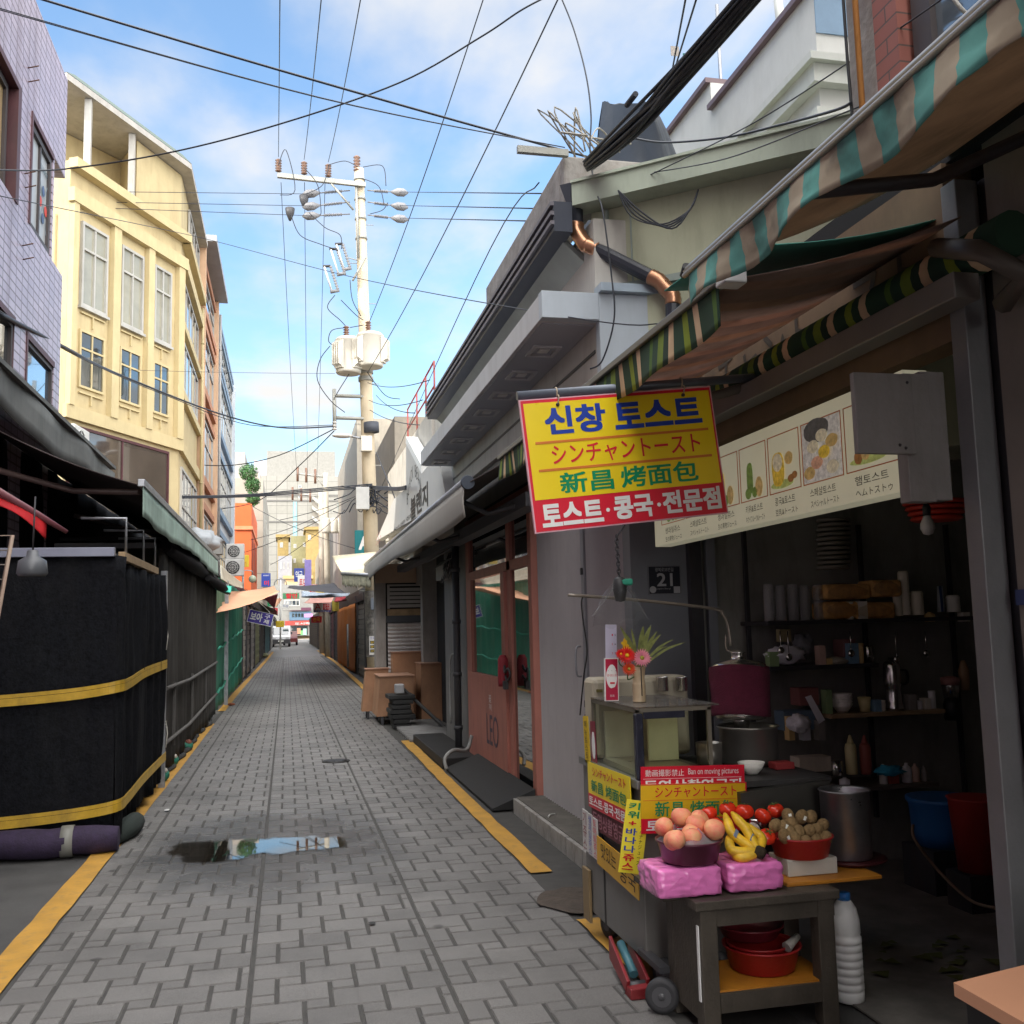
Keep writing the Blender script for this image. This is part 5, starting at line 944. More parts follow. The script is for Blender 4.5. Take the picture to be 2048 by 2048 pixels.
aircon(Fr((2.75, 14.0, 5.15), (1, 0, 0)), .8, .7, .35, 'white air conditioner on the roof by the red railing')
# sloping grey awning over the coral door
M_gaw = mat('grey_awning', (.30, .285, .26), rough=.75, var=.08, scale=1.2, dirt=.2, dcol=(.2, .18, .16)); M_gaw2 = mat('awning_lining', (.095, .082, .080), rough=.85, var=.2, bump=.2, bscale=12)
ga = thing('awning', 'plain grey awning with sagging valance over the coral door', 'awning', (1.8, 12, 2.6)); Xa, ya0, ya1, za = 1.42, 7.85, 18.6, 2.74
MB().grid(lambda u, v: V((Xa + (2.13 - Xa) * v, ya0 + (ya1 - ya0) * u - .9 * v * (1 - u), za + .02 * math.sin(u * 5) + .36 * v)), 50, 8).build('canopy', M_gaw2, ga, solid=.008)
MB().grid(lambda u, v: V((Xa - .012 - .015 * math.sin(v * 3) + .012 * math.sin(u * 23) * v, ya0 + (ya1 - ya0) * u + .03 * v * math.sin(u * 4), za - (.27 + .03 * math.sin(u * 8)) * v)), 90, 5).build('valance', M_gaw, ga, solid=.006)
MB().tube([(Xa, ya0 - .02, za + .03), (Xa, ya1, za + .03)], .030, n=10).build('front_bar', mat('bar_pale', (.42, .44, .48), rough=.35, metal=.4), ga)
MB().lathe([(.055, 0), (.06, .02), (.055, .05), (.001, .052)], (Xa + .01, ya0 - .03, za + .01), (0, 1, 0), n=16).build('end_cap', mat('cap_navy', (.03, .04, .06), rough=.5), ga)
for y in (8.6, 11.5, 15): MB().tube([(2.1, y - .3, 2.66), (1.75, y, 2.58), (Xa + .03, y - .1, za - .04)], .024).build('arm', M_dsteel, ga)
MB().box(1.95, 2.1, 8.0, 18, 2.58, 2.70).build('back_box', mat('box_grey', (.10, .10, .11), rough=.6), ga)
# ================================================================== TOAST SHOP (near right)
ts = thing('toast_shop', 'dim toast shop with open front, brick upper storey and grey steel post', 'shop', (3.4, 4.4, 0))
M_in = mat('shop_wall_dim', (.27, .27, .24), rough=.7, var=.2, dirt=.5, dcol=(.05, .05, .045)); M_inb = mat('shop_wall_brown', (.15, .095, .055), rough=.75, var=.25, dirt=.5); M_fl = mat('shop_floor', (.16, .15, .135), rough=.55, var=.4, scale=4, dirt=.5)
M_bw = mat('side_wall_blue', (.19, .205, .225), rough=.6, var=.1)
YW = 6.0                                                                                 # side wall that faces the camera
MB().box(2.14, 2.62, YW, YW + .14, 0, 3.2).build('side_wall', M_bw, ts); MB().box(2.62, 5.2, YW + .01, YW + .15, 0, 3.2).build('side_wall', M_in, ts)
MB().box(2.52, 2.60, YW - .06, YW - .002, 0, 2.9).build('dark_jamb', M_dsteel, ts); MB().box(2.64, 2.70, YW - .05, YW - .002, 0, 2.9).build('jamb_strip', M_bw, ts)
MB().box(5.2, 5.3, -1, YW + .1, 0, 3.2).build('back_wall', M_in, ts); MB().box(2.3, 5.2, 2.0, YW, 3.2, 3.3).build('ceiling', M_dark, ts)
MB().box(2.28, 5.2, 2.0, YW, -.003, .006).build('floor', M_fl, ts)
MB().box(2.33, 5.2, -8, 2.80, 0, 3.25).build('near_wall', mat('near_wall', (.20, .18, .155), rough=.75, var=.15, dirt=.35), ts)
MB().box(2.26, 2.35, 2.86, 2.94, 0, 3.1).build('steel_post', mat('post_steel', (.19, .195, .20), rough=.5, metal=.2, var=.15, bump=.15), ts, bevel=.004)
MB().box(2.36, 2.42, 2.81, 2.95, 0, 3.1).build('dark_jamb', M_dsteel, ts)
MB().box(2.28, 2.40, 2.95, 6.0, 2.55, 3.2).build('fascia', M_inb, ts)
F = face_left(2.279, 6.0, 0); text('シンチャントースト', F, (.6, 2.74, 2.9, 2.98), mat('faint_ink', (.04, .028, .02), rough=.7), ts, bold=.01)
for (y0, z0, y1, z1, c) in ((2.60, 1.62, 2.80, 1.67, (.03, .05, .14)), (2.66, 1.38, 2.76, 1.52, (.28, .27, .25)), (2.46, 1.40, 2.66, 1.46, (.25, .24, .22))): MB().box(2.318, 2.329, y0, y1, z0, z1).build('sticker', mat('sticker_%d' % (z0 * 100), c, rough=.6), ts)
# upper storey: brick pier, dark window
M_brk = tilemat('red_brick', (.26, .09, .07), (.30, .11, .085), (.10, .07, .06), .22, .075, 'yz', .5, rough=.6, msize=.06, dirt=.2); M_brk2 = tilemat('red_brick_end', (.24, .085, .07), (.27, .10, .08), (.10, .07, .06), .20, .075, 'xz', .5, rough=.6, msize=.06)
XU = 2.6
MB().box(XU, 6, 3.72, 3.95, 3.3, 9).build('concrete_pier', M_conc, ts); MB().box(XU - .02, XU + .5, 3.55, 3.719, 3.3, 9).build('brick_pier', M_brk, ts)
MB().box(XU + .1, 6, -8, 3.54, 3.3, 9).build('upper_wall', mat('upper_grey', (.18, .18, .18)), ts)
FW = face_left(XU + .08, 3.54, 0); window_unit(ts, FW, .02, 2.2, 3.5, 6.0, M_dframe, glassmat('upper_glass', (.10, .12, .14), rough=.05), fw=.12, nx=3)
tag(MB().tube([(XU - .05, 3.80, 3.2), (XU - .05, 3.80, 8)], .014).build('conduit', mat('orange_conduit', (.50, .22, .06), rough=.5)), 'orange plastic conduit up the brick pier', 'conduit')
tag(MB().tube(smooth_pts([(XU - .03, 3.92, 8), (XU - .03, 3.92, 4.2), (XU - .03, 3.86, 3.9), (XU - .02, 3.85, 3.4)], 5), .008, n=5).build('cable', M_blk), 'black cable stapled down the concrete pier', 'cable')
# white gabled neighbour above
wg = thing('white_building', 'tall white rendered building with moulded cornice lines behind the cables', 'building', (6, 9, 0)); M_wr = mat('white_render', (.60, .60, .57), rough=.75, var=.05, dirt=.3, dcol=(.36, .35, .31), streak=3); M_wr2 = mat('white_trim', (.56, .57, .53), rough=.7, var=.06, dirt=.35, dcol=(.30, .30, .27))
XG = 4.0; y0, y1 = 6.5, 16
wlb = MB(); wlb.prism([(XG, y0, 3.3), (XG, y0, 6.48), (XG, 8.4, 6.48), (XG, 8.4, 6.77), (XG, y1, 6.77), (XG, y1, 3.3)], (4, 0, 0)); wlb.build('wall', M_wr, wg)
b = MB(); FG = face_left(XG, y1, 0); LG = y1 - y0
for z, zz, c in ((5.65, 5.80, .09), (5.80, 5.86, .14), (5.36, 5.46, .07)): b.fbox(FG, 2.4 if z != 5.36 else 3.2, LG - .001, z, zz, .002, c); b.box(XG - c, XG + 2.5, y0 - c, y0 - .001, z, zz)
b.build('cornice', M_wr2, wg)
b = MB(); b.fbox(FG, -.1, 7.6, 6.771, 6.82, -.3, .05); b.fbox(FG, 7.6, LG + .05, 6.481, 6.53, -.3, .05); b.build('coping', mat('coping_maroon', (.15, .10, .11), rough=.5), wg)
b = MB(); b.fbox(FG, 0, 2.8, 5.4, 5.55, .002, .06); b.fbox(FG, 0, 2.2, 5.05, 5.2, .002, .06); b.build('moulding', M_wr2, wg)
MB().box(XG + .0, XG + 2.5, y0 - .012, y0 - .002, 6.1, 6.74).build('blue_patch', mat('sky_blue_paint', (.20, .30, .42), rough=.7), wg)
tag(MB().tube([(4.7, 8.2, 6.8), (4.7, 8.3, 8.0)], .05, n=4).build('roof_bracket', M_wr2), 'white slanted metal bracket above the white coping', 'bracket')
b = MB(); b.tube([(4.6, 9.4, 6.4), (4.6, 9.4, 8.3)], .02); b.tube([(4.6, 9.2, 8.0), (4.6, 9.7, 8.05)], .012); b.lathe([(.09, 0), (.09, .25)], (4.6, 9.6, 7.2), n=10); tag(b.build('antenna', M_galv), 'small roof antenna and vent behind the white coping', 'antenna')
# tarp-covered bundle on the roof of the corner building
def tarpf(d): return 1 + .10 * noise.noise(d * 2.2) + .05 * abs(math.sin(math.atan2(d.y, d.x) * 4))
b = MB(); base = [(2.58, 8.35), (3.45, 7.45), (4.0, 8.1), (3.0, 9.2)]; ap = [at(1205, 204, Y=8.3), at(1300, 212, Y=7.7), at(1310, 214, Y=8.3), at(1225, 206, Y=8.8)]
def tf(u, v):
    k = (u % 1) * 4; i = int(k) % 4; f = k - int(k); bpt = V((*base[i], 4.74)).lerp(V((*base[(i + 1) % 4], 4.74)), f); tpt = ap[i].lerp(ap[(i + 1) % 4], f); c = V((3.15, 8.2, 5.4)); p = bpt.lerp(tpt, v ** .8)
    return p + (p - c).normalized() * .09 * (math.sin(u * 38 + 5 * noise.noise(V((u * 9, v, 0)))) * .6 * (1 - v * .3) + noise.noise(p * 1.7)) * (1 - v * .6)
b.grid(tf, 64, 12); b.face([tf(i / 16, 1) for i in range(16)][::-1]); tag(b.build('covered_bundle', mat('dark_tarp', (.055, .065, .08), rough=.55, var=.2, scale=2, bump=.2, bscale=14)), 'dark grey tarpaulin tied over a bundle on the roof', 'tarpaulin')
# ---- awnings
M_teal = stripemat('teal_taupe_stripe', [(0, '5A968D'), (.5, 'A0947F')], .15, 'y', dirt=.62)
M_und = mat('awning_underside', (.27, .205, .15), rough=.85, var=.2, scale=3, dirt=.4, dcol=(.05, .045, .03))
translucent(M_und, .55); ta = thing('awning', 'teal and taupe striped awning with grimy scalloped valance at the top right', 'awning', (1.7, 1.6, 2.7)); XT, t0, t1, zt_ = 1.30, -1.2, 2.93, 2.73
MB().grid(lambda u, v: V((XT - .015 + .02 * math.sin(u * 44) * v + .008 * noise.noise(V((u * 60, v * 5, 0))), t0 + (t1 - t0) * u, zt_ - (.118 + .014 * math.sin(u * 37)) * v)), 160, 6).build('valance', M_teal, ta, solid=.003)
MB().grid(lambda u, v: V((XT + (2.34 - XT) * v, t0 + (t1 - t0) * u, zt_ + .02 + .50 * v - .05 * math.sin(v * 3.1))), 40, 8).build('canopy', M_und, ta, solid=.004)
b = MB(); b.tube([(XT - .01, t0, zt_ + .016), (XT - .01, t1 + .03, zt_ + .016)], .013, n=8); b.tube([(XT - .018, t0, zt_ + .001), (XT - .018, t1 + .03, zt_ + .001)], .009, n=8); b.build('front_bar', mat('bar_alu', (.36, .35, .33), rough=.35, metal=.6), ta)
MB().tube([(XT - .01, t1 + .02, zt_ + .03), (XT - .01, t1 + .06, zt_ + .012)], [.017, .012], n=10).build('end_cap', M_blk, ta)
MB().tube([(2.3, 2.2, 3.05), (1.9, 2.5, 2.9), (XT + .05, 2.3, zt_)], .022).build('arm', M_dsteel, ta)
tl = tag(MB().grid(lambda u, v: V((1.45 + .85 * v, 3.0 + .55 * u, 2.86 + .16 * v + .03 * u - .03 * math.sin(v * 3))), 8, 8).build('canvas_flap', mat('teal_canvas', (.045, .21, .17), rough=.75, var=.15), solid=.004), 'teal canvas flap tucked between the two shop awnings', 'canvas flap')
M_gst = stripemat('green_cream_stripe', [(0, '23402F'), (.10, '4B6B2A'), (.16, '23402F'), (.36, 'D2B693'), (.44, '23402F'), (.52, '7F8F2E'), (.60, '23402F'), (.74, 'C9AE8A'), (.82, '1C3428'), (.90, '6E8230')], .62, 'y', dirt=.15)
M_und2 = stripemat('awning_pink_underside', [(0, '9C8A82'), (.3, 'A4887C'), (.5, '948078'), (.8, 'A48878')], .5, 'y', dirt=.25)
translucent(M_und2, .55); ga2 = thing('awning', 'green and cream striped awning above the hanging toast sign', 'awning', (1.8, 4.9, 2.8)); XG2, g0, g1, zg = 1.50, 3.14, 6.85, 2.77
MB().grid(lambda u, v: V((XG2 - .012 + .016 * math.sin(u * 30) * v, g0 + (g1 - g0) * u, zg - (.145 + .014 * math.sin(u * 9)) * v)), 130, 5).build('valance', M_gst, ga2, solid=.003)
MB().grid(lambda u, v: V((XG2 + (2.22 - XG2) * v, g0 + (g1 - g0) * u - .35 * v * (1 - u), zg + .02 + .14 * v - .03 * math.sin(v * 3.1))), 40, 8).build('canopy', M_und2, ga2, solid=.004)
MB().box(XG2 - .03, XG2 + .02, g0 - .02, g1 + .02, zg, zg + .032).build('front_bar', mat('bar_dark', (.12, .12, .12), rough=.4, metal=.4), ga2, bevel=.005); MB().box(XG2 - .035, XG2 + .05, g0 - .10, g0 - .021, zg - .02, zg + .07).build('end_cap', mat('cap_white', (.50, .50, .50), rough=.4), ga2, bevel=.006)
MB().tube([(2.26, 2.6, 2.80), (2.26, 6.8, 2.80)], .075, n=14).build('roller', M_gst, ga2); MB().box(2.14, 2.24, 2.75, 6.2, 2.63, 2.72).build('back_bar', mat('bar_dull', (.20, .19, .175), rough=.5, metal=.3), ga2, bevel=.005)
mat('arm_grime', (.12, .105, .09), rough=.6, metal=.3); MB().tube([(2.2, 4.3, 2.72), (1.9, 4.55, 2.66), (XG2 + .03, 4.3, zg - .02)], .024).build('arm', mat('arm_grime', 0), ga2); b = MB(); b.tube([(2.2, 2.9, 2.86), (2.14, 2.62, 2.74), (2.2, 2.5, 2.62), (2.28, 2.7, 2.6)], .035, n=8); b.build('arm', mat('arm_grime', (.12, .105, .09), rough=.6, metal=.3), ga2)
# ---- lit menu board with dishes
mb = thing('menu_board', 'long pale lit menu board with pictures of toast and juice', 'sign', (2.12, 4.3, 2.0)); XM = 2.12
FM = face_left(XM, 5.5, 2.03); ML = 5.5 - 3.03; MH = .43
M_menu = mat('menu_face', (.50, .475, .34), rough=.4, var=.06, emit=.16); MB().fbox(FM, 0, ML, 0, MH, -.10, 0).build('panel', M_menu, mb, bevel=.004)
M_ored = mat('menu_line', (.62, .16, .06)); M_kr = mat('menu_ink', (.05, .04, .03))
cells = [(.12, .46), (.48, .82), (.84, 1.14), (1.16, 1.43), (1.45, 1.73), (1.75, 2.06), (2.08, 2.42)]
caps = [('생과일쥬스', '生の果物ジュース'), ('스페샬토스트', 'スペシャルトースト'), ('생과일쥬스', '生の果物ジュース'), ('키위&토스트', 'キウイフルーツ&トースト'), ('콩국&토스트', '豆乳&トースト'), ('스페샬토스트', 'スペシャルトースト'), ('햄토스트', 'ヘムトストゥ')]
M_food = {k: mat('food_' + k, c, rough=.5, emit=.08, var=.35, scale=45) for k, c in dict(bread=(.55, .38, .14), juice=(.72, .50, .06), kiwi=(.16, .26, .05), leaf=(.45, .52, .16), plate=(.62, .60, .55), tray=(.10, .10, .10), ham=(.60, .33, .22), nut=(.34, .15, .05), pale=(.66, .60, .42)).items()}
def blob(F, a, b_, ra, rb, m, parent, c=.003, seed=0., sq=1.0, name='picture'):
    pts = []
    for k in range(18): t_ = k * math.pi / 9; q = 1 + .10 * noise.noise(V((math.cos(t_) * 1.5 + seed, math.sin(t_) * 1.5, seed))); pts.append(F.p(a + ra * q * math.copysign(abs(math.cos(t_)) ** sq, math.cos(t_)), b_ + rb * q * math.copysign(abs(math.sin(t_)) ** sq, math.sin(t_)), c))
    return MB().prism(pts, F.n * .0012).build(name, m, parent)
for i, (a0, a1) in enumerate(cells):
    b = MB()
    for q in ((a0, a1, .115, .119), (a0, a1, MH - .06, MH - .056), (a0, a0 + .004, .119, MH - .06), (a1 - .004, a1, .119, MH - .06)): b.fbox(FM, *q, .0005, .0022)
    b.build('cell_border', M_ored, mb); k_, j_ = caps[i]; d = a1 - a0
    text(k_, FM, (a0 + d * .16, .060, a0 + d * .80, .095), M_kr, mb); text(j_, FM, (a0 + d * .16, .015, a0 + d * .86, .044), M_kr, mb)
    cx = (a0 + a1) / 2
    if i in (1, 5):
        MB().fbox(FM, a0 + .008, a1 - .008, .122, MH - .062, .0005, .002).build('picture', M_food['plate'], mb); blob(FM, cx - .03, .33, .10, .05, M_food['tray'], mb, .0025, 3)
        for q in range(7): blob(FM, a0 + .06 + .035 * q + .02 * math.sin(q * 3), .16 + .035 * ((q * 3) % 5), .045, .026, M_food[('bread', 'pale', 'ham', 'pale', 'juice', 'pale', 'bread')[q]], mb, .004 + q * .0013, q)
    elif i in (0, 2, 3):
        blob(FM, cx - .03, .22, .030, .07, M_food['kiwi' if i == 3 else 'juice'], mb, .003, 1, .6); blob(FM, cx - .05, .15, .030, .026, M_food['kiwi'], mb, .0045, 2); blob(FM, cx + .015, .15, .026, .024, M_food['kiwi'], mb, .0045, 4); blob(FM, cx + .06, .17, .035, .045, M_food['bread'], mb, .0045, 5)
    elif i == 4:
        blob(FM, cx - .02, .15, .10, .018, M_food['leaf'], mb, .0025, 1); blob(FM, cx - .05, .22, .055, .075, M_food['juice'], mb, .0035, 2, .7); blob(FM, cx - .05, .25, .044, .040, M_food['pale'], mb, .005, 2); blob(FM, cx + .05, .255, .035, .028, M_food['bread'], mb, .0035, 6); blob(FM, cx + .06, .165, .026, .017, M_food['nut'], mb, .0035, 7); blob(FM, cx + .095, .175, .022, .016, M_food['nut'], mb, .0045, 8)
    else:
        blob(FM, cx - .02, .15, .12, .016, M_food['leaf'], mb, .0025, 1); blob(FM, cx - .08, .165, .028, .026, M_food['nut'], mb, .0035, 7); blob(FM, cx - .03, .18, .030, .032, M_food['bread'], mb, .0045, 8); blob(FM, cx - .06, .27, .04, .03, M_food['bread'], mb, .0035, 9)
# grey boxed-in end of the board and the plate in front of it
gb = thing('sign_casing', 'grey painted casing closing the near end of the menu board', 'casing', (2.2, 3.0, 2.0)); M_gbx = mat('casing_grey', (.24, .23, .22), rough=.7, var=.15, dirt=.4, bump=.2)
def cbox(u0, u1, v0, v1, y, d, nm):
    p, q = at(u0, v1, Y=y), at(u1, v0, Y=y); return MB().box(p.x, q.x, y, y + d, p.z, q.z).build(nm, M_gbx, gb, bevel=.003)
cbox(1822, 1856, 748, 1003, 2.97, .06, 'end_box'); cbox(1857, 1887, 744, 1000, 2.98, .06, 'end_rail'); cbox(1717, 1823, 748, 906, 2.93, .025, 'front_plate')
for u, v in ((1800, 890), (1812, 896), (1814, 765)): MB().lathe([(.006, 0), (.004, .004)], at(u, v, Y=2.93), (0, -1, 0), n=8).build('screw', M_dsteel, gb)
# ---- big hanging sign
M_pipe2 = mat('scaffold_pipe', (.12, .14, .17), rough=.4, metal=.4, var=.2, dirt=.3)
pr, pl = V((2.55, 4.3, 2.79)), V((1.02, 4.3, 2.63)); tag(MB().tube([pl, pr], .021, n=12).build('sign_pipe', M_pipe2), 'grey steel pipe from which the toast sign hangs', 'pipe')
hsn = thing('hanging_sign', 'large yellow and red toast shop sign hung askew from a pipe', 'sign', (1.5, 4.3, 2.0))
cs_ = [at(1038, 800, Y=4.28), at(1421, 772, Y=4.28), at(1456, 1026, Y=4.28), at(1070, 1068, Y=4.28)]
r_h = ((cs_[1] - cs_[0]) + (cs_[2] - cs_[3])).normalized(); SW = ((cs_[1] - cs_[0]).length + (cs_[2] - cs_[3]).length) / 2; SH = ((cs_[0] - cs_[3]).length + (cs_[1] - cs_[2]).length) / 2
FH = Fr((0, 0, 0), r_h, (cs_[0] - cs_[3]) + (cs_[1] - cs_[2])); FH.o = (cs_[0] + cs_[1] + cs_[2] + cs_[3]) / 4 - FH.r * SW / 2 - FH.u * SH / 2
MB().fbox(FH, 0, SW, 0, SH, -.018, 0).build('panel', mat('sign_edge_pink', (.62, .36, .42), rough=.4), hsn)
M_sy = mat('vinyl_yellow', (.80, .60, .012), rough=.3, var=.05); M_sr = mat('vinyl_red', (.62, .013, .035), rough=.3, var=.05); M_sb = mat('vinyl_blue', (.015, .05, .34), rough=.3); M_sg = mat('vinyl_green', (.0, .24, .10), rough=.3); M_so = mat('vinyl_orange', (.60, .18, .03), rough=.3)
rb = SH * .243
MB().fbox(FH, .006, SW - .006, .006, SH - .006, .0005, .0015).build('border', M_sr, hsn); MB().fbox(FH, .018, SW - .014, rb, SH - .020, .0017, .0027).build('field', M_sy, hsn)
u_ = SW / 1.0
def rr(x0, y0, x1, y1): return (x0 * SW, y0 * SH, x1 * SW, y1 * SH)
text('신창', FH, rr(.12, .725, .42, .925), M_sb, hsn, bold=.030, lift=.0035); text('토스트', FH, rr(.475, .725, .925, .915), M_sb, hsn, bold=.030, lift=.0035)
for z in (.665, .458): a = MB(); a.fbox(FH, .055 * SW, .955 * SW, (z - .010) * SH, (z + .010) * SH, .003, .0045); a.build('rule', M_so, hsn, bevel=.002)
text('シンチャントースト', FH, rr(.13, .49, .90, .635), M_sr, hsn, bold=.008, lift=.0035)
text('新昌', FH, rr(.155, .275, .42, .425), M_sg, hsn, bold=.018, lift=.0035); text('烤面包', FH, rr(.465, .275, .865, .43), M_sg, hsn, bold=.018, lift=.0035)
text('토스트', FH, rr(.045, .045, .345, .20), W1, hsn, bold=.034, lift=.0035); text('·', FH, rr(.365, .105, .385, .135), W1, hsn, lift=.0035); text('콩국', FH, rr(.41, .045, .605, .205), W1, hsn, bold=.034, lift=.0035); text('·', FH, rr(.63, .105, .65, .135), W1, hsn, lift=.0035); text('전문점', FH, rr(.665, .05, .965, .21), W1, hsn, bold=.034, lift=.0035)
for f in (.19, .845):
    p = FH.p(f * SW, SH - .035, .006); q = pl.lerp(pr, ((FH.p(f * SW, SH, 0).x - pl.x) / (pr.x - pl.x)))
    pts = [q + V((.002, math.cos(k * .7) * .025, math.sin(k * .7) * .025)) for k in range(10)]; MB().tube(smooth_pts([p, p + V((.003, -.01, .04))] + pts, 3), .0035, n=5).build('tie_wire', mat('tie_string', (.40, .33, .24), rough=.7), hsn)
    MB().ball(p, .009).build('rivet', M_dsteel, hsn)
# chain dangling below the sign with a lamp bagged in clear plastic
cc = at(1233, 1075, Y=4.30); c2 = at(1240, 1180, Y=4.30); b = MB(); n = 14
for k in range(n):
    p = cc.lerp(c2, k / n); ax = V((1, 0, 0)) if k % 2 else V((0, 1, 0)); pts = [p + ax * .008 * math.cos(q * .785) + V((0, 0, .014 * math.sin(q * .785))) for q in range(9)]; b.tube(pts, .0028, n=5, cap=False)
b.tube([FH.p(.46 * SW, 0, -.02), cc], .004, n=5); tag(b.build('chain', M_dsteel), 'thin dark chain hanging below the toast sign', 'chain')
bl_ = thing('bagged_lamp', 'green capped lamp wrapped in a clear plastic bag on the chain', 'lamp', c2 - V((0, 0, .1)))
MB().lathe([(.012, .06), (.030, .05), (.032, 0), (.022, -.05), (.001, -.055)], c2, n=14).build('lamp', M_blk, bl_); MB().box(c2.x - .01, c2.x + .055, c2.y - .03, c2.y + .03, c2.z + .02, c2.z + .05).build('cap', mat('cap_green', (.02, .22, .14), rough=.5), bl_, bevel=.008)
def bagf(u, v):
    t_ = u * 2 * math.pi; r = .025 + .085 * v ** .8 + .014 * math.sin(t_ * 5 + v * 3) * v; return c2 + V((math.cos(t_) * r * 1.15 - .015 * v, math.sin(t_) * r * .8, .02 - .16 * v + .03 * v * math.sin(t_ * 2 + 1) + .012 * math.sin(t_ * 7)))
MB().grid(bagf, 48, 10).build('plastic_bag', clearmat('clear_plastic', (.94, .95, .95), .03, .06), bl_)
# number plate
t, F = sign('small dark house number plate reading 21', at(1329, 1160, Y=YW - .003), (1, 0, 0), .225, .185, mat('plate_navy', (.018, .02, .028), rough=.35), th=.004, border=(.006, mat('plate_edge', (.17, .18, .19), rough=.4)), name='number_plate')
text('21', F, (.062, .055, .165, .135), mat('plate_ink', (.42, .43, .44), rough=.4), t, bold=.015); text('광복로35번길', F, (.05, .147, .175, .172), mat('plate_ink', 0), t); text('Gwangbok-ro 35beon-gil', F, (.05, .030, .15, .042), mat('plate_ink', 0), t); MB().lathe([(.022, 0), (.022, .0015)], F.p(.03, .032, .003), F.n, n=16).build('round_mark', mat('plate_ink', 0), t); MB().fbox(F, .172, .215, .008, .050, .003, .005).build('pale_sticker', mat('plate_ink', 0), t)
# ================================================================== STOCK ON THE SHOP SHELVES (against the wall that faces the camera)
YS = 5.72
def sp(u, v): return at(u, v, Y=YS)
sh_ = thing('wall_shelves', 'dark wall shelves loaded with cups, bread and bowls inside the shop', 'shelf', (3.4, 5.85, .5))
for (u0, u1, v, m) in ((1520, 1945, 1243, M_dsteel), (1525, 1740, 1333, M_dsteel), (1645, 1872, 1427, M_wood), (1680, 1860, 1572, mat('counter_grey', (.13, .11, .09), rough=.6))):
    p, q = sp(u0, v), sp(u1, v); MB().box(p.x, q.x, YS - .10, YW - .001, p.z - .025, p.z).build('shelf_board', m, sh_, bevel=.003)
for u in (1522, 1760, 1940): p = sp(u, 1200); MB().box(p.x - .012, p.x + .012, YS + .18, YS + .21, .3, 2.2).build('upright', M_dsteel, sh_)
def base(u, v): p = sp(u, v); return p
M_paper = mat('paper_cup', (.85, .80, .66), rough=.6); M_cupw = mat('cup_white', (.85, .84, .78), rough=.5); M_clear = clearmat('clear_cup', (.85, .87, .88), .34, .06)
def cupstack(u, v0, v1, r, label, m, group=None, ridges=True, name='cup_stack', cat='cups'):
    p, q = sp(u, v1), sp(u, v0); h = q.z - p.z; prof = [(r * .98, 0)]; n = max(3, int(h / .016)) if ridges else 1
    for k in range(n): prof += [(r * (1.0 - .02 * k / n), h * k / n + .001), (r * .95, h * (k + .35) / n)]
    prof += [(r * .74, h)]
    return tag(MB().lathe(prof, p, n=16).build(name, m), label, cat, group)
for i, u in enumerate((1540, 1563, 1588, 1612, 1639)): cupstack(u, 1168 + 3 * (i % 2), 1242, .034, 'column of nested clear plastic cups in a bag on the top shelf', M_clear, 'clear cup columns on the top shelf')
cupstack(1797, 1160, 1232, .030, 'paper cup column half hidden behind the tallest one', M_paper); cupstack(1811, 1142, 1230, .036, 'tallest cream paper cup column on the top shelf', M_paper); cupstack(1836, 1182, 1230, .042, 'short upturned cream paper cup column beside the tallest one', M_paper)
cupstack(1883, 1172, 1224, .024, 'blue and white striped paper cup on the top shelf', stripemat('cup_stripe', [(0, 'A9AFB4'), (.5, '25406E')], .03, 'x', dirt=0), ridges=False); cupstack(1907, 1190, 1224, .046, 'stack of flat white paper cup lids on the top shelf', M_cupw)
M_brd = mat('bread_crust', (.68, .38, .13), rough=.6, var=.3, scale=18); M_bag = clearmat('bread_bag', (.9, .85, .75), .10, .12)
for u, v0, v1, du, lab in ((1688, 1168, 1200, 46, 'bagged loaf of bread on top of the loaf pile'), (1765, 1160, 1195, 30, 'bagged loaf of bread leaning at the right of the pile'), (1676, 1203, 1240, 34, 'bagged loaf of bread under the pile at the left'), (1742, 1204, 1240, 40, 'bagged loaf of bread at the bottom right of the pile')):
    p, q = sp(u - du, v1), sp(u + du, v0); t = thing('bread_loaf', lab, 'bread', ((p.x + q.x) / 2, YS + .05, p.z)); h = q.z - p.z
    MB().box(p.x, q.x, YS - .05, YS + .12, p.z + .002, q.z).build('loaf', M_brd, t, bevel=.02); MB().ball(((p.x + q.x) / 2, YS + .03, p.z + h / 2), (q.x - p.x) * .56, .12, h * .6, n=16, m=8, fn=lambda d: 1 + .08 * noise.noise(d * 6)).build('bag', M_bag, t)
cr = MB()
for k in range(11): p = sp(1676 + 2 * (k % 2), 1036 + k * 9.5); cr.lathe([(.10, 0), (.108, .012), (.10, .022)], (p.x, YS + .06, p.z - .02), n=20)
tag(cr.build('basket_stack', mat('basket_dim', (.20, .185, .15), rough=.6)), 'tall stack of round dim metal rings behind the menu board', 'baskets')
def blobthing(u, v, ru, rv, m, label, cat, name, seed=0, rough=.25, dy=0):
    c = at(u, v, Y=YS + dy); k = (YS + dy) / FPX; return tag(MB().ball(c, ru * k, .06, rv * k, n=22, m=14, fn=lambda d: 1 + rough * noise.noise(d * 3 + V((seed, 0, 0)))).build(name, m), label, cat)
M_plas = mat('crumpled_white', (.84, .84, .88), rough=.5, var=.15)
blobthing(1570, 1311, 44, 19, M_plas, 'crumpled white plastic bag with dark creases on the second shelf', 'plastic bag', 'plastic_bag', 2, .6); blobthing(1606, 1290, 22, 24, mat('crumpled_grey', (.22, .23, .24)), 'greyish plastic bag standing behind the crumpled white one', 'plastic bag', 'plastic_bag', 4, .35, .1)
blobthing(1668, 1323, 30, 10, mat('cream_bag', (.45, .42, .33)), 'flat cream packet lying on the second shelf', 'packet', 'packet', 6, .3)
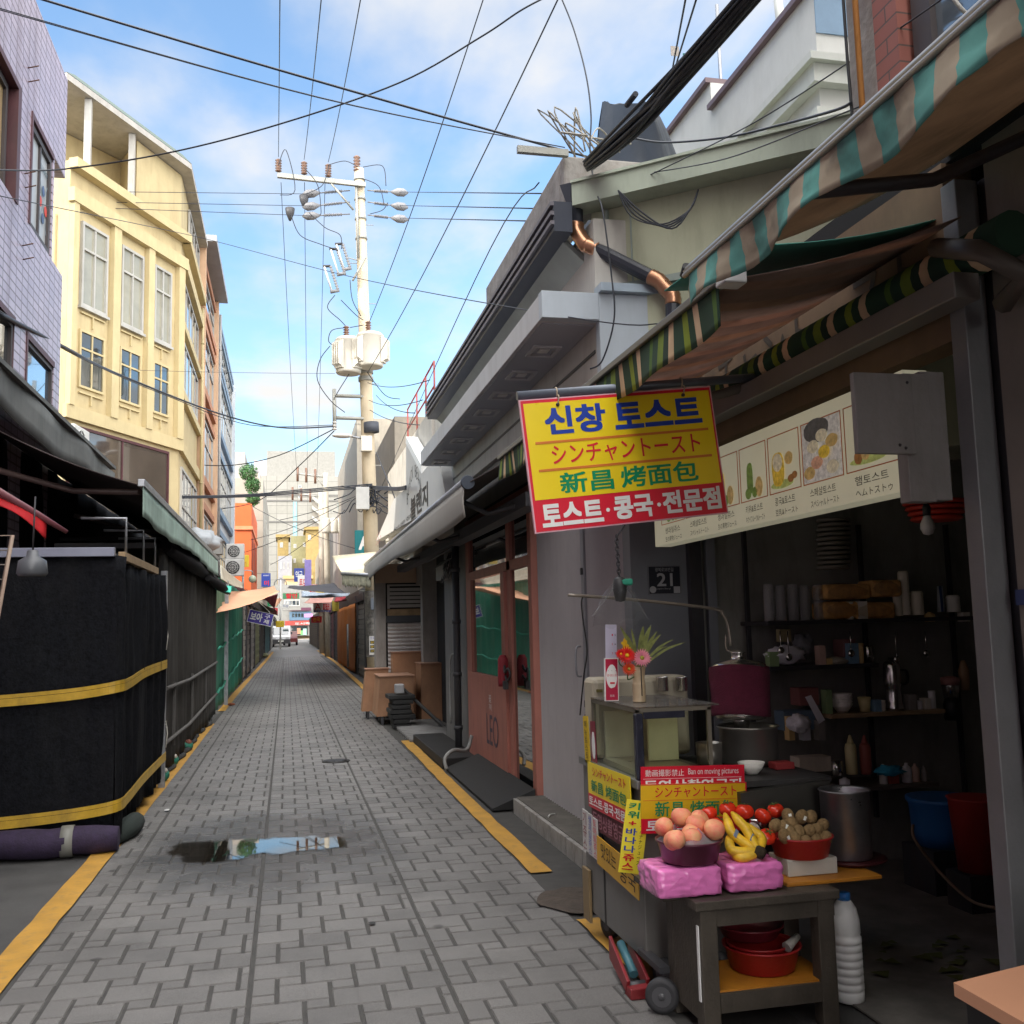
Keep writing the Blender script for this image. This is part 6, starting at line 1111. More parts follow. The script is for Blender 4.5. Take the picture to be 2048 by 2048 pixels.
def boxthing(u0, u1, v0, v1, m, label, cat, name, d=.12, dy=0):
    p, q = at(u0, v1, Y=YS + dy), at(u1, v0, Y=YS + dy); return tag(MB().box(p.x, q.x, YS + dy, YS + dy + d, p.z, q.z).build(name, m, bevel=.004), label, cat)
boxthing(1687, 1711, 1278, 1314, mat('pink_box', (.26, .13, .12)), 'small faded pink printed box on the second shelf', 'box', 'carton'); boxthing(1560, 1582, 1258, 1284, mat('yellow_dull', (.40, .34, .18)), 'dull yellow packet above the crumpled white bag', 'packet', 'packet', .05, .1)
boxthing(1600, 1637, 1375, 1412, mat('dusty_pink', (.26, .10, .09)), 'dusty pink card box left of the white bowls', 'box', 'carton'); boxthing(1600, 1662, 1512, 1546, mat('stack_cream', (.75, .67, .53), dirt=.3), 'stack of cream paper trays by the squeeze bottles', 'trays', 'paper_trays'); boxthing(1568, 1630, 1420, 1462, mat('dull_blue', (.12, .18, .24)), 'blue plastic tub behind the maroon wrapped urn', 'tub', 'tub')
blobthing(1597, 1447, 24, 19, M_plas, 'white cloth bundle in front of the blue tub', 'cloth', 'cloth_bundle', 9, .5, -.1)
p = sp(1626, 1430); tag(MB().hexa([at(1610, 1394, Y=YS - .05), at(1622, 1390, Y=YS - .05), at(1622, 1390, Y=YS - .02), at(1610, 1394, Y=YS - .02), at(1638, 1448, Y=YS - .05), at(1650, 1440, Y=YS - .05), at(1650, 1440, Y=YS - .02), at(1638, 1448, Y=YS - .02)]).build('scoop_handle', M_plas), 'slanting white plastic handle before the dusty pink box', 'handle')
pc = sp(1685, 1425); b = MB(); 
for k in range(5): b.lathe([(.030, 0), (.055, .035), (.066, .055), (.062, .055), (.03, .01)], pc + V((0, 0, .016 * k)), n=20)
tag(b.build('bowl_stack', mat('bowl_white', (.85, .83, .76), rough=.3)), 'stack of white bowls on the wooden shelf', 'bowls')
pc = sp(1730, 1423); tag(MB().lathe([(.030, 0), (.042, .09), (.039, .09), (.028, .006)], pc, n=16).build('cup', mat('cup_yellow', (.75, .65, .32), rough=.4)), 'pale yellow plastic cup next to the bowl stack', 'cup')
pc = sp(1789, 1423); M_st = mat('stainless', (.62, .60, .57), rough=.22, metal=.95, var=.15, scale=12); t = thing('percolator', 'tall stainless steel percolator on the wooden shelf', 'percolator', pc)
MB().lathe([(.06, 0), (.062, .03), (.052, .05), (.05, .12), (.048, .15), (.052, .155), (.055, .19), (.053, .29), (.045, .31), (.02, .325), (.02, .34)], pc, n=20).build('body', M_st, t); MB().tube(smooth_pts([pc + V((.05, -.01, .26)), pc + V((.10, -.01, .25)), pc + V((.10, -.01, .18)), pc + V((.05, -.01, .17))], 4), .008, n=6).build('handle', M_blk, t)
pc = sp(1738, 1331); tag(MB().lathe([(.032, 0), (.034, .12), (.03, .125)], pc, n=16).build('canister', M_st), 'small steel canister at the end of the second shelf', 'canister')
for u, lab, c in ((1704, 'cream squeeze bottle on the counter', (.42, .32, .17)), (1733, 'dark red squeeze bottle on the counter', (.16, .045, .035))):
    pc = sp(u, 1548); t = thing('squeeze_bottle', lab, 'bottle', pc); m = mat('sauce_%d' % u, tuple(min(.8, q * 2.2) for q in c), rough=.4); MB().lathe([(.034, 0), (.036, .02), (.036, .16), (.03, .185), (.012, .19)], pc, n=16).build('bottle', m, t); MB().lathe([(.022, .19), (.018, .205), (.006, .24)], pc, n=10).build('nozzle', m, t)
blobthing(1779, 1541, 30, 10, mat('rag_blue', (.04, .36, .55), rough=.8), 'crumpled bright blue rag on the counter edge', 'rag', 'rag', 3, .6, -.08)
pc = sp(1674, 1551); tag(MB().lathe([(.035, 0), (.037, .09), (.033, .09), (.03, .01)], pc, n=16).build('cup', M_st), 'steel cup left of the squeeze bottles', 'cup')
pc = sp(1906, 1440); t = thing('blender', 'kitchen blender with pinkish lid at the right end of the shelf', 'blender', pc); MB().lathe([(.05, 0), (.055, .10), (.04, .14)], pc, n=16).build('base', M_blk, t); MB().lathe([(.045, .14), (.055, .22), (.055, .225)], pc, n=16).build('jug', M_st, t); MB().lathe([(.058, .225), (.06, .27), (.02, .28)], pc, n=16).build('lid', mat('lid_pink', (.36, .17, .15)), t)
pc = sp(1930, 1380); tag(MB().lathe([(.03, 0), (.034, .13), (.02, .17), (.012, .19)], pc, n=14).build('bottle', mat('bottle_tan', (.38, .24, .13), rough=.4)), 'tan plastic bottle next to the blender', 'bottle')
pb = at(1892, 1735, Y=5.3); t = thing('barrel', 'blue plastic barrel standing on the dim shop floor', 'barrel', (pb.x, 5.3, 0)); zt_ = at(1892, 1592, Y=5.3).z
MB().lathe([(.15, .25), (.175, .35), (.185, zt_ - .04), (.20, zt_ - .02), (.20, zt_), (.18, zt_)], (pb.x, 5.3, 0), n=24).build('drum', mat('barrel_blue', (.02, .13, .36), rough=.45), t); MB().box(pb.x - .18, pb.x + .18, 5.15, 5.45, 0, .249).build('stand', M_dsteel, t)
pb = at(1962, 1770, Y=4.9); tag(MB().lathe([(.11, .2), (.14, .2 + .38), (.15, .59), (.13, .59)], (pb.x, 4.9, 0), n=22).build('bucket', mat('bucket_red', (.36, .03, .025), rough=.5)), 'red plastic bucket half hidden by the steel post', 'bucket')
tag(MB().box(pb.x - .14, pb.x + .14, 4.8, 5.0, 0, .199).build('bucket_stand', M_dsteel), 'dark low stand under the red bucket', 'stand')
tag(MB().tube(smooth_pts([at(1826, 1650, Y=5.0), at(1830, 1680, Y=4.95), at(1880, 1745, Y=4.9), at(1940, 1800, Y=4.5), at(1990, 1816, Y=4.1)], 6), .008, n=6).build('hose', mat('hose_tan', (.22, .15, .10), rough=.6)), 'thin tan hose drooping across the shop floor', 'hose')
pt = at(1872, 1020, Y=4.9); t = MB()
for k in range(4): t.lathe([(.17 - .012 * k, -.03 * k), (.178 - .012 * k, -.03 * k - .012), (.16 - .012 * k, -.03 * k - .022)], pt + V((0, 0, .05)), n=26)
tag(t.build('tub_stack', mat('tub_red', (.68, .06, .035), rough=.4)), 'bright red plastic tubs hung up behind the light bulb', 'tubs')
pt = at(1855, 1048, Y=4.2); t = thing('light_bulb', 'white unlit bulb hanging from a black socket under the casing', 'bulb', pt); MB().lathe([(.001, -.055), (.022, -.048), (.034, -.022), (.033, 0), (.02, .03), (.017, .04)], pt, n=18).build('globe', mat('bulb_white', (.60, .58, .58), rough=.3), t); MB().lathe([(.018, .04), (.02, .08), (.012, .10)], pt, n=12).build('socket', M_blk, t); MB().tube([pt + V((0, 0, .1)), pt + V((.02, .05, .9))], .005, n=5).build('cord', M_blk, t)
# smaller clutter filling the shelves
M_cl = [mat('clutter_%d' % i, c, rough=.5) for i, c in enumerate(((.82, .78, .68), (.55, .12, .09), (.20, .34, .46), (.70, .50, .22), (.30, .28, .26), (.82, .82, .84), (.26, .38, .18), (.65, .45, .36)))]
rs_ = random.Random(5)
for v, us in ((1243, (1700, 1722, 1860, 1928)), (1333, (1545, 1642, 1655, 1705, 1722)), (1427, (1655, 1752, 1765, 1822, 1838, 1852, 1866)), (1572, (1690, 1768, 1785, 1815, 1832, 1850)), (1480, (1580, 1610, 1640))):
    for u in us:
        c = at(u, v, Y=YS - .02); r = rs_.uniform(.018, .036); h = rs_.uniform(.05, .15); k = rs_.randrange(3)
        b = MB().lathe([(r * .9, 0), (r, .01), (r, h * .75), (r * (.6 if k == 1 else .95), h * .86), (r * (.35 if k == 1 else 1.02), h * .9), (r * (.35 if k == 1 else 1.0), h), (.001, h)], c, n=14) if k else MB().box(c.x - r, c.x + r, c.y - .03, c.y + .03, c.z, c.z + h)
        tag(b.build('jar' if k else 'carton', rs_.choice(M_cl)), 'small jar among the clutter on the dim shop shelves' if k else 'small carton among the clutter on the dim shop shelves', 'jar' if k else 'carton', 'jars on the shop shelves' if k else 'cartons on the shop shelves')
for u, h in ((1560, .10), (1575, .14), (1700, .12), (1790, .16), (1850, .12)):
    c = at(u, 1262, Y=YS - .06); b = MB().tube([c, c - V((0, 0, h))], .004, n=5); b.ball(c - V((0, 0, h + .02)), .024, .012, .024, n=10, m=6); tag(b.build('ladle', M_st), 'steel ladle hanging below the top shelf', 'ladle', 'ladles hanging in the shop')
# stray litter on the shop floor
b = MB()
for k in range(26): x, y = random.uniform(2.45, 3.4), random.uniform(4.0, 4.5); a_ = random.uniform(0, 3.1); r = random.uniform(.02, .06); b.face([(x + r * math.cos(a_ + q * 2.1), y + r * math.sin(a_ + q * 2.1), .012 + .002 * k % .01) for q in range(3)])
tag(b.build('leaf_litter', mat('litter_green', (.10, .11, .03), rough=.8)), 'scraps of yellowed leaves on the shop floor', 'litter', kind='stuff')

# ================================================================== FOOD CART
ct = thing('food_cart', 'grey steel food cart with glass display case and black hob', 'food cart', (1.95, 4.65, 0))
M_cart = mat('cart_steel', (.19, .185, .175), rough=.45, metal=.35, var=.12, scale=2, dirt=.35, dcol=(.10, .08, .06)); M_cartd = mat('cart_dark', (.035, .034, .033), rough=.55, var=.3, dirt=.4)
CX0, CX1, CY0, CY1 = 1.52, 2.42, 4.25, 5.12
MB().box(CX0, 1.94, CY0, CY1, .13, .86).build('body', M_cart, ct, bevel=.006); MB().box(1.945, CX1, CY0 + .02, CY1, .45, .84).build('hob_body', M_cartd, ct, bevel=.006)
MB().box(CX0 - .004, CX0 - .001, 4.80, 4.815, .13, .86).build('panel_seam', M_cartd, ct); MB().box(CX0 - .02, 1.95, CY0 - .02, CY1 + .01, .862, .90).build('counter', mat('counter_steel', (.22, .22, .215), rough=.35, metal=.6, dirt=.4), ct, bevel=.004)
MB().box(1.955, CX1 + .02, CY0 - .03, CY1, .842, .87).build('hob_top', M_cartd, ct, bevel=.004)
b = MB(); b.hexa([(1.96, 4.16, .72), (2.40, 4.16, .70), (2.40, 4.26, .70), (1.96, 4.26, .72), (1.96, 4.17, .83), (2.40, 4.17, .86), (2.40, 4.26, .86), (1.96, 4.26, .83)]); b.build('hob_apron', mat('apron_steel', (.06, .058, .05), rough=.4, metal=.5), ct)
b = MB()
for x in (2.03, 2.09): b.tube([(x, 4.16, .71), (x, 4.10, .70)], .014)
b.tube([(1.98, 4.13, .715), (2.16, 4.13, .70)], .010); b.build('gas_valve', M_st, ct)
CZ0, CZ1, CGX = .93, 1.205, 1.86
b = MB(); r_ = .009
for (x, y) in ((CX0, CY0), (CGX, CY0), (CX0, 4.90), (CGX, 4.90)): b.box(x - r_, x + r_, y - r_, y + r_, .90, CZ1)
for z in (CZ1,):
    b.box(CX0 - r_, CGX + r_, CY0 - r_, CY0 + r_, z - .012, z + .006); b.box(CX0 - r_, CGX + r_, 4.9 - r_, 4.9 + r_, z - .012, z + .006); b.box(CX0 - r_, CX0 + r_, CY0 + r_, 4.9 - r_, z - .012, z + .006); b.box(CGX - r_, CGX + r_, CY0 + r_, 4.9 - r_, z - .012, z + .006)
cf = b.build('case_frame', mat('case_frame', (.20, .18, .14), rough=.4, metal=.5, dirt=.3), ct)
MB().box(CX0 - .016, CX0 + .022, CY0 - .018, CY0 + .016, .90, 1.19).build('taped_corner', mat('black_tape', (.02, .022, .035), rough=.25, bump=.5, bscale=25), ct, bevel=.006); MB().box(CX0 + .024, CX0 + .22, CY0 - .016, CY0 - .010, 1.165, 1.195).build('tape', mat('black_tape', 0), ct)
M_cg = clearmat('case_glass', (.90, .92, .86), .0, .02, 1.2)
MB().box(CX0 - .003, CX0 + .003, CY0 + .01, 4.89, .905, 1.19).build('side_glass', M_cg, ct); MB().box(CX0 + .024, CGX - .01, CY0 - .003, CY0 + .003, .905, 1.19).build('front_glass', M_cg, ct); MB().box(CX0 - .01, CGX + .05, CY0 - .01, 4.91, CZ1 + .007, CZ1 + .013).build('top_glass', clearmat('smoky_glass', (.55, .47, .36), .10, .02, 1.35), ct)
MB().box(CX0 + .04, CGX - .03, 4.84, 4.86, .905, 1.15).build('back_panel', mat('case_back', (.52, .50, .38), rough=.6), ct); MB().box(1.70, 1.85, 4.60, 4.62, .93, 1.17).build('paper_sheet', mat('sheet_yellowish', (.62, .62, .42), rough=.7), ct); MB().box(CX0 + .02, CGX - .02, CY0 + .03, 4.83, .902, .925).build('tray', mat('tray_bright', (.42, .40, .32), rough=.3, metal=.5), ct)
for y, r in ((4.35, .045), (5.0, .045), ):
    for x in (1.60, 1.86):
        w0 = MB().lathe([(r * .8, -.022), (r * 1.5, -.016), (r * 1.5, .016), (r * .8, .022)], (x, y - .10 if y < 4.5 else y, .075), (1, .25, 0), n=20).build('wheel', mat('rubber_dark', (.035, .035, .038), rough=.6), ct); MB().lathe([(r * .7, -.024), (r * .7, .024)], (x, y - .10 if y < 4.5 else y, .075), (1, .25, 0), n=14).build('hub', mat('hub_grey', (.075, .075, .08), rough=.4), w0)
        MB().box(x - .03, x + .03, y - .06, y, .10, .129).build('fork', M_dsteel, ct)
MB().box(CX0 - .02, CX0 - .003, 5.02, 5.13, .08, .34).build('kick_plate', mat('kick_brown', (.20, .14, .07), rough=.5), ct, bevel=.004)
# red trolley jack under the cart corner
jk = thing('trolley_jack', 'small red trolley jack pushed under the cart corner', 'jack', (1.50, 4.5, 0)); M_jr = mat('jack_red', (.20, .016, .02), rough=.4, dirt=.3)
for dx in (-.045, .045): MB().hexa([(1.47 + dx - .008, 4.24, .02), (1.47 + dx + .008, 4.24, .02), (1.50 + dx + .008, 4.55, .06), (1.50 + dx - .008, 4.55, .06), (1.47 + dx - .008, 4.22, .07), (1.47 + dx + .008, 4.22, .07), (1.50 + dx + .008, 4.55, .16), (1.50 + dx - .008, 4.55, .16)]).build('side_plate', M_jr, jk, bevel=.003)
MB().tube([(1.485, 4.32, .06), (1.495, 4.52, .13)], .02, n=10).build('piston', mat('jack_teal', (.05, .14, .17), rough=.4), jk); MB().box(1.42, 1.53, 4.18, 4.26, .004, .05).build('toe', M_jr, jk, bevel=.005); MB().lathe([(.028, -.05), (.028, .05)], (1.475, 4.25, .03), (1, .1, 0), n=12).build('roller', M_dsteel, jk)
# signs on the cart
def four(us, lift, X=None, Y=None):
    P_ = [at(u, v, X=X, Y=Y) for u, v in us]; r = (P_[1] - P_[0]) + (P_[2] - P_[3]); u = (P_[0] - P_[3]) + (P_[1] - P_[2]); w_ = r.length / 2; h_ = u.length / 2; c = sum(P_, V()) / 4; F = Fr((0, 0, 0), r, u); F.o = c - F.r * w_ / 2 - F.u * h_ / 2 + F.n * lift; return F, w_, h_
def csign(label, F, w_, h_, bands, m, th=.004, name='shop_sign'):
    t = thing(name, label, 'sign', F.p(w_ / 2, 0)); MB().fbox(F, 0, w_, 0, h_, -th, 0).build('board', m, t)
    for (b0, b1, mm) in bands: MB().fbox(F, 0, w_, b0 * h_, b1 * h_, .0003, .0012).build('band', mm, t)
    return t
F, w_, h_ = four([(1185, 1533), (1270, 1569), (1256, 1640), (1171, 1600)], .004, X=1.495); t = csign('yellow and red toast sign hung slanting on the cart side', F, w_, h_, [(0, .30, M_sr)], M_sy)
text('シンチャントースト', F, (w_ * .14, h_ * .72, w_ * .92, h_ * .92), M_sr, t, bold=.005, lift=.003); text('新昌 烤面包', F, (w_ * .10, h_ * .38, w_ * .92, h_ * .64), M_sg, t, bold=.008, lift=.003); text('토스트·콩국·전문점', F, (w_ * .03, h_ * .05, w_ * .99, h_ * .26), W1, t, bold=.02, lift=.003)
F, w_, h_ = four([(1184, 1612), (1250, 1650), (1250, 1694), (1184, 1655)], .001, X=1.50); t = csign('dull maroon panel with Korean lettering on the cart side', F, w_, h_, [], mat('panel_maroon', (.11, .02, .03), rough=.5)); text('동영상촬영금', F, (w_ * .05, h_ * .15, w_ * .98, h_ * .85), mat('faded_pink', (.36, .16, .19)), t, bold=.01, lift=.002)
F, w_, h_ = four([(1198, 1668), (1281, 1746), (1278, 1792), (1194, 1728)], .006, X=1.49); t = csign('amber sign with black lettering tilted low on the cart side', F, w_, h_, [], mat('amber_board', (.55, .30, .02), rough=.4)); text('맛있는', F, (w_ * .12, h_ * .35, w_ * .50, h_ * .88), M_blk, t, lift=.002); text('콩국', F, (w_ * .58, h_ * .15, w_ * .95, h_ * .70), M_blk, t, lift=.002)
for (us, lab, s, m) in (([(1167, 1619), (1177, 1624), (1176, 1704), (1166, 1694)], 'white strip sign with dark red Korean lettering, outermost on the cart', '기\n쥬\n스', mat('ink_maroon', (.20, .03, .03))), ([(1178, 1626), (1186, 1632), (1186, 1712), (1177, 1706)], 'white strip sign with blue Korean lettering, middle of three', '생\n과\n일\n쥬\n스', M_sb), ([(1187, 1634), (1197, 1642), (1196, 1720), (1187, 1714)], 'white strip sign with red Korean lettering beside the maroon panel', '토\n마\n토\n쥬\n스', M_sr)):
    F, w_, h_ = four(us, .003, X=1.492); t = csign(lab, F, w_, h_, [], mat('strip_white', (.50, .48, .46))); text(s, F, (w_ * .15, h_ * .05, w_ * .85, h_ * .95), m, t, lift=.002)
F, w_, h_ = four([(1247, 1599), (1293, 1602), (1289, 1750), (1243, 1743)], .003, Y=4.215); t = csign('upright yellow sign for kiwi and banana juice at the cart corner', F, w_, h_, [], mat('vinyl_lemon', (.80, .68, .05), rough=.3))
for i, (s, m) in enumerate((('키', M_sg), ('위', M_sg), ('+', M_sr), ('바', M_sb), ('나', M_sb), ('나', M_sb), ('쥬', M_sr), ('스', M_sr))): z1 = .965 - i * .118; text(s, F, (w_ * (.12 if s != '+' else .2), h_ * (z1 - .092 + (.02 if s == '+' else 0)), w_ * (.58 if s != '+' else .5), h_ * (z1 - (.02 if s == '+' else 0))), m, t, bold=.02, lift=.002)
text('キ\nウ\nイ\n+\nバ\nナ\nナ\nジ\nュ\nー\nス', F, (w_ * .70, h_ * .12, w_ * .86, h_ * .90), M_blk, t, lift=.002)
F, w_, h_ = four([(1281, 1534), (1488, 1529), (1490, 1590), (1283, 1596)], 0, Y=4.212); t = csign('red sign banning moving pictures behind the yellow front sign', F, w_, h_, [], M_sr)
text('動画撮影禁止', F, (w_ * .04, h_ * .68, w_ * .41, h_ * .90), W1, t, lift=.002); text('Ban on moving pictures', F, (w_ * .45, h_ * .66, w_ * .94, h_ * .92), W1, t, lift=.002); text('동영상촬영금지', F, (w_ * .03, h_ * .18, w_ * .96, h_ * .56), W1, t, bold=.02, lift=.002); MB().fbox(F, .02 * w_, .97 * w_, .60 * h_, .61 * h_, .0005, .0015).build('rule', W1, t)
F, w_, h_ = four([(1281, 1569), (1493, 1564), (1494, 1660), (1283, 1668)], 0, Y=4.205); t = csign('yellow and red toast sign propped behind the peaches', F, w_, h_, [(0, .30, M_sr), (.98, 1, M_sr)], mat('vinyl_gold', (.68, .42, .012), rough=.35)); MB().fbox(F, w_ - .006, w_, .30 * h_, .98 * h_, .0003, .0012).build('edge', M_sr, t)
text('シンチャントースト', F, (w_ * .13, h_ * .72, w_ * .90, h_ * .93), M_sr, t, bold=.006, lift=.002); text('新昌 烤面包', F, (w_ * .13, h_ * .34, w_ * .88, h_ * .64), M_sg, t, bold=.01, lift=.002); text('토스트 콩국', F, (w_ * .05, h_ * .04, w_ * .75, h_ * .26), W1, t, bold=.02, lift=.002); MB().fbox(F, .02 * w_, .97 * w_, .665 * h_, .672 * h_, .0005, .0015).build('rule', M_sr, t)
F, w_, h_ = four([(1166, 1432), (1175, 1432), (1180, 1526), (1170, 1525)], 0, X=1.50); t = csign('narrow yellow strip with handwriting at the back of the cart', F, w_, h_, [], mat('strip_yellow', (.62, .42, .02))); text('메\n뉴\n토\n스\n트', F, (w_ * .25, h_ * .1, w_ * .75, h_ * .9), M_blk, t, lift=.002)
F, w_, h_ = four([(1181, 1443), (1190, 1443), (1192, 1532), (1183, 1530)], 0, X=1.505); t = csign('maroon card with white oval taped behind the glass case', F, w_, h_, [], mat('card_maroon', (.20, .012, .035), rough=.35)); blob(F, w_ * .6, h_ * .45, w_ * .35, h_ * .3, W1, t, .001)
# things standing on the glass top
ZT = CZ1 + .014
w0 = MB().lathe([(.052, -.022), (.068, -.018), (.070, 0), (.068, .018), (.052, .022)], (1.50, 4.02, .073), (-.55, -1, .05), n=24).build('wheel', mat('rubber_dark', 0), ct); MB().lathe([(.040, -.0225), (.034, -.019), (.016, -.020), (.013, -.027), (.001, -.027)][::-1], (1.50, 4.02, .073), (.55, 1, -.05), n=16).build('hub', mat('hub_grey', 0), w0); MB().box(1.50, 1.545, 4.04, 4.30, .15, .175).build('fork', M_dsteel, ct)
F, w_, h_ = four([(1216, 1316), (1243, 1319), (1244, 1406), (1217, 1400)], 0, Y=4.58); F = Fr(F.o, (1, 0, -.02)); F.o.z = ZT + .004; t = csign('small red stand card with a white oval on the glass case', F, w_, h_, [], W1, th=.012, name='stand_card'); MB().fbox(F, .004, w_ - .004, .004, h_ - .004, .0005, .0015).build('red_face', mat('card_red', (.42, .012, .05), rough=.35), t)
blob(F, w_ / 2, h_ * .57, w_ * .41, h_ * .27, W1, t, .002); text('콩국토스트', F, (w_ * .15, h_ * .57, w_ * .85, h_ * .63), M_sr, t, lift=.005); text('· · ·', F, (w_ * .2, h_ * .70, w_ * .8, h_ * .715), mat('ink_grey', (.2, .2, .2)), t, lift=.005); MB().fbox(F, w_ * .36, w_ * .70, h_ * .40, h_ * .44, .004, .005).build('button', M_sr, t); text('우리', F, (w_ * .35, h_ * .09, w_ * .65, h_ * .15), W1, t)
vb = at(1279, 1404, Y=4.50); vb.z = ZT; vs = thing('flower_vase', 'ribbed cream vase of red and pink gerberas on the glass case', 'vase', vb); vh = .165
prof = [(.030, 0), (.031, .004)]
for k in range(12): z = .01 + k * .0065; prof += [(.032, z), (.0295, z + .003)]
prof += [(.028, .10), (.030, .13), (.036, vh), (.033, vh), (.026, .11)]
MB().lathe(prof, vb, n=22).build('vase', mat('vase_cream', (.50, .38, .24), rough=.4, var=.12), vs); MB().tube([vb + V((.002, -.034, .03)), vb + V((0, -.037, .16))], .0022, n=5).build('stem', M_blk, vs)
def gerbera(u, v, r, col, core, nrm, nm):
    c = at(u, v, Y=4.45); nn = V(nrm).normalized(); a = nn.cross(V((0, 0, 1))).normalized(); b_ = a.cross(nn); m = MB()
    for ring, (n, rr_, tl) in enumerate(((22, 1, .10), (20, .84, .22), (16, .62, .35))):
        for k in range(n):
            t_ = 2 * math.pi * (k + .5 * ring) / n; d = a * math.cos(t_) + b_ * math.sin(t_); s_ = nn.cross(d); wv = random.uniform(.9, 1.08); o = c + nn * (.002 * ring)
            m.face([o + d * r * .12 - s_ * r * .02, o + d * r * .6 * rr_ * wv - s_ * r * .10 + nn * r * tl * .6, o + d * r * rr_ * wv + nn * r * tl, o + d * r * .6 * rr_ * wv + s_ * r * .10 + nn * r * tl * .6, o + d * r * .12 + s_ * r * .02])
    h = m.build('flower_head', col, vs); MB().ball(c + nn * r * .16, r * .22, r * .22, r * .22, n=10, m=6).build('flower_eye', core, h); return c
M_gr = mat('petal_red', (.72, .012, .010), rough=.5); M_gp = mat('petal_pink', (.80, .28, .36), rough=.5); M_gy = mat('petal_yellow', (.80, .50, .02), rough=.5); M_eye = mat('flower_eye', (.35, .33, .05), rough=.8)
for (u, v, r, c_) in ((1254, 1311, .046, M_gr), (1284, 1316, .046, M_gp), (1258, 1338, .036, mat('petal_orange', (.62, .06, .01), rough=.5)), (1242, 1308, .028, M_gr)): c = gerbera(u, v, r, c_, M_eye if c_ is not M_gr else M_gy, (-.25, -1, .1), 'g'); MB().tube(smooth_pts([c, c + V((0, .02, -.05)), vb + V((0, 0, .13))], 4), .003, n=5).build('stalk', mat('stalk_green', (.06, .13, .03)), vs)
b = MB()
for k in range(5): c = at(1246 + k * 4, 1296 - (k % 2) * 4, Y=4.47); d = V((math.cos(1.2 + k * .5), -.2, math.sin(1.2 + k * .5) * .8)); s_ = V((-d.z, 0, d.x)); b.face([c - s_ * .004, c + d * .03 - s_ * .010, c + d * .05, c + d * .03 + s_ * .010, c + s_ * .004])
b.build('lily_petals', M_gy, vs)
M_leaf = mat('variegated_leaf', (.22, .25, .075), rough=.5, var=.45, scale=30)
for (u, v, w_) in ((1302, 1250, .013), (1287, 1252, .013), (1240, 1252, .009), (1262, 1256, .007), (1322, 1268, .009), (1348, 1278, .006), (1372, 1284, .006), (1315, 1262, .009), (1253, 1268, .008), (1335, 1292, .006)):
    tip = at(u, v, Y=4.46); o = vb + V((0, 0, .15)); mid = o.lerp(tip, .55) + V((0, 0, .02)); pts = smooth_pts([o, mid, tip], 5); s_ = (tip - o).cross(V((0, 1, 0))).normalized(); b = MB(); n = len(pts)
    for i in range(n - 1):
        k0, k1 = w_ * math.sin(math.pi * (.12 + .88 * i / (n - 1))) , w_ * math.sin(math.pi * (.12 + .88 * (i + 1) / (n - 1))); b.face([pts[i] - s_ * k0, pts[i + 1] - s_ * k1, pts[i + 1] + s_ * k1, pts[i] + s_ * k0])
    b.build('leaf', M_leaf, vs, solid=.0008)
F, w_, h_ = four([(1212, 1249), (1235, 1249), (1232, 1345), (1210, 1345)], 0, Y=4.72); t = csign('lilac white calendar strip hanging behind the flowers', F, w_, h_, [], mat('calendar_paper', (.60, .57, .72), rough=.6), th=.002, name='calendar')
for k in range(4): text('%d' % (k + 1), F, (w_ * .55, h_ * (.76 - k * .19), w_ * .66, h_ * (.80 - k * .19)), M_sr, t); text('%d' % (k + 5), F, (w_ * .80, h_ * (.76 - k * .19), w_ * .9, h_ * (.80 - k * .19)), M_blk, t)
# rod with hook, cream box, steel cups, urn, pot, bowl
rd_ = [at(1136, 1190, Y=4.75), at(1260, 1199, Y=4.75), at(1425, 1217, Y=4.75), at(1445, 1228, Y=4.75), at(1456, 1250, Y=4.75), at(1462, 1292, Y=4.75)]
tag(MB().tube(smooth_pts(rd_, 5), .008, n=8).build('rod', mat('rod_brass', (.26, .23, .19), rough=.4, metal=.5)), 'thin bent metal rod reaching out over the cart', 'rod')
tag(MB().tube(smooth_pts([at(1167, 1190, Y=4.75), at(1163, 1205, Y=4.75), at(1166, 1240, Y=4.75), at(1174, 1300, Y=4.76), at(1168, 1350, Y=4.8), at(1160, 1430, Y=4.9)], 5), .004, n=5).build('power_cord', M_blk), 'black wire hung from the tip of the bent rod', 'cord')
bx = thing('storage_box', 'cream plastic box with rounded corner behind the glass case', 'box', (1.77, 5.03, .90)); MB().box(1.535, 2.06, 4.94, 5.12, .902, 1.31).build('box', mat('cream_plastic', (.42, .38, .29), rough=.45, var=.08), bx, bevel=.025)
MB().box(1.55, 1.58, 4.925, 4.939, 1.24, 1.255).build('binder_clip', mat('clip_brass', (.2, .17, .06), metal=.6), bx)
for u, lab in ((1325, 'steel cup hooked on the cream box, nearer the vase'), (1364, 'steel cup hooked on the cream box, nearer the maroon urn')):
    p = at(u, 1382, Y=4.88); tag(MB().lathe([(.030, 0), (.032, .004), (.032, .068), (.034, .072), (.029, .072), (.028, .006)], p, n=18).build('cup', M_st), lab, 'cup')
ur = thing('wrapped_urn', 'drinks urn wrapped in maroon towel above the steel pot', 'urn', at(1482, 1440, Y=4.75)); pu = at(1482, 1428, Y=4.75); hh = at(1482, 1330, Y=4.75).z - pu.z; ru = 62 * 4.75 / FPX
MB().grid(lambda u, v: pu + V((math.cos(u * 6.2832) * ru * (1 + .03 * math.sin(u * 40) * (1 - v) + .04 * noise.noise(V((u * 8, v * 4, 2)))), math.sin(u * 6.2832) * ru * (1 + .03 * math.sin(u * 40)), hh * v + .012 * math.sin(u * 12) * (1 if v in (0, 1) else .3))), 72, 12).build('towel', mat('towel_maroon', (.13, .018, .042), rough=.95, var=.2, scale=30, bump=.8, bscale=250), ur, solid=.006)
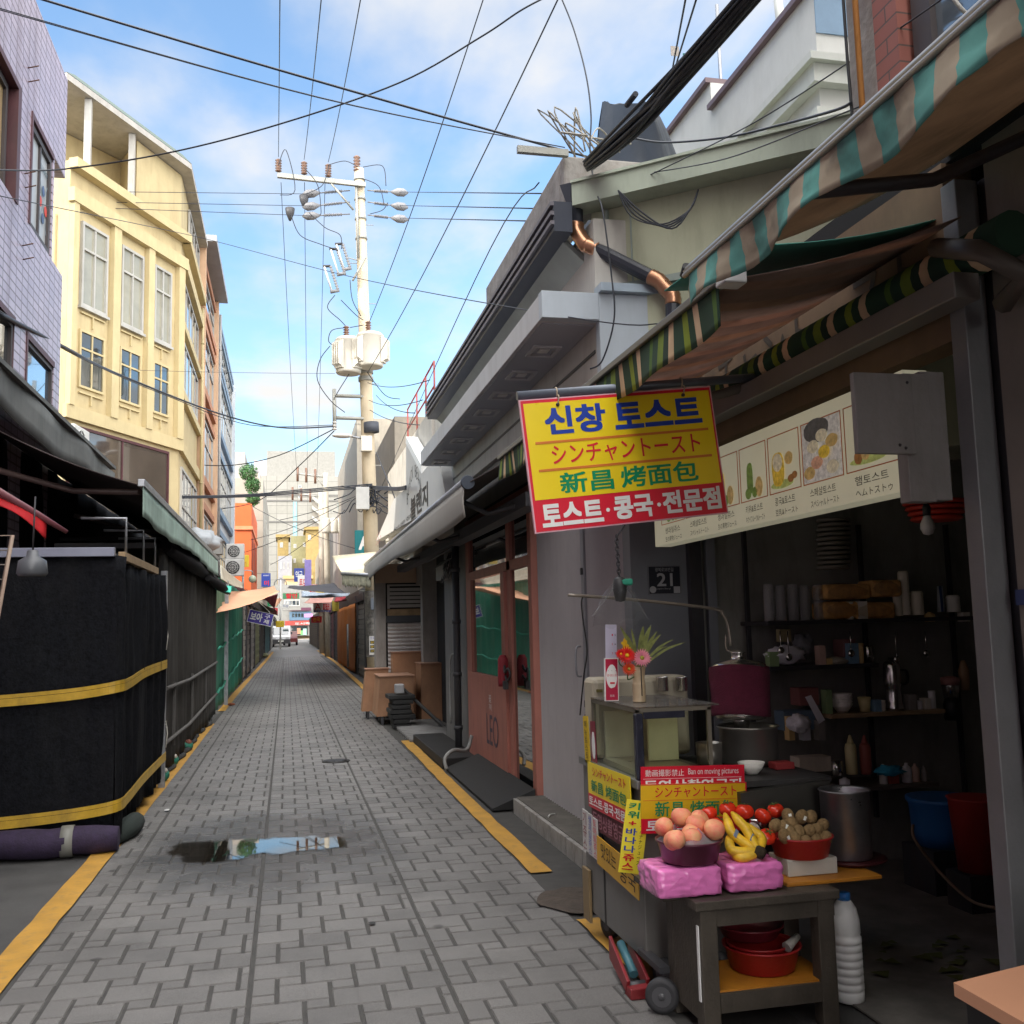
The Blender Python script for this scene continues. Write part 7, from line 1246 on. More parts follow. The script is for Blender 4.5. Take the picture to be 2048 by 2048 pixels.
MB().lathe([(ru * .86, -.02), (ru * .88, 0), (ru * .88, hh), (ru * .8, hh + .015), (ru * .25, hh + .03), (ru * .22, hh + .06), (ru * .3, hh + .065), (.001, hh + .07)], pu, n=24).build('tank', M_st, ur); MB().lathe([(.03, -.09), (.045, -.03), (.045, -.02)], pu + V((-.01, -.02, 0)), n=14).build('spout', M_st, ur)
MB().tube(smooth_pts([at(1452, 1270, Y=4.72), at(1454, 1300, Y=4.72), at(1480, 1302, Y=4.72), at(1482, 1322, Y=4.72)], 4), .005, n=6).build('hook', mat('rod_brass', 0), ur)
pp = at(1500, 1538, Y=4.72); tag(MB().lathe([(.13, 0), (.145, .02), (.145, .175), (.158, .185), (.152, .19), (.14, .18), (.135, .03)], V((pp.x, 4.72, .872)), n=28).build('steel_pot', mat('pot_dull', (.34, .32, .29), rough=.35, metal=.8, var=.2)), 'wide dull steel pot on the hob under the urn', 'pot')
p2 = at(1420, 1538, Y=4.6); tag(MB().lathe([(.06, 0), (.064, .13), (.06, .13), (.056, .01)], V((p2.x, 4.6, .872)), n=20).build('steel_pot', mat('pot_dull', 0)), 'narrow steel pot left of the wide pot', 'pot')
p3 = at(1503, 1538, Y=4.40); tag(MB().lathe([(.028, 0), (.05, .025), (.064, .055), (.060, .055), (.046, .03), (.001, .008)], V((p3.x, 4.40, .872)), n=22).build('bowl', mat('bowl_white', 0)), 'single white bowl on the front of the hob', 'bowl')
p4 = at(1563, 1533, Y=4.5); tag(MB().box(p4.x - .05, p4.x + .05, 4.46, 4.54, .872, .905).build('red_tray', mat('tray_red', (.30, .03, .03)), bevel=.005), 'small red tray right of the single white bowl', 'tray')
tag(MB().ball(at(1378, 1412, Y=4.55) , .045, .04, .022, n=16, m=8, fn=lambda d: 1 + .2 * noise.noise(d * 3)).build('wrapped_food', mat('wrap_white', (.42, .36, .28), rough=.4)), 'wrapped snack lying on the glass case edge', 'snack')

# ================================================================== FRUIT TABLE
ft = thing('fruit_table', 'dark wooden fruit table with orange shelf in front of the cart', 'table', (1.85, 3.95, 0)); M_tw = mat('table_wood', (.060, .050, .038), rough=.6, var=.3, scale=6, dirt=.5, dcol=(.11, .09, .07), bump=.3); M_to = mat('table_orange', (.50, .20, .02), rough=.5, var=.15, dirt=.3)
TX0, TX1, TY0, TY1, TZ = 1.555, 2.13, 3.72, 4.08, .515
MB().box(TX0 - .02, TX1 + .02, TY0 - .01, TY1, TZ - .035, TZ).build('tabletop', M_tw, ft, bevel=.004); MB().box(TX0 + .02, TX1 - .0, TY0 + .005, TY0 + .03, TZ - .10, TZ - .036).build('apron', M_tw, ft)
MB().box(1.97, 2.40, 3.80, TY1, TZ + .001, TZ + .016).build('orange_board', M_to, ft, bevel=.003)
for x, y in ((TX0, TY0), (TX1 - .075, TY0), (TX0, TY1 - .07), (TX1 - .075, TY1 - .07)): MB().box(x, x + .07, y, y + .07, 0, TZ - .036).build('leg', M_tw, ft, bevel=.004)
MB().box(TX0 + .002, TX0 + .02, TY0 + .071, TY1 - .071, .06, TZ - .036).build('side_board', M_tw, ft); MB().box(TX0 + .02, TX1 - .005, TY0 + .02, TY1 - .02, .15, .172).build('shelf', M_to, ft); MB().box(TX0 + .071, TX1 - .076, TY0 + .002, TY0 + .019, .095, .165).build('shelf_rail', M_tw, ft)
MB().box(TX0 - .006, TX0 - .001, 3.735, 3.752, .14, .42).build('white_strip', W1, ft)
sb = MB().box(1.46, TX0 - .022, 3.86, 4.20, TZ - .03, TZ - .004); tag(sb.build('side_plank', M_tw, bevel=.004), 'short dark plank beside the fruit table touching the cart', 'plank')
M_foam = mat('pink_film', (.80, .21, .53), rough=.2, var=.18, scale=9); t = M_foam.node_tree; n = t.nodes; b_ = n['Principled BSDF']; b_.inputs['Coat Weight'].default_value = .6; b_.inputs['Coat Roughness'].default_value = .08
c_ = n.new('ShaderNodeTexCoord'); vo = n.new('ShaderNodeTexVoronoi'); vo.inputs['Scale'].default_value = 13; vo.inputs['Randomness'].default_value = 1; wn = n.new('ShaderNodeTexNoise'); wn.inputs['Scale'].default_value = 7; wn.inputs['Detail'].default_value = 2; ml = n.new('ShaderNodeMix'); ml.data_type = 'VECTOR'; ml.inputs[0].default_value = .18; t.links.new(c_.outputs['Object'], wn.inputs[0]); t.links.new(c_.outputs['Object'], ml.inputs[4]); t.links.new(wn.outputs['Color'], ml.inputs[5]); t.links.new(ml.outputs[1], vo.inputs[0])
bp = n.new('ShaderNodeBump'); bp.inputs['Strength'].default_value = .55; bp.inputs['Distance'].default_value = .02; t.links.new(vo.outputs['Distance'], bp.inputs['Height']); t.links.new(bp.outputs[0], b_.inputs['Normal']); t.links.new(bp.outputs[0], b_.inputs['Coat Normal'])
def foam(u0, u1, label, seed, y0=3.76, y1=4.0):
    p, q = at(u0, 1790, Y=y0), at(u1, 1790, Y=y0); cx, rx = (p.x + q.x) / 2, (q.x - p.x) / 2; b = MB(); z0 = TZ + .002; H2 = .118
    def fn(d):
        k = max(abs(d.x), abs(d.y), abs(d.z)); return (1 / k) ** .90 * (1 + .04 * noise.noise(d * 4 + V((seed, 0, 0))) + .05 * (abs(noise.noise(d * 7 + V((0, seed, 0)))) - .3))
    b.ball((cx, (y0 + y1) / 2, z0 + H2 / 2), rx * .95, (y1 - y0) / 2, H2 / 2 * .95, n=48, m=32, fn=fn); return tag(b.build('wrapped_box', M_foam), label, 'box')
foam(1314, 1452, 'box in crinkled pink film under the peach basin', 1); foam(1456, 1574, 'box in crinkled pink film under the bananas', 8)
def basin(c, r, h, m, label, name='basin'): return tag(MB().lathe([(r * .80, 0), (r * .84, .004), (r * .97, h - .012), (r * 1.03, h - .006), (r * 1.04, h), (r * 1.0, h + .002), (r * .95, h - .006), (r * .80, .012), (.001, .010)], c, n=36).build(name, m), label, 'basin')
M_bpur = mat('basin_purple', (.085, .018, .035), rough=.35); M_bred = mat('basin_red', (.34, .018, .018), rough=.38, var=.1, bump=.1)
cb1 = V((at(1379, 1700, Y=3.87).x, 3.87, TZ + .122)); basin(cb1, .132, .085, M_bpur, 'dark purple basin heaped with peaches')
cb2 = V((at(1602, 1700, Y=3.95).x, 3.95, TZ + .085)); basin(cb2, .132, .085, M_bred, 'red basin filled with kiwis'); p, q = at(1578, 1770, Y=3.88), at(1625, 1770, Y=3.88)
tag(MB().box(p.x, q.x + .12, 3.88, 4.05, TZ + .017, TZ + .084).build('foam_block', mat('foam_white', (.52, .50, .44), rough=.8), bevel=.004), 'white foam block under the kiwi basin', 'block')
M_peach2 = mat('peach_skin', (.86, .46, .22), rough=.55, var=.18, scale=30, dirt=.95, dcol=(.80, .17, .13), streak=1, dscale=15, dlo=.40, dhi=.60); M_tom = mat('tomato_skin', (.68, .040, .015), rough=.18, var=.15, scale=10); M_kiwi = mat('kiwi_skin', (.24, .155, .065), rough=.8, var=.3, scale=40, bump=.6, bscale=200); M_ban = mat('banana_skin', (.76, .47, .03), rough=.4, var=.2, scale=12, dirt=.5, dcol=(.14, .08, .02), streak=1, dscale=22); M_sep = mat('sepal_green', (.07, .10, .02), rough=.7); M_stick = mat('fruit_sticker', (.80, .82, .76), rough=.4)
pf = lambda d: 1 - .16 * max(0, d.z) ** 6 - .05 * math.exp(-((d.x) ** 2) * 30) * (1 if d.y < 0 else 0)
pe0 = tag(MB().ball((0, 0, 0), .040, .040, .038, n=24, m=16, fn=pf).build('peach', M_peach2), 'peach heaped in the dark purple basin', 'peach', 'peaches in the purple basin')
pts = [(1336, 1668, 3.86), (1362, 1654, 3.93), (1388, 1668, 3.88), (1408, 1658, 3.92), (1385, 1650, 3.96), (1356, 1693, 3.78), (1395, 1692, 3.78), (1426, 1676, 3.83), (1370, 1680, 3.84), (1410, 1684, 3.86), (1340, 1690, 3.84)]
plabs = {0: 'leftmost peach on the purple basin rim', 3: 'big rosy peach with dark tip on top of the heap', 5: 'front peach left of centre in the purple basin', 6: 'front peach right of centre in the purple basin', 7: 'yellow peach with red blush at the right rim of the purple basin'}
for i, (u, v, y) in enumerate(pts):
    o = pe0 if i == 0 else pe0.copy()
    if i: COL.objects.link(o)
    o.location = at(u, v, Y=y); o.rotation_euler = (random.uniform(-1, 1), random.uniform(-1, 1), random.uniform(0, 6)); s_ = random.uniform(.93, 1.08); o.scale = (s_, s_, s_)
    if i in plabs: o['label'] = plabs[i]
def filmf(u, v): t_ = u * 6.2832; r = .128 * (1 - v * .55) * (1 + .05 * math.sin(t_ * 7 + v * 4)); return cb1 + V((math.cos(t_) * r, math.sin(t_) * r, .078 + .035 * v * (1 + .6 * math.sin(t_ * 3)) + .012 * math.sin(t_ * 9) * v))
MB()  # pink film tucked round the peaches
tag(MB().grid(filmf, 60, 6).build('wrapping_film', clearmat('pink_clear_film', (.85, .35, .58), .30, .2)), 'sheer pink wrapping film tucked round the peaches', 'film')
tf_ = lambda d: 1 - .14 * math.exp(-((1 - d.z) * 9)) - .03 * math.cos(5 * math.atan2(d.y, d.x)) * max(0, d.z)
tm0 = thing('tomato', 'tomato at the back left of the bananas', 'tomato', (0, 0, 0), 'tomatoes around the bananas'); MB().ball((0, 0, 0), .037, .037, .030, n=24, m=16, fn=tf_).build('flesh', M_tom, tm0); b = MB()
for k in range(5): a_ = k * 1.257; d = V((math.cos(a_), math.sin(a_), 0)); s_ = V((-d.y, d.x, 0)); b.face([V((0, 0, .027)) - s_ * .003, d * .016 - s_ * .003 + V((0, 0, .031)), d * .024 + V((0, 0, .030)), d * .016 + s_ * .003 + V((0, 0, .031)), V((0, 0, .027)) + s_ * .003])
b.build('sepals', M_sep, tm0, solid=.001)
tl_ = ['tomato at the far left of the tomatoes above the peaches', 'half hidden tomato behind the banana tips', 'largest tomato at the top middle', 'tomato between the peaches and the bananas', 'left one of the tomato pair by the kiwis', 'right one of the tomato pair by the kiwis', 'low tomato between the bananas and the kiwi basin']
for i, (u, v, y) in enumerate(((1417, 1627, 4.02), (1455, 1618, 4.06), (1489, 1623, 4.02), (1437, 1651, 3.95), (1526, 1632, 4.02), (1551, 1621, 4.06), (1534, 1673, 3.92))):
    o = tm0 if i == 0 else copy_tree(tm0); o.location = at(u, v, Y=y); o.rotation_euler = (random.uniform(-.4, .7), random.uniform(-.4, .4), random.uniform(0, 6)); o['label'] = tl_[i]
    if i == 2: o.scale = (1.08, 1.08, 1.08)
kw0 = thing('kiwi', 'kiwi fruit with white sticker in the red basin', 'kiwi', (0, 0, 0), 'kiwis in the red basin'); MB().ball((0, 0, 0), .026, .026, .033, n=20, m=14).build('fruit', M_kiwi, kw0); b = MB(); b.grid(lambda u, v: V((math.sin((u - .5) * .5) * .0267, -math.cos((u - .5) * .5) * .0267 * math.cos((v - .5) * .5), (v - .5) * .018)), 5, 5); b.build('sticker', M_stick, kw0)
kw1 = thing('kiwi', 'plain brown kiwi fruit in the red basin', 'kiwi', (0, 0, 0), 'kiwis in the red basin'); MB().ball((0, 0, 0), .026, .026, .031, n=20, m=14).build('fruit', M_kiwi, kw1)
ks = [(1576, 1632, 1), (1583, 1646, 0), (1603, 1634, 1), (1622, 1634, 0), (1567, 1655, 1), (1569, 1673, 1), (1598, 1664, 0), (1632, 1660, 0), (1645, 1650, 0), (1551, 1651, 0), (1652, 1675, 0), (1611, 1686, 1), (1634, 1683, 1), (1590, 1677, 0), (1618, 1662, 0), (1580, 1664, 0)]
u0_, u1_ = False, False
for (u, v, st_) in ks:
    y = 3.97 - (v - 1632) * .0020 
    if st_: o = copy_tree(kw0) if u0_ else kw0; u0_ = True
    else: o = copy_tree(kw1) if u1_ else kw1; u1_ = True
    o.location = at(u, v, Y=y); o.rotation_euler = (random.uniform(-.35, .35), random.uniform(-.5, .5), random.uniform(-.4, .4)) if st_ else (random.uniform(-1, 1), random.uniform(-1, 1), random.uniform(0, 3))
bn = thing('banana_bunch', 'bunch of ripe bananas with dark stem lying on the pink box', 'bananas', at(1500, 1700, Y=3.85)); stem = at(1515, 1704, Y=3.80)
for k, (tip, mid) in enumerate((((1449, 1626), (1462, 1668)), ((1463, 1624), (1490, 1660)), ((1455, 1672), (1462, 1702)), ((1475, 1640), (1520, 1676)), ((1458, 1690), (1476, 1716)))):
    dy_ = (.05, .03, .0, .045, -.02)[k]; T_ = at(*tip, Y=3.92 + dy_); M2 = at(*mid, Y=3.84 + dy_); pts = smooth_pts([T_, T_.lerp(M2, .5) + V((-.004, -.012, .004)), M2 + V((0, -.014, .004)), M2.lerp(stem, .6) + V((0, -.01, 0)), stem], 5); n = len(pts); MB().tube(pts, [max(.006, .0245 * min(1, math.sin(math.pi * (.06 + .80 * i / (n - 1))) * 1.35)) for i in range(n)], n=6, smooth=True).build('banana', M_ban, bn, subsurf=1)
MB().tube([stem + V((-.012, 0, .008)), stem + V((.012, -.012, -.004)), stem + V((.02, -.02, -.01))], [.024, .026, .018], n=7).build('stem', mat('banana_stem', (.035, .024, .012), rough=.9, bump=.8), bn)
for (u, v) in ((1472, 1667), (1505, 1676)): p = at(u, v, Y=3.815); F = Fr(p, (.6, .25, -.6), (.5, .3, .8)); MB().fbox(F, -.010, .010, -.016, .016, 0, .0008).build('sticker', mat('sticker_blue', (.25, .33, .48)), bn)
tag(MB().lathe([(.030, 0), (.030, .012), (.026, .014), (.001, .014)], at(1505, 1660, Y=3.98), (-.2, -1, .3), n=18).build('lid', mat('lid_white', (.40, .36, .33), rough=.4)), 'white printed lid wedged between bananas and tomatoes', 'lid')
pp = at(1700, 1745, Y=4.05); px_ = pp.x; tray = MB().lathe([(.13, 0), (.15, .012), (.15, .018), (.13, .016)], (px_ + .01, 4.05, TZ + .018), n=30); tag(tray.build('tray', mat('tray_dark_red', (.07, .015, .018), rough=.4)), 'dark red round tray under the tall steel pot', 'tray')
tag(MB().lathe([(.100, 0), (.104, .006), (.106, .28), (.112, .286), (.108, .29), (.10, .28), (.098, .02)], (px_ - .005, 4.05, TZ + .037), n=32).build('steel_pot', mat('pot_bright', (.36, .36, .37), rough=.3, metal=.85, var=.25, scale=5)), 'tall steel pot on the orange end of the fruit table', 'pot')
# basins and colander on the lower shelf, bottle on the ground
pl_ = at(1525, 1930, Y=3.93); basin(V((pl_.x, 3.93, .174)), .155, .095, M_bred, 'large red basin on the lower orange shelf'); basin(V((pl_.x - .005, 3.95, .20)), .125, .07, M_bred, 'smaller red basin nested in the large one'); basin(V((pl_.x - .02, 3.99, .285)), .135, .05, mat('basin_dark', (.14, .012, .02), rough=.4), 'dark red shallow basin topmost on the lower shelf')
tag(MB().tube([V((pl_.x + .06, 3.83, .275)), V((pl_.x + .13, 3.86, .305))], [.022, .012], n=8).build('packet', mat('packet_foil', (.40, .38, .34), rough=.3, bump=.5, bscale=40)), 'crumpled foil packet on the rim of the lower basins', 'packet')
bt = at(1704, 2000, Z=0); bo = thing('jug', 'ribbed white plastic jug with blue cap on the ground', 'jug', (bt.x, bt.y, 0)); bt = V((bt.x - .01, bt.y, 0)); prof = [(.054, 0), (.06, .006)]
for k in range(8): z = .02 + k * .031; prof += [(.062, z), (.062, z + .022), (.056, z + .0265)]
prof += [(.060, .275), (.058, .33), (.048, .375), (.032, .40), (.022, .41)]
MB().lathe(prof, bt, n=24).build('body', mat('jug_white', (.82, .82, .80), rough=.4, var=.05), bo); MB().lathe([(.026, .405), (.027, .435), (.02, .438), (.001, .438)], bt, n=16).build('cap', mat('cap_blue2', (.03, .18, .52), rough=.35), bo)
# peach topped table in the near corner
nt_ = thing('side_table', 'peach topped table cut off at the bottom right corner', 'table', (1.75, 2.0, 0)); c0, c1, c2 = at(1907, 1965, Z=.75), at(2060, 1927, Z=.75), at(2060, 2052, Z=.75); e = (c1 - c0); f = (c2 - c0) 
q = [c0, c0 + e * 3.6, c0 + e * 3.6 + f * 2.6, c0 + f * 2.6]; b = MB(); b.prism([p - V((0, 0, .03)) for p in q], (0, 0, .03)); b.build('tabletop', mat('peach_laminate', (.52, .26, .15), rough=.5, var=.05), nt_)
b = MB(); b.prism([V((p.x, p.y, 0)) + (sum(q, V()) / 4 - p) * .06 * V((1, 1, 0)) for p in q] if False else [V((p.x, p.y, .0)) for p in [c.lerp(sum(q, V()) / 4, .05) for c in q]], (0, 0, .718)); b.build('cabinet', mat('cabinet_black', (.012, .012, .013), rough=.6), nt_)
# ================================================================== small things along the alley
aircon(Fr(at(449, 1152, Y=34), (1, 0, 0)), .62, .56, .32, 'white air conditioner above the beige awning, lower of two')
aircon(Fr(at(452, 1118, Y=35), (1, 0, 0)), .60, .52, .32, 'white air conditioner above the beige awning, upper of two')
tag(MB().ball(at(398, 1085, Y=24), .46, .5, .30, n=28, m=18, fn=lambda d: 1 + .30 * noise.noise(d * 2.3) + .10 * abs(noise.noise(d * 6))).build('covered_bundle', mat('grey_sheet', (.26, .28, .30), rough=.6, var=.2, bump=.4, bscale=12)), 'grey sheet bundled on top of the pale green awning', 'bundle')
t = thing('cable_box', 'small peaked grey hood on the wall past the grey bundle', 'hood', at(432, 1105, Y=27)); p, q = at(420, 1108, Y=27), at(444, 1082, Y=27); MB().box(p.x, q.x, 27, 27.5, p.z, q.z).build('box', mat('hood_grey', (.22, .22, .21), dirt=.4), t); MB().prism([(p.x - .06, 26.95, q.z), (q.x + .06, 26.95, q.z), ((p.x + q.x) / 2, 26.95, q.z + .16)], (0, .6, 0)).build('hood_top', mat('hood_pale', (.40, .41, .42)), t)
for x, y, z0, z1, lab, c in ((-2.46, 30.05, 2.8, 11.2, 'cream drainpipe at the edge of the yellow building', (.44, .36, .2)), (-2.36, 36.3, 2.8, 13, 'grey drainpipe between the peach and blue buildings', (.3, .3, .3)), (2.05, 12.2, .02, 2.6, 'dark drainpipe beside the coral door', (.05, .05, .055)), (2.38, 24.0, 0, 4.2, 'pale pipe running up beside the utility pole', (.38, .36, .3))):
    b = MB().tube([(x, y, z0), (x, y, z1)], .045, n=8)
    for k in range(4): z = z0 + (z1 - z0) * (.12 + .25 * k); b.lathe([(.056, 0), (.056, .05)], (x, y, z), n=8)
    tag(b.build('drainpipe', mat('pipe_%d' % (c[0] * 100 + y), c, rough=.6, dirt=.3)), lab, 'pipe')
for u, v, Y, w_, h_, m, s, sm, lab in ((606, 1168, 88, .9, 1.5, W1, '통닭', M_red, 'white upright sign with red letters below the far poles'), (628, 1180, 70, .55, .75, M_red, '국밥', W1, 'dark red square sign beside the striped tarpaulin'), (598, 1150, 105, 1.0, 1.4, M_blu, '약국', W1, 'blue upright sign near the lime yellow house'), (545, 1205, 62, .6, .5, M_grn, '옷', W1, 'small green sign over the left shops before the van'), (538, 1183, 80, .8, .55, W1, '신발', M_blu, 'white sign with blue letters above the left shops'), (640, 1190, 60, .5, .5, M_yel2, '가방', M_blk, 'yellow sign with black letters behind the white A sign'), (548, 1222, 70, .5, .42, M_red, '만두', W1, 'small red sign hung above the parked van')):
    t, F = sign(lab, at(u, v, Y=Y), (1, .02, 0), w_, h_, m); text(s, F, (w_ * .15, h_ * .2, w_ * .85, h_ * .8), sm, t, bold=.01)
for k, (x, y, z) in enumerate(((-1.28, 11.06, 1.62), (-1.27, 11.06, .62))):
    pts = [V((x + .045 * math.cos(q * .8), y + .05 * math.sin(q * .8), z + .004 * q)) for q in range(17)] + [V((x + .06, y - .05, z - .06)), V((x + .05, y - .08, z - .20))]; tag(MB().tube(pts, .006, n=5).build('tie_cord', mat('cord_white', (.42, .40, .36), rough=.8)), 'white cord knotted round the corner of the black stall', 'cord', 'cords tying the black stall')
for k in range(5): y = 5.6 + k * 1.9; tag(MB().tube(smooth_pts([(1.93 + .01 * k, y, .135), (1.97, y + .06, .14), (2.02, y + .10, .134)], 3), .006, n=5).build('straw_scrap', mat('straw_white', (.5, .5, .48))), 'thin white scrap on the shop step', 'litter', 'white scraps on the step') if 6.1 < y < 8.4 else None
# ================================================================== UTILITY POLES AND WIRES
M_pole = mat('pole_concrete', (.50, .42, .30), rough=.85, var=.12, scale=2, dirt=.3, dcol=(.25, .2, .15), streak=4); M_ins = mat('insulator_brown', (.16, .085, .055), rough=.3); M_insg = mat('insulator_grey', (.20, .20, .21), rough=.5); M_wire = mat('wire_black', (.018, .022, .032), rough=.5); M_arm = mat('crossarm', (.33, .33, .30), rough=.6, metal=.3); M_trf = mat('transformer_paint', (.60, .57, .50), rough=.45, var=.06, dirt=.2)
YP = 26.0
def pp_(u, v, dy=0): return at(u, v, Y=YP + dy)
up = thing('utility_pole', 'tall concrete utility pole with crossarm, transformers and poster wrapped base', 'utility pole', at(752, 1352, Y=YP)); ptop, pbot = pp_(718, 338), pp_(752, 1352); pbot.z = -.05
MB().tube([pbot, ptop], [.215, .125], n=18).build('shaft', M_pole, up)
def pole_at(v): t_ = (v - 338) / (1352 - 338); return ptop.lerp(pbot, t_)
# posters round the foot
b = MB(); d = (ptop - pbot).normalized(); b.lathe([(.222, .9), (.219, 2.6)], pbot, d, n=18, cap=False); b.build('poster_wrap', mat('old_posters', (.13, .125, .12), rough=.8, var=.6, scale=9, dirt=.8, dcol=(.32, .30, .27), streak=1, dscale=6), up)
F = Fr(pbot + d * .95 + V((-.16, -.225, 0))); MB().fbox(F, 0, .32, 0, .48, 0, .006).build('poster', mat('poster_white', (.45, .44, .42)), up)
for k in range(3): MB().fbox(F, .02, .30, .06 + .11 * k, .14 + .11 * k, .0065, .008).build('poster_bar', mat('poster_black', (.02, .02, .02)) if k != 9 else W1, up); text('임대 문의', F, (.04, .075 + .11 * k, .28, .125 + .11 * k), M_yel2, up, lift=.010)
text('빈 점포 있음', F, (.03, .40, .29, .46), M_sb, up, lift=.008); MB().box(pbot.x - .15, pbot.x + .05, pbot.y - .34, pbot.y - .22, 2.05, 2.35).build('meter', mat('meter_blue', (.12, .14, .17), rough=.4), up, bevel=.01)
def insul(c, ax, L_, r, m, nm='insulator', parent=up, n=5):
    prof = []
    for k in range(n): z = L_ * k / n; prof += [(r * .45, z), (r, z + L_ / n * .35), (r * .5, z + L_ / n * .9)]
    return MB().lathe(prof, c, ax, n=12).build(nm, m, parent)
# crossarm with pin insulators
ca, cbp = pp_(555, 357), pp_(730, 376); cd = (cbp - ca).normalized(); Fa = Fr(ca, cd, (0, 0, 1)); MB().fbox(Fa, 0, (cbp - ca).length, -.06, .06, .14, .24).build('crossarm', M_arm, up)
MB().tube([ca.lerp(cbp, .58) + V((0, -.2, 0)), pp_(706, 426) + V((0, -.2, 0))], .03, n=4).build('brace', M_arm, up)
pins = []
for u, v in ((557, 352), (608, 357), (656, 362)): p = pp_(u, v) + V((0, -.2, .02)); insul(p, (0, 0, 1), .36, .09, M_ins); pins.append(p + V((0, 0, .42)))
insul(ptop + V((0, 0, .0)) + V((-.06, -.05, -.1)), (0, 0, 1), .45, .10, M_ins)
for v in (360, 400, 440, 480): c = pole_at(v); MB().lathe([(.150 + (v - 338) * .0001, -.03), (.150 + (v - 338) * .0001, .03)], c, d, n=16).build('band', M_arm, up)
MB().tube([pp_(712, 372) + V((0, -.16, 0)), pp_(716, 520) + V((0, -.16, 0))], .035, n=4).build('riser', M_arm, up)
# strain insulators left and right
for u0, u1, v, v2 in ((700, 636, 381, 386), (700, 636, 404, 411), (700, 636, 428, 431), (735, 786, 381, 384), (735, 786, 404, 411), (735, 786, 430, 436)):
    a, c = pp_(u0, v), pp_(u1, v2); b = MB(); n = 12
    for k in range(n): p = a.lerp(c, .25 + .55 * k / n); b.lathe([(.02, 0), (.055, .02), (.02, .035)], p, c - a, n=8)
    b.tube([a, c], .018, n=5); b.build('strain_insulator', M_insg, up); b = MB(); e = (c - a).normalized(); b.tube([c - e * .05, c + e * .12, c + e * .30, c + e * .42], [.03, .11, .11, .02], n=10); b.build('dead_end', M_insg, up)
for u, v in ((608, 392), (580, 417)): p = pp_(u, v); MB().tube([p, p - V((0, 0, .14)), p - V((0, 0, .34))], [.13, .11, .03], n=10).build('arrester', mat('arrester_dark', (.06, .06, .065), rough=.5), up)
# fuse cut-outs
for u, v in ((692, 528), (681, 538), (668, 572)):
    a = pp_(u - 8, v - 32) + V((0, -.3, 0)); c = pp_(u + 7, v + 16) + V((0, -.3, 0)); insul(a, c - a, (c - a).length, .05, M_insg, 'fuse_cutout', n=9); MB().tube([a + V((-.16, -.02, -.04)), c + V((-.16, -.02, -.05))], .025, n=6).build('fuse_tube', mat('fuse_white', (.55, .55, .55)), up)
    MB().tube([a, a + V((-.20, 0, -.02))], .035, n=6).build('fuse_clip', M_dsteel, up); MB().tube([c + V((.03, 0, 0)), c + V((-.20, 0, -.06))], .045, n=6).build('fuse_base', M_insg, up)
MB().tube([pp_(704, 568) + V((0, -.25, 0)), pp_(730, 520) + V((0, -.2, 0))], .03, n=4).build('cutout_arm', M_arm, up); MB().tube([pp_(690, 522) + V((0, -.3, 0)), pp_(725, 524)], .015, n=5).build('cutout_stay', M_arm, up)
# transformers
def transformer(u, v0, v1, r, dy, fins):
    p, q = at(u, v1, Y=YP + dy), at(u, v0, Y=YP + dy); h = q.z - p.z; t_ = MB().lathe([(r * .9, 0), (r * .98, .03), (r, .06), (r, h - .1), (r * 1.04, h - .09), (r * 1.04, h - .05), (r * .9, h), (.001, h + .03)], p, n=24).build('transformer', M_trf, up)
    for a_ in fins:
        dd = V((math.cos(a_), math.sin(a_), 0)); s_ = V((-dd.y, dd.x, 0))
        b = MB()
        b.fbox(Fr(p + dd * r * .96, s_), -.14, .14, .10, h - .12, 0, .06 if True else 0)
        for k in (-1.5, -.5, .5, 1.5): c = p + dd * r * 1.0 + s_ * k * .075; b.hexa([c - s_ * .014 + V((0, 0, .12)), c + dd * .15 - s_ * .014 + V((0, 0, .18)), c + dd * .15 + s_ * .014 + V((0, 0, .18)), c + s_ * .014 + V((0, 0, .12)), c - s_ * .014 + V((0, 0, h - .14)), c + dd * .15 - s_ * .014 + V((0, 0, h - .2)), c + dd * .15 + s_ * .014 + V((0, 0, h - .2)), c + s_ * .014 + V((0, 0, h - .14))])
        b.build('cooling_fin', M_trf, t_)
    insul(p + V((-.05, 0, h)), (0, 0, 1), .34, .085, M_ins, 'bushing', t_); return p, h
transformer(697, 677, 748, .33, -.35, (-2.4, -.9)); transformer(741, 668, 735, .34, -.55, (-2.6, -.4))
for v in (745, 760): c = pole_at(v); MB().lathe([(.20, -.06), (.20, .06)], c, d, n=16).build('band', M_arm, up)
# telecom frames, boxes and street lamp
for v in (793, 837): a, c = pp_(668, v) + V((0, -.1, 0)), pp_(738, v + 2) + V((0, -.1, 0)); MB().tube([a, c], .05, n=4).build('side_arm', M_arm, up)
MB().tube([pp_(668, 780) + V((0, -.1, 0)), pp_(669, 858) + V((0, -.1, 0))], .05, n=6).build('rack_post', M_arm, up); insul(pp_(669, 858) + V((0, -.1, -.05)), (0, 0, 1), .25, .07, mat('insulator_white', (.5, .48, .45)), n=3)
MB().tube([pp_(741, 848) + V((0, -.2, 0)), pp_(742, 868) + V((0, -.2, 0))], .20, n=14).build('splice_case', mat('splice_dark', (.05, .055, .07)), up)
p = pp_(731, 907); MB().box(p.x - .14, p.x + .14, p.y - .42, p.y - .20, p.z, p.z + .40).build('lamp_box', M_trf, up, bevel=.01)
a = pp_(728, 882) + V((0, -.3, 0)); MB().tube([a, a + V((-.35, -.05, .05))], .03, n=8).build('lamp_arm', M_galv, up); MB().ball(a + V((-.58, -.06, .06)), .27, .13, .06, n=16, m=8).build('lamp_head', mat('lamp_head', (.50, .48, .45), rough=.4), up)
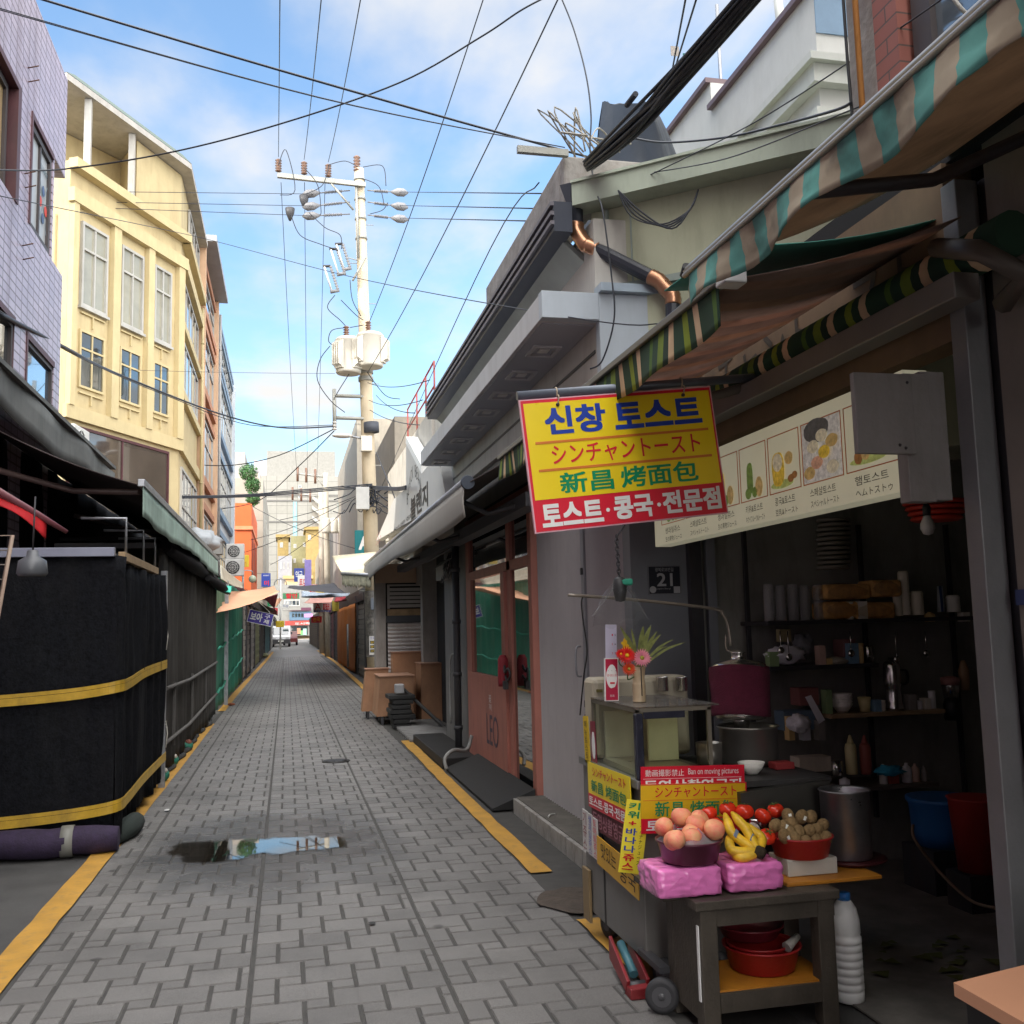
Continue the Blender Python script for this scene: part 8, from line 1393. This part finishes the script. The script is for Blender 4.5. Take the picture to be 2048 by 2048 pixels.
p = pp_(724, 1022); MB().box(p.x - .18, p.x + .16, p.y - .42, p.y - .2, p.z, p.z + .58).build('junction_box', mat('junction_grey', (.42, .42, .41), rough=.5), up, bevel=.01)
b = MB()
for k in range(22):
    c = pole_at(random.uniform(980, 1000)); e = c + V((random.uniform(-.7, .9), random.uniform(-.4, -.2), random.uniform(-.35, .35))); b.tube(smooth_pts([c + V((random.uniform(-.2, .2), -.2, random.uniform(-.3, .3))), c.lerp(e, .6) + V((0, -.1, random.uniform(-.3, .3))), e, e + V((random.uniform(-.4, .1), 0, random.uniform(-.4, .1)))], 4), random.uniform(.010, .018), n=4)
b.build('cable_knot', M_wire, up)
b = MB()
for k in range(10): z = 2.6 + k * 1.1; c = pbot + d * z; s_ = 1 if k % 2 else -1; b.tube([c, c + V((s_ * .34, -.03, 0))], .011, n=4)
b.build('step_bolt', M_arm, up)
for (pts) in ([(557, 330), (572, 300), (590, 380), (560, 390)], [(608, 335), (635, 370), (642, 420), (640, 430)], [(658, 330), (645, 370), (612, 388)], [(656, 330), (690, 322), (716, 334)], [(726, 334), (765, 332), (772, 372)], [(722, 356), (757, 372), (768, 408)], [(582, 430), (600, 470), (640, 488), (676, 500)], [(618, 425), (650, 455), (680, 470), (683, 498)], [(740, 428), (765, 420), (776, 405)], [(670, 590), (655, 615), (680, 640), (694, 655)], [(682, 600), (712, 630), (727, 640)], [(700, 560), (705, 600), (722, 632)], [(697, 655), (665, 660), (657, 680), (664, 690)], [(727, 650), (700, 655)], [(660, 692), (640, 720), (635, 760), (660, 800), (690, 825)], [(735, 745), (770, 790), (800, 798)], [(700, 745), (672, 790), (668, 800)]):
    MB().tube(smooth_pts([pp_(u, v, -.35) for u, v in pts], 6), .011, n=4).build('jumper_wire', M_wire, up)
# two poles further up the alley
def far_pole(u0, v0, u1, Y, label, arm=True, box=True):
    t = thing('utility_pole', label, 'utility pole', at(u1, 1280, Y=Y)); a, c = at(u0, v0, Y=Y), at(u1, 1280, Y=Y); c.z = 0; MB().tube([c, a], [.2, .14], n=12).build('shaft', mat('pole_grey', (.42, .38, .31), rough=.85), t)
    if arm:
        p, q = at(u0 - 58, v0 - 6, Y=Y), at(u0 + 5, v0 + 8, Y=Y); q, p = at(u0 + 5, v0 + 9, Y=Y), at(u0 - 59, v0 + 1, Y=Y); MB().tube([p, q], .05, n=4).build('crossarm', M_arm, t)
        for f in (.05, .32, .6): w0 = p.lerp(q, f); MB().tube([w0 - V((0, 0, .45)), w0 + V((0, 0, .4))], .07, n=6).build('insulator', M_ins, t)
        MB().tube([p.lerp(q, .62), at(u0 + 1, v0 + 34, Y=Y)], .03, n=4).build('brace', M_arm, t)
    if box:
        for du in (2, 17, 32): p = at(u0 + du, v0 + 120, Y=Y - .5); MB().lathe([(.24, 0), (.26, .1), (.26, .75), (.2, .85)], p, n=12).build('transformer', M_trf, t)
    return t
far_pole(651, 946, 657, 58, 'grey utility pole with crossarm and three transformers up the alley'); far_pole(641, 985, 645, 66, 'second grey utility pole behind the one with three transformers', True, False)
pg = thing('street_lamp', 'street lamp with round pale globe by the orange house', 'street lamp', at(505, 1200, Y=40)); c = at(505, 1158, Y=40); MB().ball(c, .15).build('globe', mat('globe_pale', (.42, .46, .34), rough=.3), pg); b = MB(); b.tube(smooth_pts([c + V((0, 0, .15)), c + V((-.02, 0, .3)), c + V((-.3, .02, .33)), at(486, 1150, Y=40)], 4), .02, n=6); b.build('arm', M_galv, pg); MB().tube([at(486, 1150, Y=40), V((at(486, 1150, Y=40).x, 40, 0))], .04, n=8).build('post', M_galv, pg)
wl_ = thing('street_lamp', 'white double armed street lamp at the alley end', 'street lamp', at(561, 1270, Y=85)); c = at(561, 1160, Y=85); MB().tube([V((c.x, 85, 0)), c], .07, n=8).build('post', W1, wl_)
for s_ in (-1, 1): MB().tube([c + V((s_ * .5 * math.sin(k * .35), 0, .1 - .45 * (1 - math.cos(k * .35)))) for k in range(6)], .04, n=6).build('arm', M_galv, wl_)
# ---- overhead cables: real spans between poles and buildings
def cable(label, pts, r, group=None, sg=0, name='overhead_cable', n=20):
    P_ = [V(p) for p in pts]
    if len(P_) == 2: P_ = sag(P_[0], P_[1], sg, n)
    else: P_ = smooth_pts(P_, 8)
    return tag(MB().tube(P_, r, n=5).build(name, M_wire), label, 'cable', group)
cable('thick black cable crossing the sky from top left to the concrete parapet', [at(62, -8, Y=7.6), at(1190, 318, Y=7.4)], .010, sg=.02)
for k in (0, 1): cable('thin twin cable just below the thick black one across the sky', [at(-10, 14 + k * 3, Y=7.7), at(640, 195 + k * 1, Y=7.5), at(1130, 295, Y=7.2)], .0045, 'twin cables under the thick one')
cable('sagging cable curving from the lilac building up to the top of the sky', [at(-10, 340, X=-2.38), at(130, 338, Y=9.5), at(340, 305, Y=9), at(560, 248, Y=8.5), at(800, 165, Y=8), at(960, 75, Y=7.6), at(1040, 22, Y=7.3), at(1092, -6, Y=7.2)], .0075)
for k, (u, ut) in enumerate(((557, 560), (608, 643), (656, 722))): cable('line wire running from the crossarm towards the viewer overhead', [pins[k], at(ut, -6, Y=13)], .009, 'line wires from the crossarm overhead', .12)
for k, (u, u2) in enumerate(((562, 615), (609, 610), (650, 602))): cable('line wire from the crossarm on to the far pole', [pp_(u, 365), at((594, 615, 634)[k], 952, Y=58)], .009, 'line wires on to the far pole', .5)
cable('steep wire from the transformers up to the top centre of the sky', [pp_(736, 650, -.4), at(968, -6, Y=12.5)], .009, sg=.2)
cable('steep wire from the transformer foot to the loop at the top of the sky', [pp_(735, 745, -.4), at(1118, -6, Y=9.5)], .009, sg=.2)
cable('thin wire from the pole foot up to the parapet bracket', [pp_(752, 1000, -.4), at(950, 560, Y=11), at(1078, 365, Y=7.4)], .006)
for k, v in enumerate((385, 405, 427)): cable('distribution wire from the pole to the parapet side', [pp_(800, (384, 411, 436)[k]), at(1085 - k * 12, (387, 417, 442)[k], Y=9.5)], .008, 'distribution wires to the right of the pole')
for k, v in enumerate((390, 413, 431)): cable('distribution wire from the pole to the yellow building', [pp_(636, (388, 412, 432)[k]), at(100 + k * 3, (382, 402, 412)[k], Y=22)], .008, 'distribution wires to the left of the pole')
cable('long thin wire slanting from the lilac tiles across to the canopy', [at(-10, 390, X=-2.38), at(400, 475, Y=15), at(700, 553, Y=12), at(1130, 633, Y=6.4), at(1320, 648, Y=6.0)], .0045)
cable('thin level wire across the alley at transformer foot height', [at(110, 735, Y=22.5), at(670, 747, Y=YP - .3)], .005, sg=.03)
cable('twisted black cable from the lilac tiles down to the pole rack', [at(-6, 625, X=-2.37), at(120, 690, Y=11.5), at(240, 750, Y=18), at(440, 828, Y=24), at(560, 855, Y=25.5), at(668, 853, Y=YP - .1)], .020)
cable('thin cable twisted along the black one to the pole rack', [at(-6, 620, X=-2.36), at(180, 725, Y=14), at(330, 790, Y=21), at(500, 850, Y=25), at(668, 850, Y=YP - .1)], .010)
cable('dangling cable from the peach building to the pole rack', [at(398, 930, Y=31), at(470, 930, Y=30), at(560, 910, Y=28), at(668, 858, Y=YP - .1)], .014)
cable('dangling cable from the blue building to the pole rack', [at(442, 1018, Y=37), at(520, 1000, Y=33), at(600, 930, Y=29), at(668, 862, Y=YP - .1)], .014)
for k in range(3): cable('thick bundled cable from the yellow building to the pole knot', [at(310, 993 + k * 2, Y=25.5), at(480, 990 + k * 2, Y=26), at(600, 980 + k * 3, Y=26), pp_(745, 968 + k * 3, -.2)], .016, 'bundled cables to the pole knot')
for k in range(4): cable('bundled cable from the pole knot to the white shop board', [pp_(745, 972 + k * 2, -.2), at(790, 975 + k * 2, Y=19), at(812, 972 + k * 2, Y=15.2)], .014, 'bundled cables from the pole knot to the shop board')
for k, (a, c) in enumerate((((560, 1040), (780, 960)), ((500, 1080), (700, 1000)), ((430, 1120), (640, 1040)), ((500, 1010), (720, 1100)), ((540, 1130), (690, 1020)))): cable('thin service wire criss-crossing the far alley', [at(*a, Y=34 + k * 3), at(*c, Y=32)], .010, 'service wires across the far alley', .15)
for k, (a, c) in enumerate((((735, 765), (860, 760)), ((738, 800), (845, 800)), ((740, 820), (872, 850)), ((752, 790), (830, 826)))): cable('drop wire from the pole to the red rooftop railing', [pp_(*a, -.2), at(*c, Y=15.5)], .009, 'drop wires to the red railing', .12)
cable('cable drooping from the pole knot to the shop wall', [pp_(752, 905, -.2), at(775, 960, Y=22), at(795, 1015, Y=19), at(790, 1060, Y=18.5)], .013)
# heavy black bundle rising over the roofs at the right
B0_, B1_ = FD.p(.10, 4.80, .25), at(1530, -40, Y=3.9)
for k in range(15):
    o = V((math.cos(k * 2.4), math.sin(k * 1.7), math.sin(k * 2.4))) * (.012 + .009 * (k % 5)); q = V((random.uniform(-.06, .06), 0, random.uniform(-.03, .03)))
    P_ = [B0_ + o * .6 + q * .6, B0_.lerp(B1_, .33) + o - V((0, 0, .05)) + q, B0_.lerp(B1_, .66) + o * 1.1 - V((0, 0, .04)), B1_ + o]
    cable('black cable in the heavy bundle rising over the roofs', P_, random.choice((.008, .012, .016, .021)), 'cables of the heavy roof bundle')
tag(MB().tube([B0_.lerp(B1_, .36) + V((-.06, 0, .06)), B0_.lerp(B1_, .42) + V((-.06, 0, .07))], .018, n=10).build('splice_case', mat('splice_dark', 0)), 'dark splice case slung on the heavy cable bundle', 'splice case')
for k, (u, lab) in enumerate(((1372, 'steep thin wire beside the heavy bundle carrying the tags'), (1394, 'second steep thin wire beside the heavy bundle'))): cable(lab, [at(1338, 175, Y=6.4), at(u, -6, Y=4.6)], .006)
c = at(1350, 102, Y=6.0); tag(MB().box(c.x - .03, c.x + .03, c.y, c.y + .004, c.z - .035, c.z + .035).build('cable_tag', mat('tag_white', (.55, .50, .45))), 'small white tag on the steep wires', 'tag'); c = at(1373, 115, Y=6.0); tag(MB().box(c.x - .025, c.x + .025, c.y, c.y + .004, c.z - .03, c.z + .03).build('cable_tag', mat('tag_green', (.02, .20, .15))), 'small green tag on the steep wires', 'tag')
cable('loose cable looping down from the top of the sky to the green wall', [at(1122, -6, Y=7.0), at(1148, 60, Y=6.9), at(1172, 150, Y=6.7), at(1182, 230, Y=6.6), at(1180, 300, Y=6.55), at(1190, 378, Y=6.5), at(1205, 420, Y=6.2), at(1224, 560, Y=6.1), at(1228, 640, Y=6.1), at(1205, 720, Y=6.2), at(1180, 738, Y=6.25)], .006)
cable('black service cable from the bundle to the brick pier', [at(1262, 275, Y=6.3), at(1330, 285, Y=6.0), at(1450, 275, Y=5.4), at(1560, 250, Y=4.8), at(1665, 222, Y=4.1), at(1702, 206, Y=3.9)], .008)
cable('thin wire crossing in front of the white building', [at(1290, 355, Y=6.2), at(1500, 250, Y=5.0), at(1720, 110, Y=3.9), at(1890, -6, Y=3.2)], .004); cable('lower thin wire crossing in front of the white building', [at(1270, 350, Y=6.3), at(1450, 318, Y=5.4), at(1690, 225, Y=4.0), at(1780, 185, Y=3.6)], .004)
b = MB()
for k in range(4): b.tube(smooth_pts([FD.p(.30, 4.58, .22), FD.p(.40 + .03 * k, 4.36, .24), FD.p(.62 + .02 * k, 4.26 - .015 * k, .24), FD.p(.80, 4.34, .2), FD.p(.84, 4.50, .12)], 5), .006, n=4)
tag(b.build('cable_loop', M_wire), 'loops of slack black cable hanging on the green wall', 'cables')
b = MB(); c = V((2.0, 6.6, 5.1))
for k in range(8): b.tube(smooth_pts([c + V((random.uniform(-.1, .3), random.uniform(-.1, .4), 0)), c + V((random.uniform(-.2, .4), .2, random.uniform(.15, .4))), c + V((random.uniform(.1, .6), .3, random.uniform(-.1, .2)))], 5), .007, n=4)
tag(b.build('cable_tangle', mat('wire_pale', (.30, .28, .24))), 'pale tangle of wires on the peeling concrete parapet', 'cables')
tag(MB().box(1.62, 2.0, 6.6, 6.64, 4.98, 5.03).build('bracket', M_arm), 'rusty bracket sticking out of the peeling parapet', 'bracket')
tag(MB().tube(smooth_pts([at(1905, -6, Y=2.7), at(1925, 20, Y=2.7), at(1945, 34, Y=2.72), at(1968, 34, Y=2.75)], 5), .007, n=6).build('cable', mat('cable_white', (.55, .55, .52))), 'short white cable by the dark upper window', 'cable')
# round clipped tree on the roof of the beige block
tr_ = thing('roof_tree', 'round clipped green tree on the orange house roof', 'tree', at(499, 1039, Y=64)); M_fol = mat('foliage', (.045, .12, .035), rough=.7, var=.5, scale=3)
for (u, v, r, nm) in ((497, 945, .58, 'crown'), (505, 970, .50, 'lower_crown'), (506, 998, .44, 'lower_crown')):
    c = at(u, v, Y=64); b = MB()
    for k in range(900):
        dd = V((random.gauss(0, 1), random.gauss(0, 1), random.gauss(0, 1))).normalized(); q = c + dd * r * random.uniform(.62, 1.04) * (1 + .2 * noise.noise(dd * 3)); a_ = V((random.gauss(0, 1), random.gauss(0, 1), random.gauss(0, 1))).normalized(); e = a_.cross(dd).normalized(); s_ = random.uniform(.05, .09); b.face([q - a_ * s_, q + e * s_ * .6, q + a_ * s_, q - e * s_ * .6])
    b.build(nm, M_fol, tr_)
MB().tube([at(503, 1042, Y=64), at(500, 950, Y=64)], .07, n=6).build('trunk', M_wood, tr_)
